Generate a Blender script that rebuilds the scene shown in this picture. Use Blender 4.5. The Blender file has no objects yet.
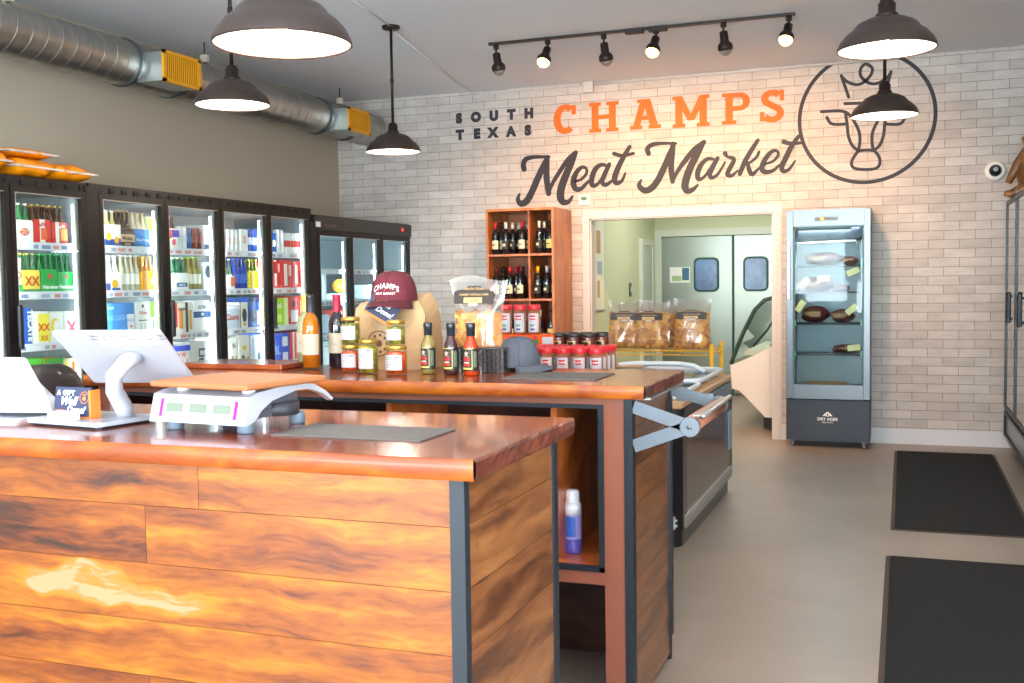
import bpy, math, random
from mathutils import Vector, Matrix
random.seed(7)
SC = bpy.context.scene
COL = SC.collection
PI = math.pi

# ------------------------------------------------------------------ render look
SC.view_settings.view_transform = 'Standard'
SC.view_settings.look = 'None'
SC.view_settings.gamma = 1.0
SC.view_settings.use_curve_mapping = False
SC.view_settings.exposure = 0.0
SC.cycles.max_bounces = 10
SC.cycles.diffuse_bounces = 5
SC.cycles.glossy_bounces = 5
SC.cycles.transmission_bounces = 8
SC.cycles.transparent_max_bounces = 24
SC.cycles.caustics_reflective = False
SC.cycles.caustics_refractive = False
SC.cycles.sample_clamp_indirect = 6.0
SC.cycles.use_denoising = True

# ------------------------------------------------------------------ materials
MATS = {}
def srgb(h):
    h = h.lstrip('#'); c = [int(h[i:i+2], 16)/255 for i in (0, 2, 4)]
    return tuple((v/12.92 if v <= .04045 else ((v+.055)/1.055)**2.4) for v in c) + (1,)

def nodes_of(m):
    m.use_nodes = True
    nt = m.node_tree
    return nt, nt.nodes, nt.links

def mat(name, col, rough=.5, metal=0, coat=0, bump=0, bscale=40, var=0, vscale=3, spec=.5, sub=0, alpha=1, trans=0, ior=1.45):
    if name in MATS: return MATS[name]
    m = bpy.data.materials.new(name); MATS[name] = m
    nt, N, L = nodes_of(m); b = N['Principled BSDF']
    c = srgb(col) if isinstance(col, str) else tuple(col) + (1,)
    b.inputs['Base Color'].default_value = c
    b.inputs['Roughness'].default_value = rough
    b.inputs['Metallic'].default_value = metal
    b.inputs['Coat Weight'].default_value = coat
    b.inputs['Coat Roughness'].default_value = .06
    b.inputs['Specular IOR Level'].default_value = spec
    b.inputs['Transmission Weight'].default_value = trans
    b.inputs['IOR'].default_value = ior
    b.inputs['Alpha'].default_value = alpha
    tc = N.new('ShaderNodeTexCoord')
    if var:
        n = N.new('ShaderNodeTexNoise'); n.inputs['Scale'].default_value = vscale; n.inputs['Detail'].default_value = 5
        L.new(tc.outputs['Object'], n.inputs['Vector'])
        mx = N.new('ShaderNodeMix'); mx.data_type = 'RGBA'; mx.blend_type = 'MULTIPLY'
        rp = N.new('ShaderNodeMapRange'); rp.inputs[1].default_value = .3; rp.inputs[2].default_value = .7
        rp.inputs[3].default_value = 1-var; rp.inputs[4].default_value = 1+var*.4
        L.new(n.outputs['Fac'], rp.inputs[0])
        mx.inputs[0].default_value = 1; mx.inputs[6].default_value = c
        L.new(rp.outputs[0], mx.inputs[7]); L.new(mx.outputs[2], b.inputs['Base Color'])
    if bump:
        n = N.new('ShaderNodeTexNoise'); n.inputs['Scale'].default_value = bscale; n.inputs['Detail'].default_value = 4
        L.new(tc.outputs['Object'], n.inputs['Vector'])
        bp = N.new('ShaderNodeBump'); bp.inputs['Strength'].default_value = bump; bp.inputs['Distance'].default_value = .01
        L.new(n.outputs['Fac'], bp.inputs['Height']); L.new(bp.outputs[0], b.inputs['Normal'])
    return m

def emat(name, col, strength):
    if name in MATS: return MATS[name]
    m = bpy.data.materials.new(name); MATS[name] = m
    nt, N, L = nodes_of(m); b = N['Principled BSDF']
    b.inputs['Base Color'].default_value = srgb(col)
    b.inputs['Emission Color'].default_value = srgb(col)
    b.inputs['Emission Strength'].default_value = strength
    return m

def glass(name, tint='#ffffff', refl=.5, rough=.02, body=0.0, haze=0.0):
    """thin sheet glass or plastic film: straight-through plus a fresnel reflection"""
    if name in MATS: return MATS[name]
    m = bpy.data.materials.new(name); MATS[name] = m
    nt, N, L = nodes_of(m); N.remove(N['Principled BSDF'])
    out = N['Material Output']
    t = N.new('ShaderNodeBsdfTransparent'); t.inputs[0].default_value = srgb(tint)
    g = N.new('ShaderNodeBsdfGlossy'); g.inputs['Roughness'].default_value = rough
    f = N.new('ShaderNodeFresnel'); ge = N.new('ShaderNodeNewGeometry'); io = N.new('ShaderNodeMapRange')
    io.inputs[3].default_value = 1.45; io.inputs[4].default_value = 1/1.45
    L.new(ge.outputs['Backfacing'], io.inputs[0]); L.new(io.outputs[0], f.inputs[0])
    mu = N.new('ShaderNodeMath'); mu.operation = 'MULTIPLY_ADD'; mu.inputs[1].default_value = refl*2; mu.inputs[2].default_value = body
    mu.use_clamp = True
    L.new(f.outputs[0], mu.inputs[0])
    mx = N.new('ShaderNodeMixShader'); L.new(mu.outputs[0], mx.inputs[0])
    L.new(t.outputs[0], mx.inputs[1]); L.new(g.outputs[0], mx.inputs[2])
    if haze:
        df_ = N.new('ShaderNodeBsdfDiffuse'); tl = N.new('ShaderNodeBsdfTranslucent'); m1 = N.new('ShaderNodeMixShader'); m2 = N.new('ShaderNodeMixShader')
        L.new(df_.outputs[0], m1.inputs[1]); L.new(tl.outputs[0], m1.inputs[2]); m2.inputs[0].default_value = haze
        L.new(mx.outputs[0], m2.inputs[1]); L.new(m1.outputs[0], m2.inputs[2]); L.new(m2.outputs[0], out.inputs[0])
    else:
        L.new(mx.outputs[0], out.inputs[0])
    return m

def wood(name, ramp, axis='X', gs=1.0, rough=.35, coat=.3, plank=False, patch=None, stretch=7.0, rays=.5, warp=.35, amp=1.9):
    """figured wood, grain along one object axis; planks read their own tone from the 'pid' attribute"""
    if name in MATS: return MATS[name]
    m = bpy.data.materials.new(name); MATS[name] = m
    nt, N, L = nodes_of(m); b = N['Principled BSDF']
    b.inputs['Roughness'].default_value = rough; b.inputs['Coat Weight'].default_value = coat
    b.inputs['Coat Roughness'].default_value = .05
    tc = N.new('ShaderNodeTexCoord')
    src = tc.outputs['Object']
    if plank:
        at = N.new('ShaderNodeAttribute'); at.attribute_name = 'pid'
        vm = N.new('ShaderNodeVectorMath'); vm.operation = 'MULTIPLY_ADD'
        vm.inputs[1].default_value = (31.7, 17.3, 23.9)
        L.new(at.outputs['Vector'], vm.inputs[0]); L.new(src, vm.inputs[2]); src = vm.outputs[0]
    mp = N.new('ShaderNodeMapping')
    s = {'X': (1, stretch, stretch), 'Y': (stretch, 1, stretch), 'Z': (stretch, stretch, 1)}[axis]
    mp.inputs['Scale'].default_value = tuple(v*gs for v in s)
    # slow warp so the grain lines wander and swirl
    wn = N.new('ShaderNodeTexNoise'); wn.inputs['Scale'].default_value = 2.6*gs; wn.inputs['Detail'].default_value = 2
    L.new(src, wn.inputs['Vector'])
    wa = N.new('ShaderNodeVectorMath'); wa.operation = 'MULTIPLY_ADD'; wa.inputs[1].default_value = (warp/gs, warp/gs, warp/gs)
    L.new(wn.outputs['Color'], wa.inputs[0]); L.new(src, wa.inputs[2])
    L.new(wa.outputs[0], mp.inputs['Vector'])
    n1 = N.new('ShaderNodeTexNoise'); n1.inputs['Scale'].default_value = 1.0; n1.inputs['Detail'].default_value = 7
    n1.inputs['Roughness'].default_value = .55; n1.inputs['Distortion'].default_value = .3
    L.new(mp.outputs[0], n1.inputs['Vector'])
    n2 = N.new('ShaderNodeTexNoise'); n2.inputs['Scale'].default_value = 6.0; n2.inputs['Detail'].default_value = 5
    L.new(mp.outputs[0], n2.inputs['Vector'])
    mi = N.new('ShaderNodeMath'); mi.operation = 'MULTIPLY_ADD'; mi.inputs[1].default_value = .35*rays*2
    L.new(n2.outputs['Fac'], mi.inputs[0])
    sc = N.new('ShaderNodeMath'); sc.operation = 'MULTIPLY_ADD'; sc.inputs[1].default_value = amp; sc.inputs[2].default_value = .5-amp*.56+.0-.175*rays*2+.02
    L.new(n1.outputs['Fac'], sc.inputs[0]); L.new(sc.outputs[0], mi.inputs[2])
    fac = mi.outputs[0]
    if plank:
        ad = N.new('ShaderNodeMath'); ad.operation = 'MULTIPLY_ADD'; ad.inputs[1].default_value = .42; ad.inputs[2].default_value = -.21
        L.new(at.outputs['Fac'], ad.inputs[0])
        a2 = N.new('ShaderNodeMath'); a2.operation = 'ADD'; L.new(ad.outputs[0], a2.inputs[0]); L.new(fac, a2.inputs[1]); fac = a2.outputs[0]
    if patch:
        # one pale sapwood figure in the board, at its own place
        (cx, cz, rx, rz) = patch
        m2 = N.new('ShaderNodeMapping'); m2.vector_type = 'TEXTURE'
        m2.inputs['Location'].default_value = (cx, 0, cz); m2.inputs['Scale'].default_value = (rx, 99, rz)
        m2.inputs['Rotation'].default_value = (0, .07, 0)
        wb_ = N.new('ShaderNodeVectorMath'); wb_.operation = 'MULTIPLY_ADD'; wb_.inputs[1].default_value = (.25, .25, .16)
        L.new(wn.outputs['Color'], wb_.inputs[0]); L.new(tc.outputs['Object'], wb_.inputs[2]); L.new(wb_.outputs[0], m2.inputs['Vector'])
        # undo the mean offset of the warp
        m2.inputs['Location'].default_value = (cx+.125, 0, cz+.08)
        le = N.new('ShaderNodeVectorMath'); le.operation = 'LENGTH'; L.new(m2.outputs[0], le.inputs[0])
        mr = N.new('ShaderNodeMapRange'); mr.inputs[1].default_value = .7; mr.inputs[2].default_value = 1.1
        mr.inputs[3].default_value = .34; mr.inputs[4].default_value = 0
        L.new(le.outputs['Value'], mr.inputs[0])
        a3 = N.new('ShaderNodeMath'); a3.operation = 'ADD'; L.new(mr.outputs[0], a3.inputs[0]); L.new(fac, a3.inputs[1]); fac = a3.outputs[0]
    cr = N.new('ShaderNodeValToRGB'); e = cr.color_ramp.elements
    e[0].position = ramp[0][0]; e[0].color = srgb(ramp[0][1]); e[1].position = ramp[-1][0]; e[1].color = srgb(ramp[-1][1])
    for p, c in ramp[1:-1]:
        k = e.new(p); k.color = srgb(c)
    L.new(fac, cr.inputs[0]); L.new(cr.outputs[0], b.inputs['Base Color'])
    bp = N.new('ShaderNodeBump'); bp.inputs['Strength'].default_value = .03; bp.inputs['Distance'].default_value = .004
    L.new(n2.outputs['Fac'], bp.inputs['Height']); L.new(bp.outputs[0], b.inputs['Normal'])
    return m

# ------------------------------------------------------------------ mesh builder
def frame(origin, right, up):
    r = Vector(right).normalized(); u = Vector(up).normalized(); n = r.cross(u)
    M = Matrix.Identity(4)
    for i in range(3):
        M[i][0] = r[i]; M[i][1] = u[i]; M[i][2] = n[i]; M[i][3] = origin[i]
    return M

_TXT = {}
def text_geo(s, size, bold, spacing, shear, align, line=1.0):
    key = (s, size, bold, spacing, shear, align, line)
    if key in _TXT: return _TXT[key]
    cu = bpy.data.curves.new('t', 'FONT'); cu.body = s; cu.size = size; cu.offset = bold*size; cu.space_character = spacing
    cu.shear = shear; cu.align_x = align; cu.resolution_u = 3; cu.space_line = line
    o = bpy.data.objects.new('t', cu); COL.objects.link(o)
    dg = bpy.context.evaluated_depsgraph_get(); dg.update()
    me = o.evaluated_get(dg).to_mesh()
    g = ([tuple(v.co) for v in me.vertices], [tuple(p.vertices) for p in me.polygons])
    o.evaluated_get(dg).to_mesh_clear()
    bpy.data.objects.remove(o); bpy.data.curves.remove(cu)
    _TXT[key] = g
    return g

class MB:
    def __init__(s, M=None):
        s.v = []; s.f = []; s.m = []; s.sm = []; s.mats = []; s.M = M; s.pid = []
        s.cur = 0.0
    def mi(s, m):
        if m not in s.mats: s.mats.append(m)
        return s.mats.index(m)
    def add(s, vs, fs, m, smooth=False, M=None):
        b = len(s.v)
        for p in vs:
            p = Vector(p)
            if M is not None: p = M @ p
            if s.M is not None: p = s.M @ p
            s.v.append(tuple(p))
        i = s.mi(m)
        for f in fs:
            s.f.append(tuple(b+k for k in f)); s.m.append(i); s.sm.append(smooth); s.pid.append(s.cur)
        return s
    def box(s, x0, x1, y0, y1, z0, z1, m, M=None, bev=0):
        if x0 > x1: x0, x1 = x1, x0
        if y0 > y1: y0, y1 = y1, y0
        if z0 > z1: z0, z1 = z1, z0
        if bev <= 0:
            vs = [(x, y, z) for z in (z0, z1) for y in (y0, y1) for x in (x0, x1)]
            return s.add(vs, [(0, 2, 3, 1), (4, 5, 7, 6), (0, 1, 5, 4), (2, 6, 7, 3), (0, 4, 6, 2), (1, 3, 7, 5)], m, False, M)
        b = min(bev, (x1-x0)/2.01, (y1-y0)/2.01, (z1-z0)/2.01)
        def ring(x0, x1, y0, y1, z, c):
            return [(x0+c, y0, z), (x1-c, y0, z), (x1, y0+c, z), (x1, y1-c, z), (x1-c, y1, z), (x0+c, y1, z), (x0, y1-c, z), (x0, y0+c, z)]
        vs = ring(x0+b, x1-b, y0+b, y1-b, z0, 0.0001) + ring(x0, x1, y0, y1, z0+b, b) + ring(x0, x1, y0, y1, z1-b, b) + ring(x0+b, x1-b, y0+b, y1-b, z1, 0.0001)
        fs = [tuple(range(7, -1, -1))]
        for k in range(3):
            for i in range(8):
                j = (i+1) % 8; fs.append((k*8+i, k*8+j, (k+1)*8+j, (k+1)*8+i))
        fs.append(tuple(24+i for i in range(8)))
        return s.add(vs, fs, m, False, M)
    def lathe(s, prof, m, n=24, M=None, c=(0, 0, 0), smooth=True, cap=True):
        vs = []; fs = []
        for r, z in prof:
            for i in range(n):
                a = 2*PI*i/n; vs.append((c[0]+r*math.cos(a), c[1]+r*math.sin(a), c[2]+z))
        for k in range(len(prof)-1):
            for i in range(n):
                j = (i+1) % n; fs.append((k*n+i, k*n+j, (k+1)*n+j, (k+1)*n+i))
        if cap:
            if prof[0][0] > 1e-4: fs.append(tuple(range(n-1, -1, -1)))
            if prof[-1][0] > 1e-4: fs.append(tuple((len(prof)-1)*n+i for i in range(n)))
        return s.add(vs, fs, m, smooth, M)
    def cyl(s, p0, p1, r, m, n=12, r1=None, smooth=True):
        return s.tube([p0, p1], r, m, n, r1=r1, smooth=smooth)
    def tube(s, pts, r, m, n=10, r1=None, smooth=True, closed=False):
        pts = [Vector(p) for p in pts]; k = len(pts)
        rs = r if isinstance(r, (list, tuple)) else [r + ((r1 if r1 is not None else r)-r)*i/(k-1) for i in range(k)]
        vs = []; fs = []; up = None
        for i, p in enumerate(pts):
            if closed: t = pts[(i+1) % k]-pts[i-1]
            else: t = pts[min(i+1, k-1)]-pts[max(i-1, 0)]
            t.normalize()
            if up is None:
                up = Vector((0, 0, 1)) if abs(t.z) < .9 else Vector((1, 0, 0))
            a = up-t*up.dot(t); a.normalize(); b = t.cross(a); up = a
            for j in range(n):
                w = 2*PI*j/n; vs.append(tuple(p+(a*math.cos(w)+b*math.sin(w))*rs[i]))
        for i in range(k if closed else k-1):
            i2 = (i+1) % k
            for j in range(n):
                j2 = (j+1) % n; fs.append((i*n+j, i*n+j2, i2*n+j2, i2*n+j))
        if not closed:
            fs.append(tuple(range(n-1, -1, -1))); fs.append(tuple((k-1)*n+j for j in range(n)))
        return s.add(vs, fs, m, smooth)
    def prism(s, poly, d0, d1, m, M=None, smooth=False):
        """polygon in local xy, extruded along local z from d0 to d1"""
        n = len(poly)
        vs = [(x, y, d0) for x, y in poly] + [(x, y, d1) for x, y in poly]
        fs = [tuple(range(n-1, -1, -1)), tuple(range(n, 2*n))]
        for i in range(n):
            j = (i+1) % n; fs.append((i, j, n+j, n+i))
        return s.add(vs, fs, m, smooth, M)
    def text(s, t, size, m, M, bold=.015, spacing=1.0, shear=0.0, align='CENTER', line=1.0, sx=1.0):
        vs, fs = text_geo(t, size, bold, spacing, shear, align, line)
        return s.add([(x*sx, y, 0) for x, y, z in vs], fs, m, False, M)
    def disc(s, r, m, M, n=24, r0=0.0, sy=1.0):
        if r0 <= 0:
            return s.add([(r*math.cos(2*PI*i/n), sy*r*math.sin(2*PI*i/n), 0) for i in range(n)], [tuple(range(n))], m, False, M)
        vs = [(q*math.cos(2*PI*i/n), sy*q*math.sin(2*PI*i/n), 0) for q in (r0, r) for i in range(n)]
        return s.add(vs, [(i, (i+1) % n, n+(i+1) % n, n+i) for i in range(n)], m, False, M)
    def rect(s, x0, x1, y0, y1, m, M):
        return s.add([(x0, y0, 0), (x1, y0, 0), (x1, y1, 0), (x0, y1, 0)], [(0, 1, 2, 3)], m, False, M)
    def sphere(s, c, r, m, n=16, k=10, sc=(1, 1, 1)):
        prof = [(max(1e-5, r*math.sin(PI*i/k)), -r*math.cos(PI*i/k)) for i in range(k+1)]
        M = Matrix.Translation(c) @ Matrix.Diagonal((sc[0], sc[1], sc[2], 1))
        return s.lathe(prof, m, n, M=M, cap=False)
    def surf(s, rows, m, smooth=True, closed_u=False, flip=False):
        """grid of points rows[v][u]"""
        nu = len(rows[0]); vs = [p for r in rows for p in r]; fs = []
        for v in range(len(rows)-1):
            for u in range(nu if closed_u else nu-1):
                u2 = (u+1) % nu; q = (v*nu+u, v*nu+u2, (v+1)*nu+u2, (v+1)*nu+u)
                fs.append(q[::-1] if flip else q)
        return s.add(vs, fs, m, smooth)
    def build(s, name, parent=None, label=None, bevel=0, solid=0, subsurf=0):
        me = bpy.data.meshes.new(name); me.from_pydata(s.v, [], s.f)
        for m in s.mats: me.materials.append(m)
        me.polygons.foreach_set('material_index', s.m); me.polygons.foreach_set('use_smooth', s.sm)
        if any(s.pid):
            at = me.attributes.new('pid', 'FLOAT', 'FACE'); at.data.foreach_set('value', s.pid)
        me.update()
        o = bpy.data.objects.new(name, me); COL.objects.link(o)
        if parent is not None: o.parent = parent
        if label: o['label'] = label
        if solid:
            md = o.modifiers.new('s', 'SOLIDIFY'); md.thickness = solid; md.offset = 0
        if subsurf:
            md = o.modifiers.new('ss', 'SUBSURF'); md.levels = subsurf; md.render_levels = subsurf
        if bevel:
            md = o.modifiers.new('b', 'BEVEL'); md.width = bevel; md.segments = 2; md.limit_method = 'ANGLE'
        return o

def tag(o, label, cat, group=None):
    o['label'] = label; o['category'] = cat
    if group: o['group'] = group
    return o
def thing(name, label, cat, loc=(0, 0, 0), rz=0.0, group=None):
    o = bpy.data.objects.new(name, None); COL.objects.link(o); o.empty_display_size = .1
    o.location = loc; o.rotation_euler = (0, 0, rz)
    return tag(o, label, cat, group)
def structure(o):
    o['kind'] = 'structure'; return o
def dup(root, loc, rz=None, label=None, group=None):
    r = root.copy(); COL.objects.link(r); r.location = loc
    if rz is not None: r.rotation_euler = (0, 0, rz)
    if label: r['label'] = label
    if group: r['group'] = group
    for ch in list(root.children):
        c = ch.copy(); COL.objects.link(c); c.parent = r
        for g in list(ch.children):
            d = g.copy(); COL.objects.link(d); d.parent = c
    return r
def pt(*a): return Vector(a)
def X_FACE(x, y, z):   # a frame on a face looking to +X
    return frame((x, y, z), (0, 1, 0), (0, 0, 1))
def Y_FACE(x, y, z):   # a frame on a face looking to -Y (towards the customer)
    return frame((x, y, z), (1, 0, 0), (0, 0, 1))

# ================================================================== camera
CAM_H = 1.45
cam = bpy.data.cameras.new('camera'); co = bpy.data.objects.new('camera', cam); COL.objects.link(co)
_yaw, _pitch, _roll = 0.356091493, 0.0548915, -0.01449491
_f = Vector((-math.sin(_yaw)*math.cos(_pitch), math.cos(_yaw)*math.cos(_pitch), -math.sin(_pitch)))
_r0 = Vector((math.cos(_yaw), math.sin(_yaw), 0)); _u0 = _r0.cross(_f)
_r = _r0*math.cos(_roll)+_u0*math.sin(_roll); _u = -_r0*math.sin(_roll)+_u0*math.cos(_roll)
Mc = Matrix.Identity(4)
for i in range(3):
    Mc[i][0] = _r[i]; Mc[i][1] = _u[i]; Mc[i][2] = -_f[i]
Mc.translation = Vector((0, 0, CAM_H))
co.matrix_world = Mc
cam.sensor_width = 36; cam.lens = 36*1052.93/1024; cam.clip_start = .05; cam.clip_end = 200
SC.camera = co

# ================================================================== room
XL, XR, YF, YB, ZC = -5.54, 1.62, -4.6, 9.774, 3.356
M_tan = mat('wall_paint_greige', '#b8aa97', .85, bump=.05, bscale=60)
M_ceil = mat('ceiling_white_paint', '#e6e8ee', .9, bump=.08, bscale=25, var=.03, vscale=.7)
M_white = mat('white_trim_paint', '#c9c4c2', .45)
M_base = mat('baseboard_white', '#d0d0d4', .5)

def brick_material():
    m = bpy.data.materials.new('whitewashed_brick_tile'); nt, N, L = nodes_of(m); b = N['Principled BSDF']
    tc = N.new('ShaderNodeTexCoord'); sp = N.new('ShaderNodeSeparateXYZ'); cb = N.new('ShaderNodeCombineXYZ')
    L.new(tc.outputs['Object'], sp.inputs[0]); 
    ax = N.new('ShaderNodeMath'); ax.operation = 'ADD'; ax.inputs[1].default_value = 0.1725+.248*40
    az = N.new('ShaderNodeMath'); az.operation = 'ADD'; az.inputs[1].default_value = 0.0137
    L.new(sp.outputs[0], ax.inputs[0]); L.new(sp.outputs[2], az.inputs[0])
    L.new(ax.outputs[0], cb.inputs[0]); L.new(az.outputs[0], cb.inputs[1])
    br = N.new('ShaderNodeTexBrick'); br.offset = .5; br.offset_frequency = 2; br.squash = 1
    br.inputs['Scale'].default_value = 1; br.inputs['Brick Width'].default_value = .248; br.inputs['Row Height'].default_value = .0777
    br.inputs['Mortar Size'].default_value = .0028; br.inputs['Mortar Smooth'].default_value = .3; br.inputs['Bias'].default_value = .0
    br.inputs['Color1'].default_value = srgb('#c6beb8'); br.inputs['Color2'].default_value = srgb('#b6ada6')
    br.inputs['Mortar'].default_value = srgb('#85786f')
    L.new(cb.outputs[0], br.inputs['Vector'])
    n = N.new('ShaderNodeTexNoise'); n.inputs['Scale'].default_value = 5; n.inputs['Detail'].default_value = 7; n.inputs['Roughness'].default_value = .65
    mp = N.new('ShaderNodeMapping'); mp.inputs['Scale'].default_value = (1, 1, 2.6); L.new(tc.outputs['Object'], mp.inputs[0]); L.new(mp.outputs[0], n.inputs['Vector'])
    rp = N.new('ShaderNodeMapRange'); rp.inputs[1].default_value = .35; rp.inputs[2].default_value = .65; rp.inputs[3].default_value = .88; rp.inputs[4].default_value = 1.06
    L.new(n.outputs['Fac'], rp.inputs[0])
    mx = N.new('ShaderNodeMix'); mx.data_type = 'RGBA'; mx.blend_type = 'MULTIPLY'; mx.inputs[0].default_value = 1
    L.new(br.outputs['Color'], mx.inputs[6]); L.new(rp.outputs[0], mx.inputs[7]); L.new(mx.outputs[2], b.inputs['Base Color'])
    bp = N.new('ShaderNodeBump'); bp.inputs['Strength'].default_value = .35; bp.inputs['Distance'].default_value = .004; bp.invert = True
    L.new(br.outputs['Fac'], bp.inputs['Height']); L.new(bp.outputs[0], b.inputs['Normal'])
    b.inputs['Roughness'].default_value = .6
    return m
M_brick = brick_material()

def floor_material():
    m = bpy.data.materials.new('sealed_beige_concrete'); nt, N, L = nodes_of(m); b = N['Principled BSDF']
    tc = N.new('ShaderNodeTexCoord')
    n = N.new('ShaderNodeTexNoise'); n.inputs['Scale'].default_value = 1.3; n.inputs['Detail'].default_value = 8; n.inputs['Roughness'].default_value = .6
    L.new(tc.outputs['Object'], n.inputs['Vector'])
    cr = N.new('ShaderNodeValToRGB'); e = cr.color_ramp.elements
    e[0].position = .3; e[0].color = srgb('#8d8074'); e[1].position = .7; e[1].color = srgb('#9c8f83')
    L.new(n.outputs['Fac'], cr.inputs[0]); L.new(cr.outputs[0], b.inputs['Base Color'])
    b.inputs['Roughness'].default_value = .42; b.inputs['Coat Weight'].default_value = .15; b.inputs['Coat Roughness'].default_value = .25
    return m
M_floor = floor_material()

T = .14
structure(MB().box(XL-T, XR+T, YF-T, 15.2, -.1, 0, M_floor).build('floor'))
structure(MB().box(XL-T, XR+T, YF-T, YB+.12, ZC, ZC+.1, M_ceil).build('ceiling'))
structure(MB().box(XL-T, XL, YF-T, YB+.12, 0, ZC, M_tan).build('wall_left'))
structure(MB().box(XR, XR+T, 4.6, YB+.12, 0, ZC, M_tan).box(XR, XR+T, YF-T, -4.0, 0, ZC, M_tan).box(XR, XR+T, -4.0, 1.6, 2.75, ZC, M_tan).box(XR, XR+T, -4.0, 1.6, 0, .3, M_tan).box(XR, XR+T, -1.3, -1.1, .3, 2.75, M_tan).box(XR, XR+T, 1.6, 4.6, 0, ZC, M_tan).build('wall_right'))
# brick wall with the doorway opening
DX0, DX1, DZ = -2.82, -1.10, 2.06
wb = MB().box(XL, DX0, YB, YB+.12, 0, ZC, M_brick).box(DX1, XR, YB, YB+.12, 0, ZC, M_brick).box(DX0, DX1, YB, YB+.12, DZ, ZC, M_brick)
structure(wb.build('wall_back'))
# storefront wall behind the photographer: a sill, piers and a head around three big windows
M_alu = mat('dark_bronze_aluminium', '#3a3632', .4, .6)
M_pane = glass('storefront_glass', '#f6fbfa', .5)
wf = MB().box(XL, XR, YF-T, YF, 2.75, ZC, M_tan).box(XL, XR, YF-T, YF, 0, .3, M_tan)
for x0, x1 in ((XL, XL+.25), (-3.3, -3.1), (-1.1, -.9), (XR-.25, XR)):
    wf.box(x0, x1, YF-T, YF, .3, 2.75, M_tan)
structure(wf.build('wall_front'))
for i, (x0, x1) in enumerate(((XL+.25, -3.3), (-3.1, -1.1), (-.9, XR-.25))):
    w = structure(MB().box(x0, x1, YF-.08, YF-.072, .3, 2.75, M_pane).build('window_%d' % (i+1)))
    fr = MB()
    for a, b_, c, d in ((x0, x0+.06, .3, 2.75), (x1-.06, x1, .3, 2.75), (x0, x1, .3, .36), (x0, x1, 2.69, 2.75)):
        fr.box(a, b_, YF-.12, YF-.03, c, d, M_alu)
    fr.build('window_frame', w)
for i, (y0, y1) in enumerate(((-4.0, -1.3), (-1.1, 1.6))):  # unseen right-hand windows, added to brighten the left wall and coolers
    w = structure(MB().box(XR+.072, XR+.08, y0, y1, .3, 2.75, M_pane).build('window_%d' % (i+4)))
    MB().box(XR+.03, XR+.12, y0, y0+.06, .3, 2.75, M_alu).box(XR+.03, XR+.12, y1-.06, y1, .3, 2.75, M_alu).box(XR+.03, XR+.12, y0, y1, .3, .36, M_alu).box(XR+.03, XR+.12, y0, y1, 2.69, 2.75, M_alu).build('window_frame', w)
# baseboards
structure(MB().box(XL, DX0-.07, YB-.014, YB, 0, .138, M_base).box(DX1+.07, XR, YB-.014, YB, 0, .138, M_base).build('baseboard_back'))
structure(MB().box(XL, XL+.014, YF, YB-.014, 0, .138, M_base).build('baseboard_left'))
structure(MB().box(XR-.014, XR, YF, YB-.014, 0, .138, M_base).build('baseboard_right'))
# doorway casing (stepped profile) and lining
ct = MB()
for (a, w, d) in ((0, .075, .012), (.012, .06, .02), (.03, .03, .026)):
    ct.box(DX0-w-.0 if a == 0 else DX0-w-0.0, DX0-a*0, YB-d, YB, 0, DZ+w, M_white)
    ct.box(DX1, DX1+w, YB-d, YB, 0, DZ+w, M_white)
    ct.box(DX0, DX1, YB-d, YB, DZ, DZ+w, M_white)
ct.box(DX0-.001, DX0+.015, YB-.01, YB+.13, 0, DZ, M_white).box(DX1-.015, DX1+.001, YB-.01, YB+.13, 0, DZ, M_white).box(DX0, DX1, YB-.01, YB+.13, DZ-.015, DZ, M_white)
structure(ct.build('trim_1'))

# outside ground so that the windows look out on something
structure(MB().box(-30, 30, -40, YF-T, -.12, -.02, mat('asphalt', '#8d8b88', .9, bump=.3)).box(XR+T, 30, YF-T, 30, -.12, -.02, mat('asphalt', '#8d8b88', .9, bump=.3)).build('ground_outside'))
og = MB().box(-30, 30, -17, -12, -.02, .03, mat('verge_grass', '#5f8a3a', .95, bump=.6, bscale=60)).build('roadside_grass')
og['kind'] = 'structure'

# ---- back room behind the doorway
M_green = mat('pale_green_paint', '#c3c9a6', .7)
M_greenw = mat('pale_grey_trim', '#cdd3c4', .6)
RX0, RX1, RY = -3.0, 1.0, 13.4
structure(MB().box(RX0-.12, RX0, YB+.12, RY+.12, 0, 3.0, M_green).build('wall_backroom_left'))
structure(MB().box(RX1, RX1+.12, YB+.12, RY+.12, 0, 3.0, M_green).build('wall_backroom_right'))
DDX0, DDX1, DDZ = -2.93, -1.1, 2.02
structure(MB().box(RX0, DDX0, RY, RY+.12, 0, 3.0, M_green).box(DDX1, RX1, RY, RY+.12, 0, 3.0, M_green).box(DDX0, DDX1, RY, RY+.12, DDZ, 3.0, M_green).build('wall_backroom_far'))
structure(MB().box(RX0-.12, RX1+.12, RY+.12, RY+.2, 0, 3.1, M_green).build('sky_block_behind_doors'))  # added slab, blocks bright sky that showed through the door gaps
structure(MB().box(RX0-.12, RX1+.12, YB+.12, RY+.12, 3.0, 3.1, M_ceil).build('ceiling_backroom'))
# header trim over the swing doors, cased with a darker gap
t2 = MB().box(RX0, DDX1+.08, RY-.03, RY, DDZ+.0, DDZ+.09, M_greenw).box(RX0, DDX0+.02, RY-.03, RY, 0, DDZ, M_greenw).box(DDX1, DDX1+.08, RY-.03, RY, 0, DDZ, M_greenw)
t2.box(RX0, RX1, RY-.012, RY, 2.34, 2.36, M_greenw)
structure(t2.build('trim_2'))
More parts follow.
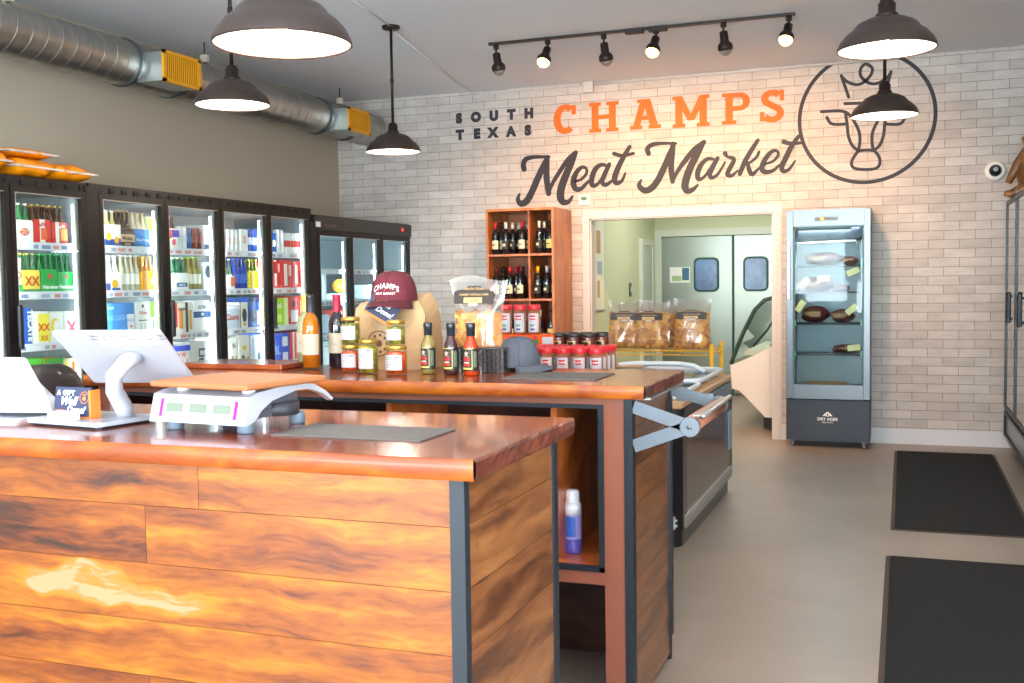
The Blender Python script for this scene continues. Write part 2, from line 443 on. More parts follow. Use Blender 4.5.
# side door in the left wall of the back room
M_sdoor = mat('grey_green_door', '#b9c2b4', .5)
d = structure(MB().box(RX0, RX0+.03, 12.62, 13.1, 0, 1.9, M_sdoor).build('door_1'))
MB().box(RX0, RX0+.04, 12.52, 12.62, 0, 1.97, M_greenw).box(RX0, RX0+.04, 13.1, 13.2, 0, 1.97, M_greenw).box(RX0, RX0+.04, 12.62, 13.1, 1.9, 1.97, M_greenw).build('door_frame', d)
MB().cyl((RX0+.03, 12.68, .98), (RX0+.08, 12.68, .98), .012, mat('steel_brushed', '#b9bbbd', .3, 1)).box(RX0+.07, RX0+.085, 12.67, 12.78, .97, .99, mat('steel_brushed', '#b9bbbd', .3, 1)).build('door_handle', d)
# stainless double swing doors with oval-cornered windows
M_ss = mat('brushed_stainless', '#8c9186', .34, 1, bump=.02, bscale=8)
M_gasket = mat('dark_green_gasket', '#12443a', .5)
M_winp = mat('swing_door_window', '#5f7ba6', .25, 0, coat=.0, var=.6, vscale=3.5)
def rrect(x0, x1, y0, y1, r, n=5):
    pts = []
    for cx, cy, a0 in ((x1-r, y0+r, -90), (x1-r, y1-r, 0), (x0+r, y1-r, 90), (x0+r, y0+r, 180)):
        for i in range(n+1):
            a = math.radians(a0+90*i/n); pts.append((cx+r*math.cos(a), cy+r*math.sin(a)))
    return pts
xm = -2.0
for k, (x0, x1, wx0, wx1) in enumerate(((DDX0, xm-.006, -2.50, -2.18), (xm+.006, DDX1-.0, -1.88, -1.57))):
    d = structure(MB().box(x0+.004, x1-.004, RY+.0, RY+.045, .02, DDZ-.01, M_ss).build('door_%d' % (k+2)))
    yf = Y_FACE(0, RY, 0)
    MB().prism(rrect(wx0, wx1, 1.31, 1.745, .07), 0.001, .02, M_gasket, M=yf).build('window_gasket', d)
    MB().prism(rrect(wx0+.025, wx1-.025, 1.335, 1.72, .05), .018, .024, M_winp, M=yf).build('vision_pane', d)
    MB().box(x0+.02, x1-.02, RY-.006, RY, .02, .32, mat('kick_steel', '#8a8c88', .35, 1)).build('kick_plate', d)
d = MB().box(xm-.02, xm+.006, RY-.012, RY+.002, .0, DDZ, M_gasket).build('door_gasket', bpy.data.objects['door_2'])
e = thing('notice', 'square taped notice on the left steel swing door', 'notice', (-2.68, RY-.006, 1.53))
MB().box(-.13, .13, 0, .004, -.1, .1, mat('paper_white', '#eeeee8', .8)).build('sheet', e)
MB().rect(.03, .12, -.07, .09, mat('notice_blue', '#4a7590', .7), Y_FACE(0, -.001, 0)).rect(-.1, .02, -.08, -.01, mat('notice_green', '#a7c08a', .7), Y_FACE(0, -.001, 0)).build('picture', e)
# poster strip on the back room's left wall
e = thing('wall_poster', 'tall narrow framed poster on the green back room wall', 'poster', (RX0+.003, 10.69, 1.65))
MB().box(0, .012, -.2, .2, -.5, .5, mat('poster_frame_grey', '#8f9aa0', .5)).build('frame', e)
pp = MB().rect(-.185, .185, -.485, .485, mat('poster_pale', '#dfe2cf', .6), X_FACE(.013, 0, 0))
pp.rect(-.12, .04, .1, .34, mat('poster_orange', '#c09a72', .6), X_FACE(.0135, 0, 0)).rect(-.1, .1, -.12, .02, mat('poster_blue', '#9fb0b8', .6), X_FACE(.0135, 0, 0)).rect(-.1, .0, -.36, -.18, mat('poster_orange', '#c09a72', .6), X_FACE(.0135, 0, 0))
pp.build('print', e)
e = thing('light_switch', 'dark switch plate on the green back room wall', 'switch', (RX0+.002, 12.05, 1.36))
MB().box(0, .01, -.05, .05, -.08, .08, mat('dark_plate', '#4a5552', .4), bev=.004).build('plate', e)
MB().box(.01, .018, -.015, .015, -.03, .03, M_white).build('rocker', e)

# ================================================================== painted wall sign
M_org = mat('sign_orange_paint', '#cf6206', .6, var=.15, vscale=6)
M_navy = mat('sign_charcoal_navy_paint', '#2a2831', .6, var=.12, vscale=5)
MEAT= [[(-3.482, 2.566, 0.049), (-3.489, 2.611, 0.049), (-3.464, 2.66, 0.045), (-3.391, 2.677, 0.035), (-3.295, 2.675, 0.029), (-3.221, 2.672, 0.022)], [(-3.247, 2.666, 0.032), (-3.296, 2.564, 0.054), (-3.354, 2.446, 0.061), (-3.404, 2.342, 0.061), (-3.462, 2.253, 0.062), (-3.519, 2.233, 0.055), (-3.551, 2.272, 0.042), (-3.534, 2.325, 0.02)], [(-3.244, 2.666, 0.048), (-3.252, 2.561, 0.057), (-3.25, 2.456, 0.057), (-3.232, 2.319, 0.048)], [(-3.233, 2.312, 0.022), (-3.195, 2.408, 0.035), (-3.106, 2.539, 0.041), (-3.026, 2.639, 0.044), (-2.954, 2.695, 0.041)], [(-2.959, 2.692, 0.044), (-3.002, 2.593, 0.06), (-3.059, 2.477, 0.066), (-3.1, 2.374, 0.07), (-3.112, 2.284, 0.07), (-3.086, 2.23, 0.057), (-3.03, 2.233, 0.041), (-2.99, 2.282, 0.019)], [(-2.981, 2.421, 0.022), (-2.902, 2.439, 0.025), (-2.847, 2.496, 0.028), (-2.855, 2.544, 0.025), (-2.901, 2.551, 0.034), (-2.957, 2.494, 0.047), (-2.981, 2.413, 0.053), (-2.958, 2.352, 0.047), (-2.903, 2.35, 0.037), (-2.841, 2.407, 0.028), (-2.801, 2.434, 0.019)], [(-2.638, 2.545, 0.024), (-2.692, 2.569, 0.031), (-2.754, 2.536, 0.046), (-2.793, 2.456, 0.05), (-2.794, 2.382, 0.043), (-2.748, 2.38, 0.031), (-2.693, 2.444, 0.025), (-2.638, 2.545, 0.028)], [(-2.623, 2.566, 0.037), (-2.67, 2.472, 0.043), (-2.694, 2.4, 0.04), (-2.655, 2.376, 0.037), (-2.601, 2.41, 0.024)], [(-2.424, 2.721, 0.033), (-2.485, 2.625, 0.045), (-2.539, 2.525, 0.049), (-2.571, 2.438, 0.052), (-2.556, 2.389, 0.043), (-2.502, 2.405, 0.03), (-2.467, 2.477, 0.018)], [(-2.576, 2.666, 0.034), (-2.5, 2.643, 0.03), (-2.387, 2.656, 0.027)]]
MARKET= [[(-2.243, 2.648, 0.042), (-2.253, 2.692, 0.042), (-2.213, 2.726, 0.039), (-2.131, 2.735, 0.03), (-1.982, 2.726, 0.02)], [(-2.007, 2.721, 0.029), (-2.051, 2.615, 0.05), (-2.104, 2.495, 0.056), (-2.156, 2.396, 0.056), (-2.216, 2.326, 0.057), (-2.283, 2.305, 0.051), (-2.335, 2.354, 0.042), (-2.315, 2.405, 0.018)], [(-2.011, 2.721, 0.044), (-2.022, 2.614, 0.05), (-2.03, 2.499, 0.05), (-2.016, 2.378, 0.041)], [(-2.016, 2.375, 0.021), (-1.971, 2.467, 0.035), (-1.898, 2.564, 0.044), (-1.811, 2.659, 0.049), (-1.724, 2.722, 0.04)], [(-1.731, 2.717, 0.04), (-1.789, 2.615, 0.058), (-1.848, 2.504, 0.061), (-1.887, 2.405, 0.064), (-1.902, 2.327, 0.064), (-1.878, 2.282, 0.049), (-1.827, 2.295, 0.038), (-1.783, 2.336, 0.017)], [(-1.639, 2.564, 0.023), (-1.696, 2.567, 0.032), (-1.754, 2.513, 0.043), (-1.783, 2.443, 0.046), (-1.776, 2.388, 0.037), (-1.725, 2.404, 0.026), (-1.668, 2.48, 0.023), (-1.617, 2.556, 0.026)], [(-1.6, 2.569, 0.034), (-1.65, 2.479, 0.04), (-1.671, 2.42, 0.04), (-1.651, 2.394, 0.034), (-1.596, 2.427, 0.026), (-1.532, 2.53, 0.017)], [(-1.531, 2.608, 0.04), (-1.511, 2.578, 0.023), (-1.461, 2.561, 0.034), (-1.455, 2.533, 0.037), (-1.49, 2.471, 0.04), (-1.511, 2.418, 0.04), (-1.472, 2.405, 0.031), (-1.42, 2.446, 0.017)], [(-1.238, 2.71, 0.03), (-1.3, 2.616, 0.039), (-1.356, 2.52, 0.042), (-1.399, 2.417, 0.036)], [(-1.363, 2.493, 0.02), (-1.314, 2.511, 0.022), (-1.252, 2.557, 0.025), (-1.228, 2.605, 0.025)], [(-1.328, 2.512, 0.028), (-1.315, 2.448, 0.039), (-1.287, 2.407, 0.036), (-1.231, 2.458, 0.019)], [(-1.19, 2.491, 0.019), (-1.107, 2.514, 0.022), (-1.059, 2.567, 0.025), (-1.072, 2.606, 0.022), (-1.12, 2.599, 0.033), (-1.176, 2.532, 0.041), (-1.203, 2.463, 0.044), (-1.176, 2.423, 0.039), (-1.107, 2.43, 0.03), (-1.052, 2.476, 0.019)], [(-0.882, 2.723, 0.03), (-0.943, 2.637, 0.041), (-0.997, 2.529, 0.044), (-1.027, 2.464, 0.044), (-1.014, 2.421, 0.035), (-0.963, 2.437, 0.027), (-0.912, 2.508, 0.014)], [(-1.011, 2.683, 0.038), (-0.957, 2.665, 0.033), (-0.862, 2.663, 0.024)]]
EMBLEM= [[(-0.52, 3.229, 0.024), (-0.457, 3.037, 0.023)], [(-0.515, 3.218, 0.024), (-0.47, 3.171, 0.023), (-0.392, 3.14, 0.023), (-0.334, 3.156, 0.023), (-0.276, 3.212, 0.023), (-0.264, 3.271, 0.023), (-0.315, 3.311, 0.023), (-0.356, 3.279, 0.023), (-0.36, 3.219, 0.023), (-0.321, 3.168, 0.023), (-0.263, 3.137, 0.023), (-0.199, 3.145, 0.023), (-0.135, 3.187, 0.023), (-0.11, 3.227, 0.023)], [(-0.11, 3.227, 0.023), (-0.145, 3.092, 0.023)], [(-0.489, 2.983, 0.024), (-0.211, 2.968, 0.023), (0.055, 2.933, 0.023)], [(-0.687, 2.927, 0.024), (-0.509, 2.919, 0.024), (-0.437, 2.869, 0.023)], [(-0.64, 2.874, 0.024), (-0.614, 2.827, 0.024), (-0.574, 2.808, 0.024), (-0.489, 2.805, 0.024)], [(-0.483, 2.899, 0.024), (-0.469, 2.797, 0.024), (-0.459, 2.701, 0.024), (-0.427, 2.618, 0.023), (-0.377, 2.567, 0.023)], [(-0.437, 2.869, 0.023), (-0.391, 2.785, 0.023), (-0.365, 2.709, 0.023), (-0.364, 2.628, 0.023), (-0.377, 2.567, 0.023)], [(0.049, 2.876, 0.023), (-0.121, 2.892, 0.023), (-0.191, 2.852, 0.023)], [(0.006, 2.83, 0.023), (-0.019, 2.787, 0.023), (-0.057, 2.774, 0.023), (-0.14, 2.782, 0.023)], [(-0.147, 2.876, 0.023), (-0.159, 2.777, 0.023), (-0.169, 2.683, 0.023), (-0.199, 2.604, 0.023), (-0.248, 2.56, 0.023)], [(-0.191, 2.852, 0.023), (-0.236, 2.775, 0.023), (-0.261, 2.702, 0.023), (-0.261, 2.621, 0.023), (-0.248, 2.56, 0.023)], [(-0.377, 2.567, 0.023), (-0.248, 2.56, 0.023), (-0.196, 2.472, 0.023), (-0.234, 2.404, 0.023), (-0.396, 2.412, 0.023), (-0.432, 2.471, 0.024), (-0.377, 2.567, 0.023)]]
ZMAX = ZC-.004
YS = YB-.003
def stroke(mb, pts, m, off=0, sub=4, caps=True):
    """a brush stroke of changing width laid flat on the brick wall"""
    P = [Vector((p[0], p[1])) for p in pts]; W = [p[2] for p in pts]
    Q = []; n = len(P)
    for i in range(n-1):
        a = P[max(i-1, 0)]; b = P[i]; c = P[i+1]; e = P[min(i+2, n-1)]
        for k in range(sub if n > 2 else 1):
            t = k/(sub if n > 2 else 1)
            q = .5*((2*b)+(c-a)*t+(2*a-5*b+4*c-e)*t*t+(3*b-a-3*c+e)*t**3)
            Q.append((q, W[i]+(W[i+1]-W[i])*t))
    Q.append((P[-1], W[-1])); y = YS-off*.0004
    L_, R_ = [], []
    for i, (q, w) in enumerate(Q):
        t = Q[min(i+1, len(Q)-1)][0]-Q[max(i-1, 0)][0]
        if t.length < 1e-6: t = Vector((1, 0))
        t.normalize(); nn = Vector((-t.y, t.x))*w/2
        L_.append(q+nn); R_.append(q-nn)
    vs = []; fs = []
    for a, b in zip(L_, R_):
        vs += [(a.x, y, min(a.y, ZMAX)), (b.x, y, min(b.y, ZMAX))]
    for i in range(len(Q)-1):
        fs.append((2*i, 2*i+1, 2*i+3, 2*i+2))
    mb.add(vs, fs, m)
    if caps:
        for q, w in (Q[0], Q[-1]):
            k = 12; mb.add([(q.x+w/2*math.cos(2*PI*i/k), y-.0001, min(q.y+w/2*math.sin(2*PI*i/k), ZMAX)) for i in range(k)], [tuple(range(k))], m)
sg = thing('painted_wall_sign', 'South Texas Champs Meat Market lettering painted on the white brick wall', 'wall sign', (0, 0, 0))
for word, L0 in (('MEAT', MEAT), ('MARKET', MARKET)):
    b_ = MB()
    for i, s_ in enumerate(L0): stroke(b_, [(p[0], p[1], p[2]*1.13) for p in s_], M_navy, i)
    b_.build('script_lettering', sg, 'dark script word of the sign')
for chs, xs, z in (('SOUTH', (-4.165, -3.982, -3.791, -3.607, -3.425), 3.063), ('TEXAS', (-4.157, -3.974, -3.804, -3.614, -3.438), 2.899)):
    for c, x in zip(chs, xs): MB().text(c, .122, M_navy, Y_FACE(x, YS, z), bold=.09).build('small_letter', sg, 'small dark capital ' + c)
def slab(ch, x0, x1, z0, z1):
    b_ = MB(); w = x1-x0; h = z1-z0; s_ = .068; e = .034; k = [0]
    def R(a, b, c, d):
        k[0] += 1; y = YS-k[0]*.0003; b_.add([(x0+a, y, z0+c), (x0+b, y, z0+c), (x0+b, y, z0+d), (x0+a, y, z0+d)], [(0, 1, 2, 3)], M_org)
    def Q(p):
        k[0] += 1; y = YS-k[0]*.0003; b_.add([(x0+a, y, z0+c) for a, c in p], [tuple(range(len(p)))], M_org)
    sw = s_+.05
    if ch == 'H':
        for c in (sw/2, w-sw/2):
            R(c-s_/2, c+s_/2, 0, h); R(c-sw/2, c+sw/2, 0, e); R(c-sw/2, c+sw/2, h-e, h)
        R(sw/2, w-sw/2, h/2-.02, h/2+.022)
    elif ch == 'M':
        for c in (sw/2, w-sw/2):
            R(c-s_/2, c+s_/2, 0, h); R(c-sw/2, c+sw/2, 0, e)
        R(0, s_+.02, h-e, h); R(w-s_-.02, w, h-e, h)
        Q([(.02, h), (.09, h), (w/2+.03, .06), (w/2-.03, .06)]); Q([(w-.09, h), (w-.02, h), (w/2+.03, .06), (w/2-.03, .06)])
    elif ch == 'A':
        Q([(.02, 0), (.085, 0), (w/2+.02, h), (w/2-.045, h)]); Q([(w-.095, 0), (w-.02, 0), (w/2+.045, h), (w/2-.03, h)])
        R(.07, w-.07, .085, .122); R(0, .115, 0, e); R(w-.12, w, 0, e); R(w/2-.08, w/2+.04, h-e, h)
    elif ch == 'P':
        c = .065; R(c-s_/2, c+s_/2, 0, h); R(0, .13, 0, e); R(0, c, h-e, h)
        n = 14; cx = w-.09; cy = h-.082
        p = [(c, h)]+[(cx+.09*math.sin(PI*i/n), cy+.082*math.cos(PI*i/n)) for i in range(n+1)]+[(c, h-.164)]
        q = [(c, h-.045)]+[(cx+.028*math.sin(PI*i/n), cy+.037*math.cos(PI*i/n)) for i in range(n+1)]+[(c, h-.119)]
        k[0] += 1; y = YS-k[0]*.0003; m_ = len(p)
        b_.add([(x0+a, y, z0+b2) for a, b2 in p+q], [(i, i+1, m_+i+1, m_+i) for i in range(m_-1)], M_org)
    elif ch == 'C':
        cx, cy = w/2+.005, h/2; n = 22; pts = []
        for i in range(n+1):
            a = math.radians(48+264*i/n); pts.append((x0+cx+(w/2-.035)*math.cos(a)*1.05, z0+cy+(h/2-.026)*math.sin(a), .052+.022*abs(math.cos(a))))
        stroke(b_, pts, M_org, 1, 2, False)
        R(w-.045, w, h-.10, h-.012)
    elif ch == 'S':
        pts = []
        for i in range(9): a = math.radians(30+210*i/8); pts.append((x0+w/2+.066*math.cos(a), z0+h-.075+.052*math.sin(a), .05+.014*abs(math.cos(a))))
        for i in range(9): a = math.radians(60-210*i/8); pts.append((x0+w/2+.072*math.cos(a), z0+.078+.055*math.sin(a), .05+.014*abs(math.cos(a))))
        stroke(b_, pts, M_org, 1, 3, False)
        R(w-.045, w-.008, h-.10, h-.004); R(.004, .042, .01, .095)
    b_.build('orange_letter', sg, 'orange slab-serif capital %s' % ch)
for ch, a, b_, c, d_ in (('C', -3.174, -2.947, 2.881, 3.161), ('H', -2.817, -2.53, 2.875, 3.157), ('A', -2.417, -2.122, 2.878, 3.155), ('M', -2.014, -1.672, 2.868, 3.155), ('P', -1.559, -1.308, 2.869, 3.15), ('S', -1.223, -1.0, 2.865, 3.15)):
    slab(ch, a, b_, c, d_)
em = thing('painted_bull_emblem', 'round emblem of a crowned bull head painted on the brick wall', 'wall emblem', (0, 0, 0))
b_ = MB()
for i, s_ in enumerate(EMBLEM): stroke(b_, [(p[0], p[1], .027) for p in s_], M_navy, i, 4)
b_.build('bull_head', em)
b_ = MB(); cx, cz, r = -.312, 2.852, .562
pts = [(cx+r*math.sin(2*PI*i/90), cz+r*math.cos(2*PI*i/90)) for i in range(91)]
seg = [p for p in pts]; run = []
for p in seg:
    if p[1] < ZMAX: run.append((p[0], p[1], .033))
    elif len(run) > 1: stroke(b_, run, M_navy, 0, 1, False); run = []
    else: run = []
if len(run) > 1: stroke(b_, run, M_navy, 0, 1, False)
b_.build('ring', em)

# small things on the brick wall
M_thermo = mat('thermostat_plastic', '#ece8df', .4)
e = thing('thermostat', 'small white thermostat with a green display above the wine shelf', 'thermostat', (-2.867, YB, 2.24))
MB().box(-.06, .06, -.028, 0, -.05, .05, M_thermo, bev=.008).build('housing', e)
MB().box(-.03, .025, -.031, -.027, -.005, .03, mat('lcd_green', '#5f7f55', .3)).build('display', e)
e = thing('security_camera', 'white dome security camera high on the brick wall', 'camera', (.717, YB, 2.336))
MB().lathe([(.085, 0), (.085, .02), (.078, .035), (.06, .045)], M_thermo, 24, M=frame((0, 0, 0), (1, 0, 0), (0, 0, 1))).build('dome_base', e)
MB().sphere((0, -.04, 0), .052, mat('camera_dome_black', '#22262a', .1, coat=.5)).build('dome', e)
MB().lathe([(.02, 0), (.02, .012), (.012, .014)], mat('lens_grey', '#8a9096', .2), 16, M=frame((0, -.085, .008), (1, 0, 0), (0, 0, 1))).build('lens', e)
# surface conduit: runs across the ceiling, then along the top of the wall to a junction box
e = thing('junction_box', 'white junction box at the top of the brick wall', 'junction box', (-2.816, YB, 3.305))
MB().box(-.05, .05, -.045, 0, -.055, .05, M_white, bev=.006).build('box', e)
cd = MB().tube([(-3.44, 6.3, ZC-.01), (-3.53, 7.0, ZC-.01)], .005, M_white, 8).tube([(-3.575, 7.16, ZC-.010), (-3.94, 9.2, ZC-.012), (-4.0, YB-.03, ZC-.014), (-3.92, YB-.014, ZC-.028), (-2.87, YB-.014, ZC-.028)], .007, M_white, 8).tube([(-2.765, YB-.014, ZC-.028), (-.2, YB-.014, ZC-.02)], .011, M_white, 8)
tag(cd.build('cable_conduit'), 'thin white conduit along the ceiling and the top of the brick wall', 'conduit')

# ================================================================== lamps
M_shade = mat('pendant_taupe_enamel', '#30241f', .45, coat=.1)
M_bronze = mat('oil_rubbed_bronze', '#2e2220', .4, .5)
M_inner = mat('shade_inside_white_enamel', '#fff6ec', .5)
M_bulb = emat('bulb_warm', '#ffe2bd', 22)
def pendant(loc, label, group='dome pendant lamps'):
    t = thing('pendant_lamp', label, 'pendant lamp', loc, 0, group)
    z = loc[2]
    # outer dome with its stepped shoulder
    prof = [(.205, 0), (.203, .012), (.19, .04), (.165, .068), (.138, .088), (.132, .098), (.118, .112), (.085, .128), (.05, .138), (.042, .142)]
    MB().lathe(prof, M_shade, 40, cap=False).lathe([(.205, 0), (.200, -.003), (.197, .004)], M_shade, 40, cap=False).build('lamp_shade', t, 'brown enamel dome')
    MB().lathe([(.197, .004), (.185, .038), (.16, .063), (.134, .083), (.128, .092), (.114, .106), (.08, .122), (.04, .13), (.001, .13)], M_inner, 40, cap=False).build('shade_lining', t, 'white inside of the dome')
    MB().lathe([(.046, .138), (.046, .15), (.036, .156), (.036, .195), (.028, .2), (.028, .212), (.012, .216)], M_bronze, 20).build('socket_cap', t)
    MB().cyl((0, 0, .212), (0, 0, ZC-z-.02), .0105, M_bronze, 10).lathe([(.014, (ZC-z)*.55), (.014, (ZC-z)*.55+.03)], M_bronze, 10).build('rod', t)
    MB().lathe([(.062, ZC-z-.022), (.066, ZC-z-.014), (.066, ZC-z-.0)], M_bronze, 24).build('canopy', t)
    MB().sphere((0, 0, .075), .034, M_bulb, 16, 10, (1, 1, 1.15)).lathe([(.014, .105), (.014, .14)], M_bulb, 10).build('bulb', t)
    ld = bpy.data.lights.new('pendant_light', 'POINT'); ld.energy = 13; ld.color = (1, .88, .74); ld.shadow_soft_size = .04
    lo = bpy.data.objects.new('pendant_light', ld); COL.objects.link(lo); lo.parent = t; lo.location = (0, 0, .02)
    return t
pendant((-1.72, 2.72, 2.163), 'brown dome pendant hanging low over the front checkout counter')
pendant((-3.45, 4.94, 2.447), 'brown dome pendant in front of the silver duct, nearer the till')
pendant((-3.55, 7.08, 2.437), 'brown dome pendant by the far corner of the room, left of the sign')
pendant((-.072, 4.82, 2.42), 'brown dome pendant near the bull emblem, the nearer and higher of that pair')
pendant((-.116, 7.05, 2.462), 'brown dome pendant overlapping the painted bull head emblem')

# track light on the ceiling
YT = 7.88
M_track = mat('track_dark_bronze', '#2b201d', .45, .3)
tr = thing('track_rail', 'dark bronze track light rail on the ceiling in front of the sign', 'track rail', (0, 0, 0))
MB().box(-3.09, -.735, YT-.017, YT+.017, ZC-.02, ZC-.001, M_track).build('rail', tr)
MB().box(-1.98+.0, -1.84, YT-.024, YT+.024, ZC-.04, ZC-.0, M_track, bev=.004).box(-1.80, -1.66, YT-.024, YT+.024, ZC-.04, ZC, M_track, bev=.004).build('power_feed', tr)
bm_hot = emat('spot_bulb_hot', '#ffb25e', 9)
sp_lab = ['unlit bronze track spotlight at the left end of the rail', 'lit track spotlight second from the left end of the rail', 'unlit track spotlight just left of the rail feed',
          'lit track spotlight above the second orange letters, right of the rail feed', 'unlit track spotlight between the two right-hand lit ones', 'lit track spotlight at the right end of the rail']
for i, x in enumerate((-3.03, -2.60, -2.15, -1.745, -1.245, -.78)):
    lit = i % 2 == 1
    t = thing('track_spotlight', sp_lab[i], 'spotlight', (x, YT, ZC-.02), 0, 'track spotlights')
    MB().lathe([(.02, -.035), (.022, -.03), (.022, 0)], M_track, 12).cyl((0, 0, -.03), (0, 0, -.065), .008, M_track).build('adapter', t)
    tilt = (Vector((-.12, -.55, -1)) if lit else Vector((.08, .25, -1))).normalized()
    r_ = Vector((1, 0, 0)); r_ = (r_-tilt*r_.dot(tilt)).normalized()
    u_ = (-tilt).cross(r_)
    F = frame((0, 0, -.06), r_, (-tilt).cross(r_)); F = frame((0, 0, -.06), r_, u_)
    # local +z of this frame points back up the can
    hb = MB(M=F)
    hb.lathe([(.018, 0), (.03, -.008), (.032, -.075), (.036, -.08), (.05, -.095), (.055, -.11), (.055, -.135), (.05, -.14)], M_track, 20, cap=False).lathe([(.018, 0), (.001, .001)], M_track, 20, cap=False)
    hb.build('can', t)
    MB(M=F).lathe([(.048, -.1), (.05, -.14)], M_track, 20, cap=False).disc(.048, M_track, Matrix.Translation((0, 0, -.118))).build('baffle', t)
    MB(M=F).sphere((0, 0, -.130), .050, bm_hot if lit else mat('bulb_off', '#8c7d74', .3), 14, 8).build('bulb', t)
    if lit:
        ld = bpy.data.lights.new('spot_beam', 'SPOT'); ld.energy = 100; ld.color = (1, .53, .22); ld.spot_size = math.radians(100); ld.spot_blend = .9; ld.shadow_soft_size = .03
        lo = bpy.data.objects.new('spot_beam', ld); COL.objects.link(lo); lo.parent = t
        lo.location = F @ Vector((0, 0, -.19)); aim = Vector((-.03, .9, -.55))
        lo.rotation_euler = aim.to_track_quat('-Z', 'Y').to_euler()

# ================================================================== duct
def galv():
    m = bpy.data.materials.new('galvanised_spiral_duct'); nt, N, L = nodes_of(m); b = N['Principled BSDF']
    tc = N.new('ShaderNodeTexCoord')
    n = N.new('ShaderNodeTexNoise'); n.inputs['Scale'].default_value = 3; n.inputs['Detail'].default_value = 3
    mp = N.new('ShaderNodeMapping'); mp.inputs['Scale'].default_value = (1, 6, 1); L.new(tc.outputs['Object'], mp.inputs[0]); L.new(mp.outputs[0], n.inputs['Vector'])
    cr = N.new('ShaderNodeValToRGB'); cr.color_ramp.elements[0].color = srgb('#96948f'); cr.color_ramp.elements[1].color = srgb('#c4c1bb')
    L.new(n.outputs['Fac'], cr.inputs[0]); L.new(cr.outputs[0], b.inputs['Base Color'])
    b.inputs['Metallic'].default_value = .9; b.inputs['Roughness'].default_value = .33
    return m
M_duct = galv(); M_galv = mat('galvanised_sheet', '#b4bbb9', .38, .85)
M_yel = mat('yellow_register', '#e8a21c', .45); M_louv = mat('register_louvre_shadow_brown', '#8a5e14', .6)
du = thing('spiral_duct', 'round galvanised spiral air duct under the ceiling along the left wall', 'air duct', (0, 0, 0))
DCX, DCZ, DR = -5.12, 3.03, .158
b_ = MB(); rows = []
y = YF+.3
N_ = 26
prof = []
while y < YB-.13:
    prof += [(y, DR), (y+.004, DR), (y+.104, DR), (y+.108, DR), (y+.110, DR+.0035), (y+.114, DR+.0035), (y+.116, DR)]
    y += .122
skew = .1
for (yy, rr) in prof:
    rows.append([(DCX+rr*math.cos(2*PI*i/N_), yy+skew*math.sin(2*PI*i/N_)*.35, DCZ+rr*math.sin(2*PI*i/N_)) for i in range(N_)])
yl = prof[-1][0]
for k in range(0):   # elbow into the wall corner
    a = PI/2*k/7; cy = yl+.02
    ox = -.3*(1-math.cos(a)); oy = .3*math.sin(a)
    rows.append([(DCX+ox+DR*math.cos(2*PI*i/N_)*math.cos(a), cy+oy+DR*math.cos(2*PI*i/N_)*math.sin(a), DCZ+DR*math.sin(2*PI*i/N_)) for i in range(N_)])
b_.surf(rows, M_duct, True, closed_u=True)
b_.build('duct_tube', du)
for y0 in (6.1, 8.70):
    MB().box(-5.08, -4.81, y0-.01, y0+.39, DCZ-.135, DCZ+.065, M_galv).build('register_boot', du)
    g = MB().box(-4.815, -4.80, y0-.02, y0+.40, DCZ-.145, DCZ-.12, M_yel).box(-4.815, -4.80, y0-.02, y0+.40, DCZ+.05, DCZ+.075, M_yel).box(-4.815, -4.80, y0-.02, y0+.01, DCZ-.145, DCZ+.075, M_yel).box(-4.815, -4.80, y0+.37, y0+.40, DCZ-.145, DCZ+.075, M_yel)
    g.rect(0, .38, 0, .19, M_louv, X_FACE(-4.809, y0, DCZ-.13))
    for k in range(17): g.box(-4.812, -4.802, y0+.015+k*.0215, y0+.02+k*.0215, DCZ-.13, DCZ+.06, M_yel)
    g.build('yellow_register', du, 'yellow louvred air register')
    for yy in (y0-.06, y0+.44):
      rr = MB(); rr.surf([[(DCX+q*math.cos(2*PI*i/26), yy+dy, DCZ+q*math.sin(2*PI*i/26)) for i in range(26)] for q, dy in ((DR, -.02), (DR+.012, -.012), (DR+.012, .012), (DR, .02))], mat('duct_band', '#6a7274', .4, .8), True, closed_u=True)
      rr.build('duct_band', du)
for k, yy in enumerate((2.2, 5.03, 6.95, 9.05)):
    h = thing('duct_hanger', ['threaded-rod hanger clamp above the duct, nearest the till', 'threaded-rod hanger clamp with white tag above the duct', 'threaded-rod hanger clamp between the two yellow registers', 'threaded-rod hanger clamp near the brick corner'][k], 'duct hanger', (DCX+.02, yy, ZC), 0, 'duct hangers')
    MB().cyl((0, 0, 0), (0, 0, DCZ+DR-ZC+.0), .005, M_bronze, 6).build('rod', h)
    MB().box(-.03, .03, -.02, .02, DCZ+DR-ZC+.012, DCZ+DR-ZC+.07, mat('clamp_tag', '#cfc4b4', .5, .2), bev=.004).build('clamp', h)

# ================================================================== counters
M_plank = wood('mesquite_planks', [(0, '#240c02'), (.16, '#4a1c04'), (.36, '#6f3405'), (.55, '#844606'), (.76, '#965c08'), (.9, '#92602a'), (1, '#8a7250')], 'X', 2.2, .38, .12, True, patch=(-1.66, .775, .30, .045), stretch=9, warp=.12, amp=1.6, rays=.7)
M_plankY = wood('mesquite_planks_side', [(0, '#241009'), (.2, '#4d2813'), (.42, '#6f4122'), (.62, '#83502b'), (.85, '#966336'), (1, '#b08250')], 'Y', 2.2, .35, .25, True, stretch=9, warp=.12, amp=1.6, rays=.6)
M_top = wood('varnished_mesquite_top', [(0, '#4a1406'), (.3, '#752b09'), (.55, '#903f12'), (.8, '#a3531e'), (1, '#c47a3a')], 'X', .8, .22, .35, stretch=7)
M_edge = wood('mesquite_edge_sapwood_lit', [(0, '#5a2106'), (.35, '#843804'), (.7, '#b05e06'), (1, '#cc8010')], 'X', .8, .45, .1, stretch=9)  # sapwood edge, with window light painted into its brighter orange
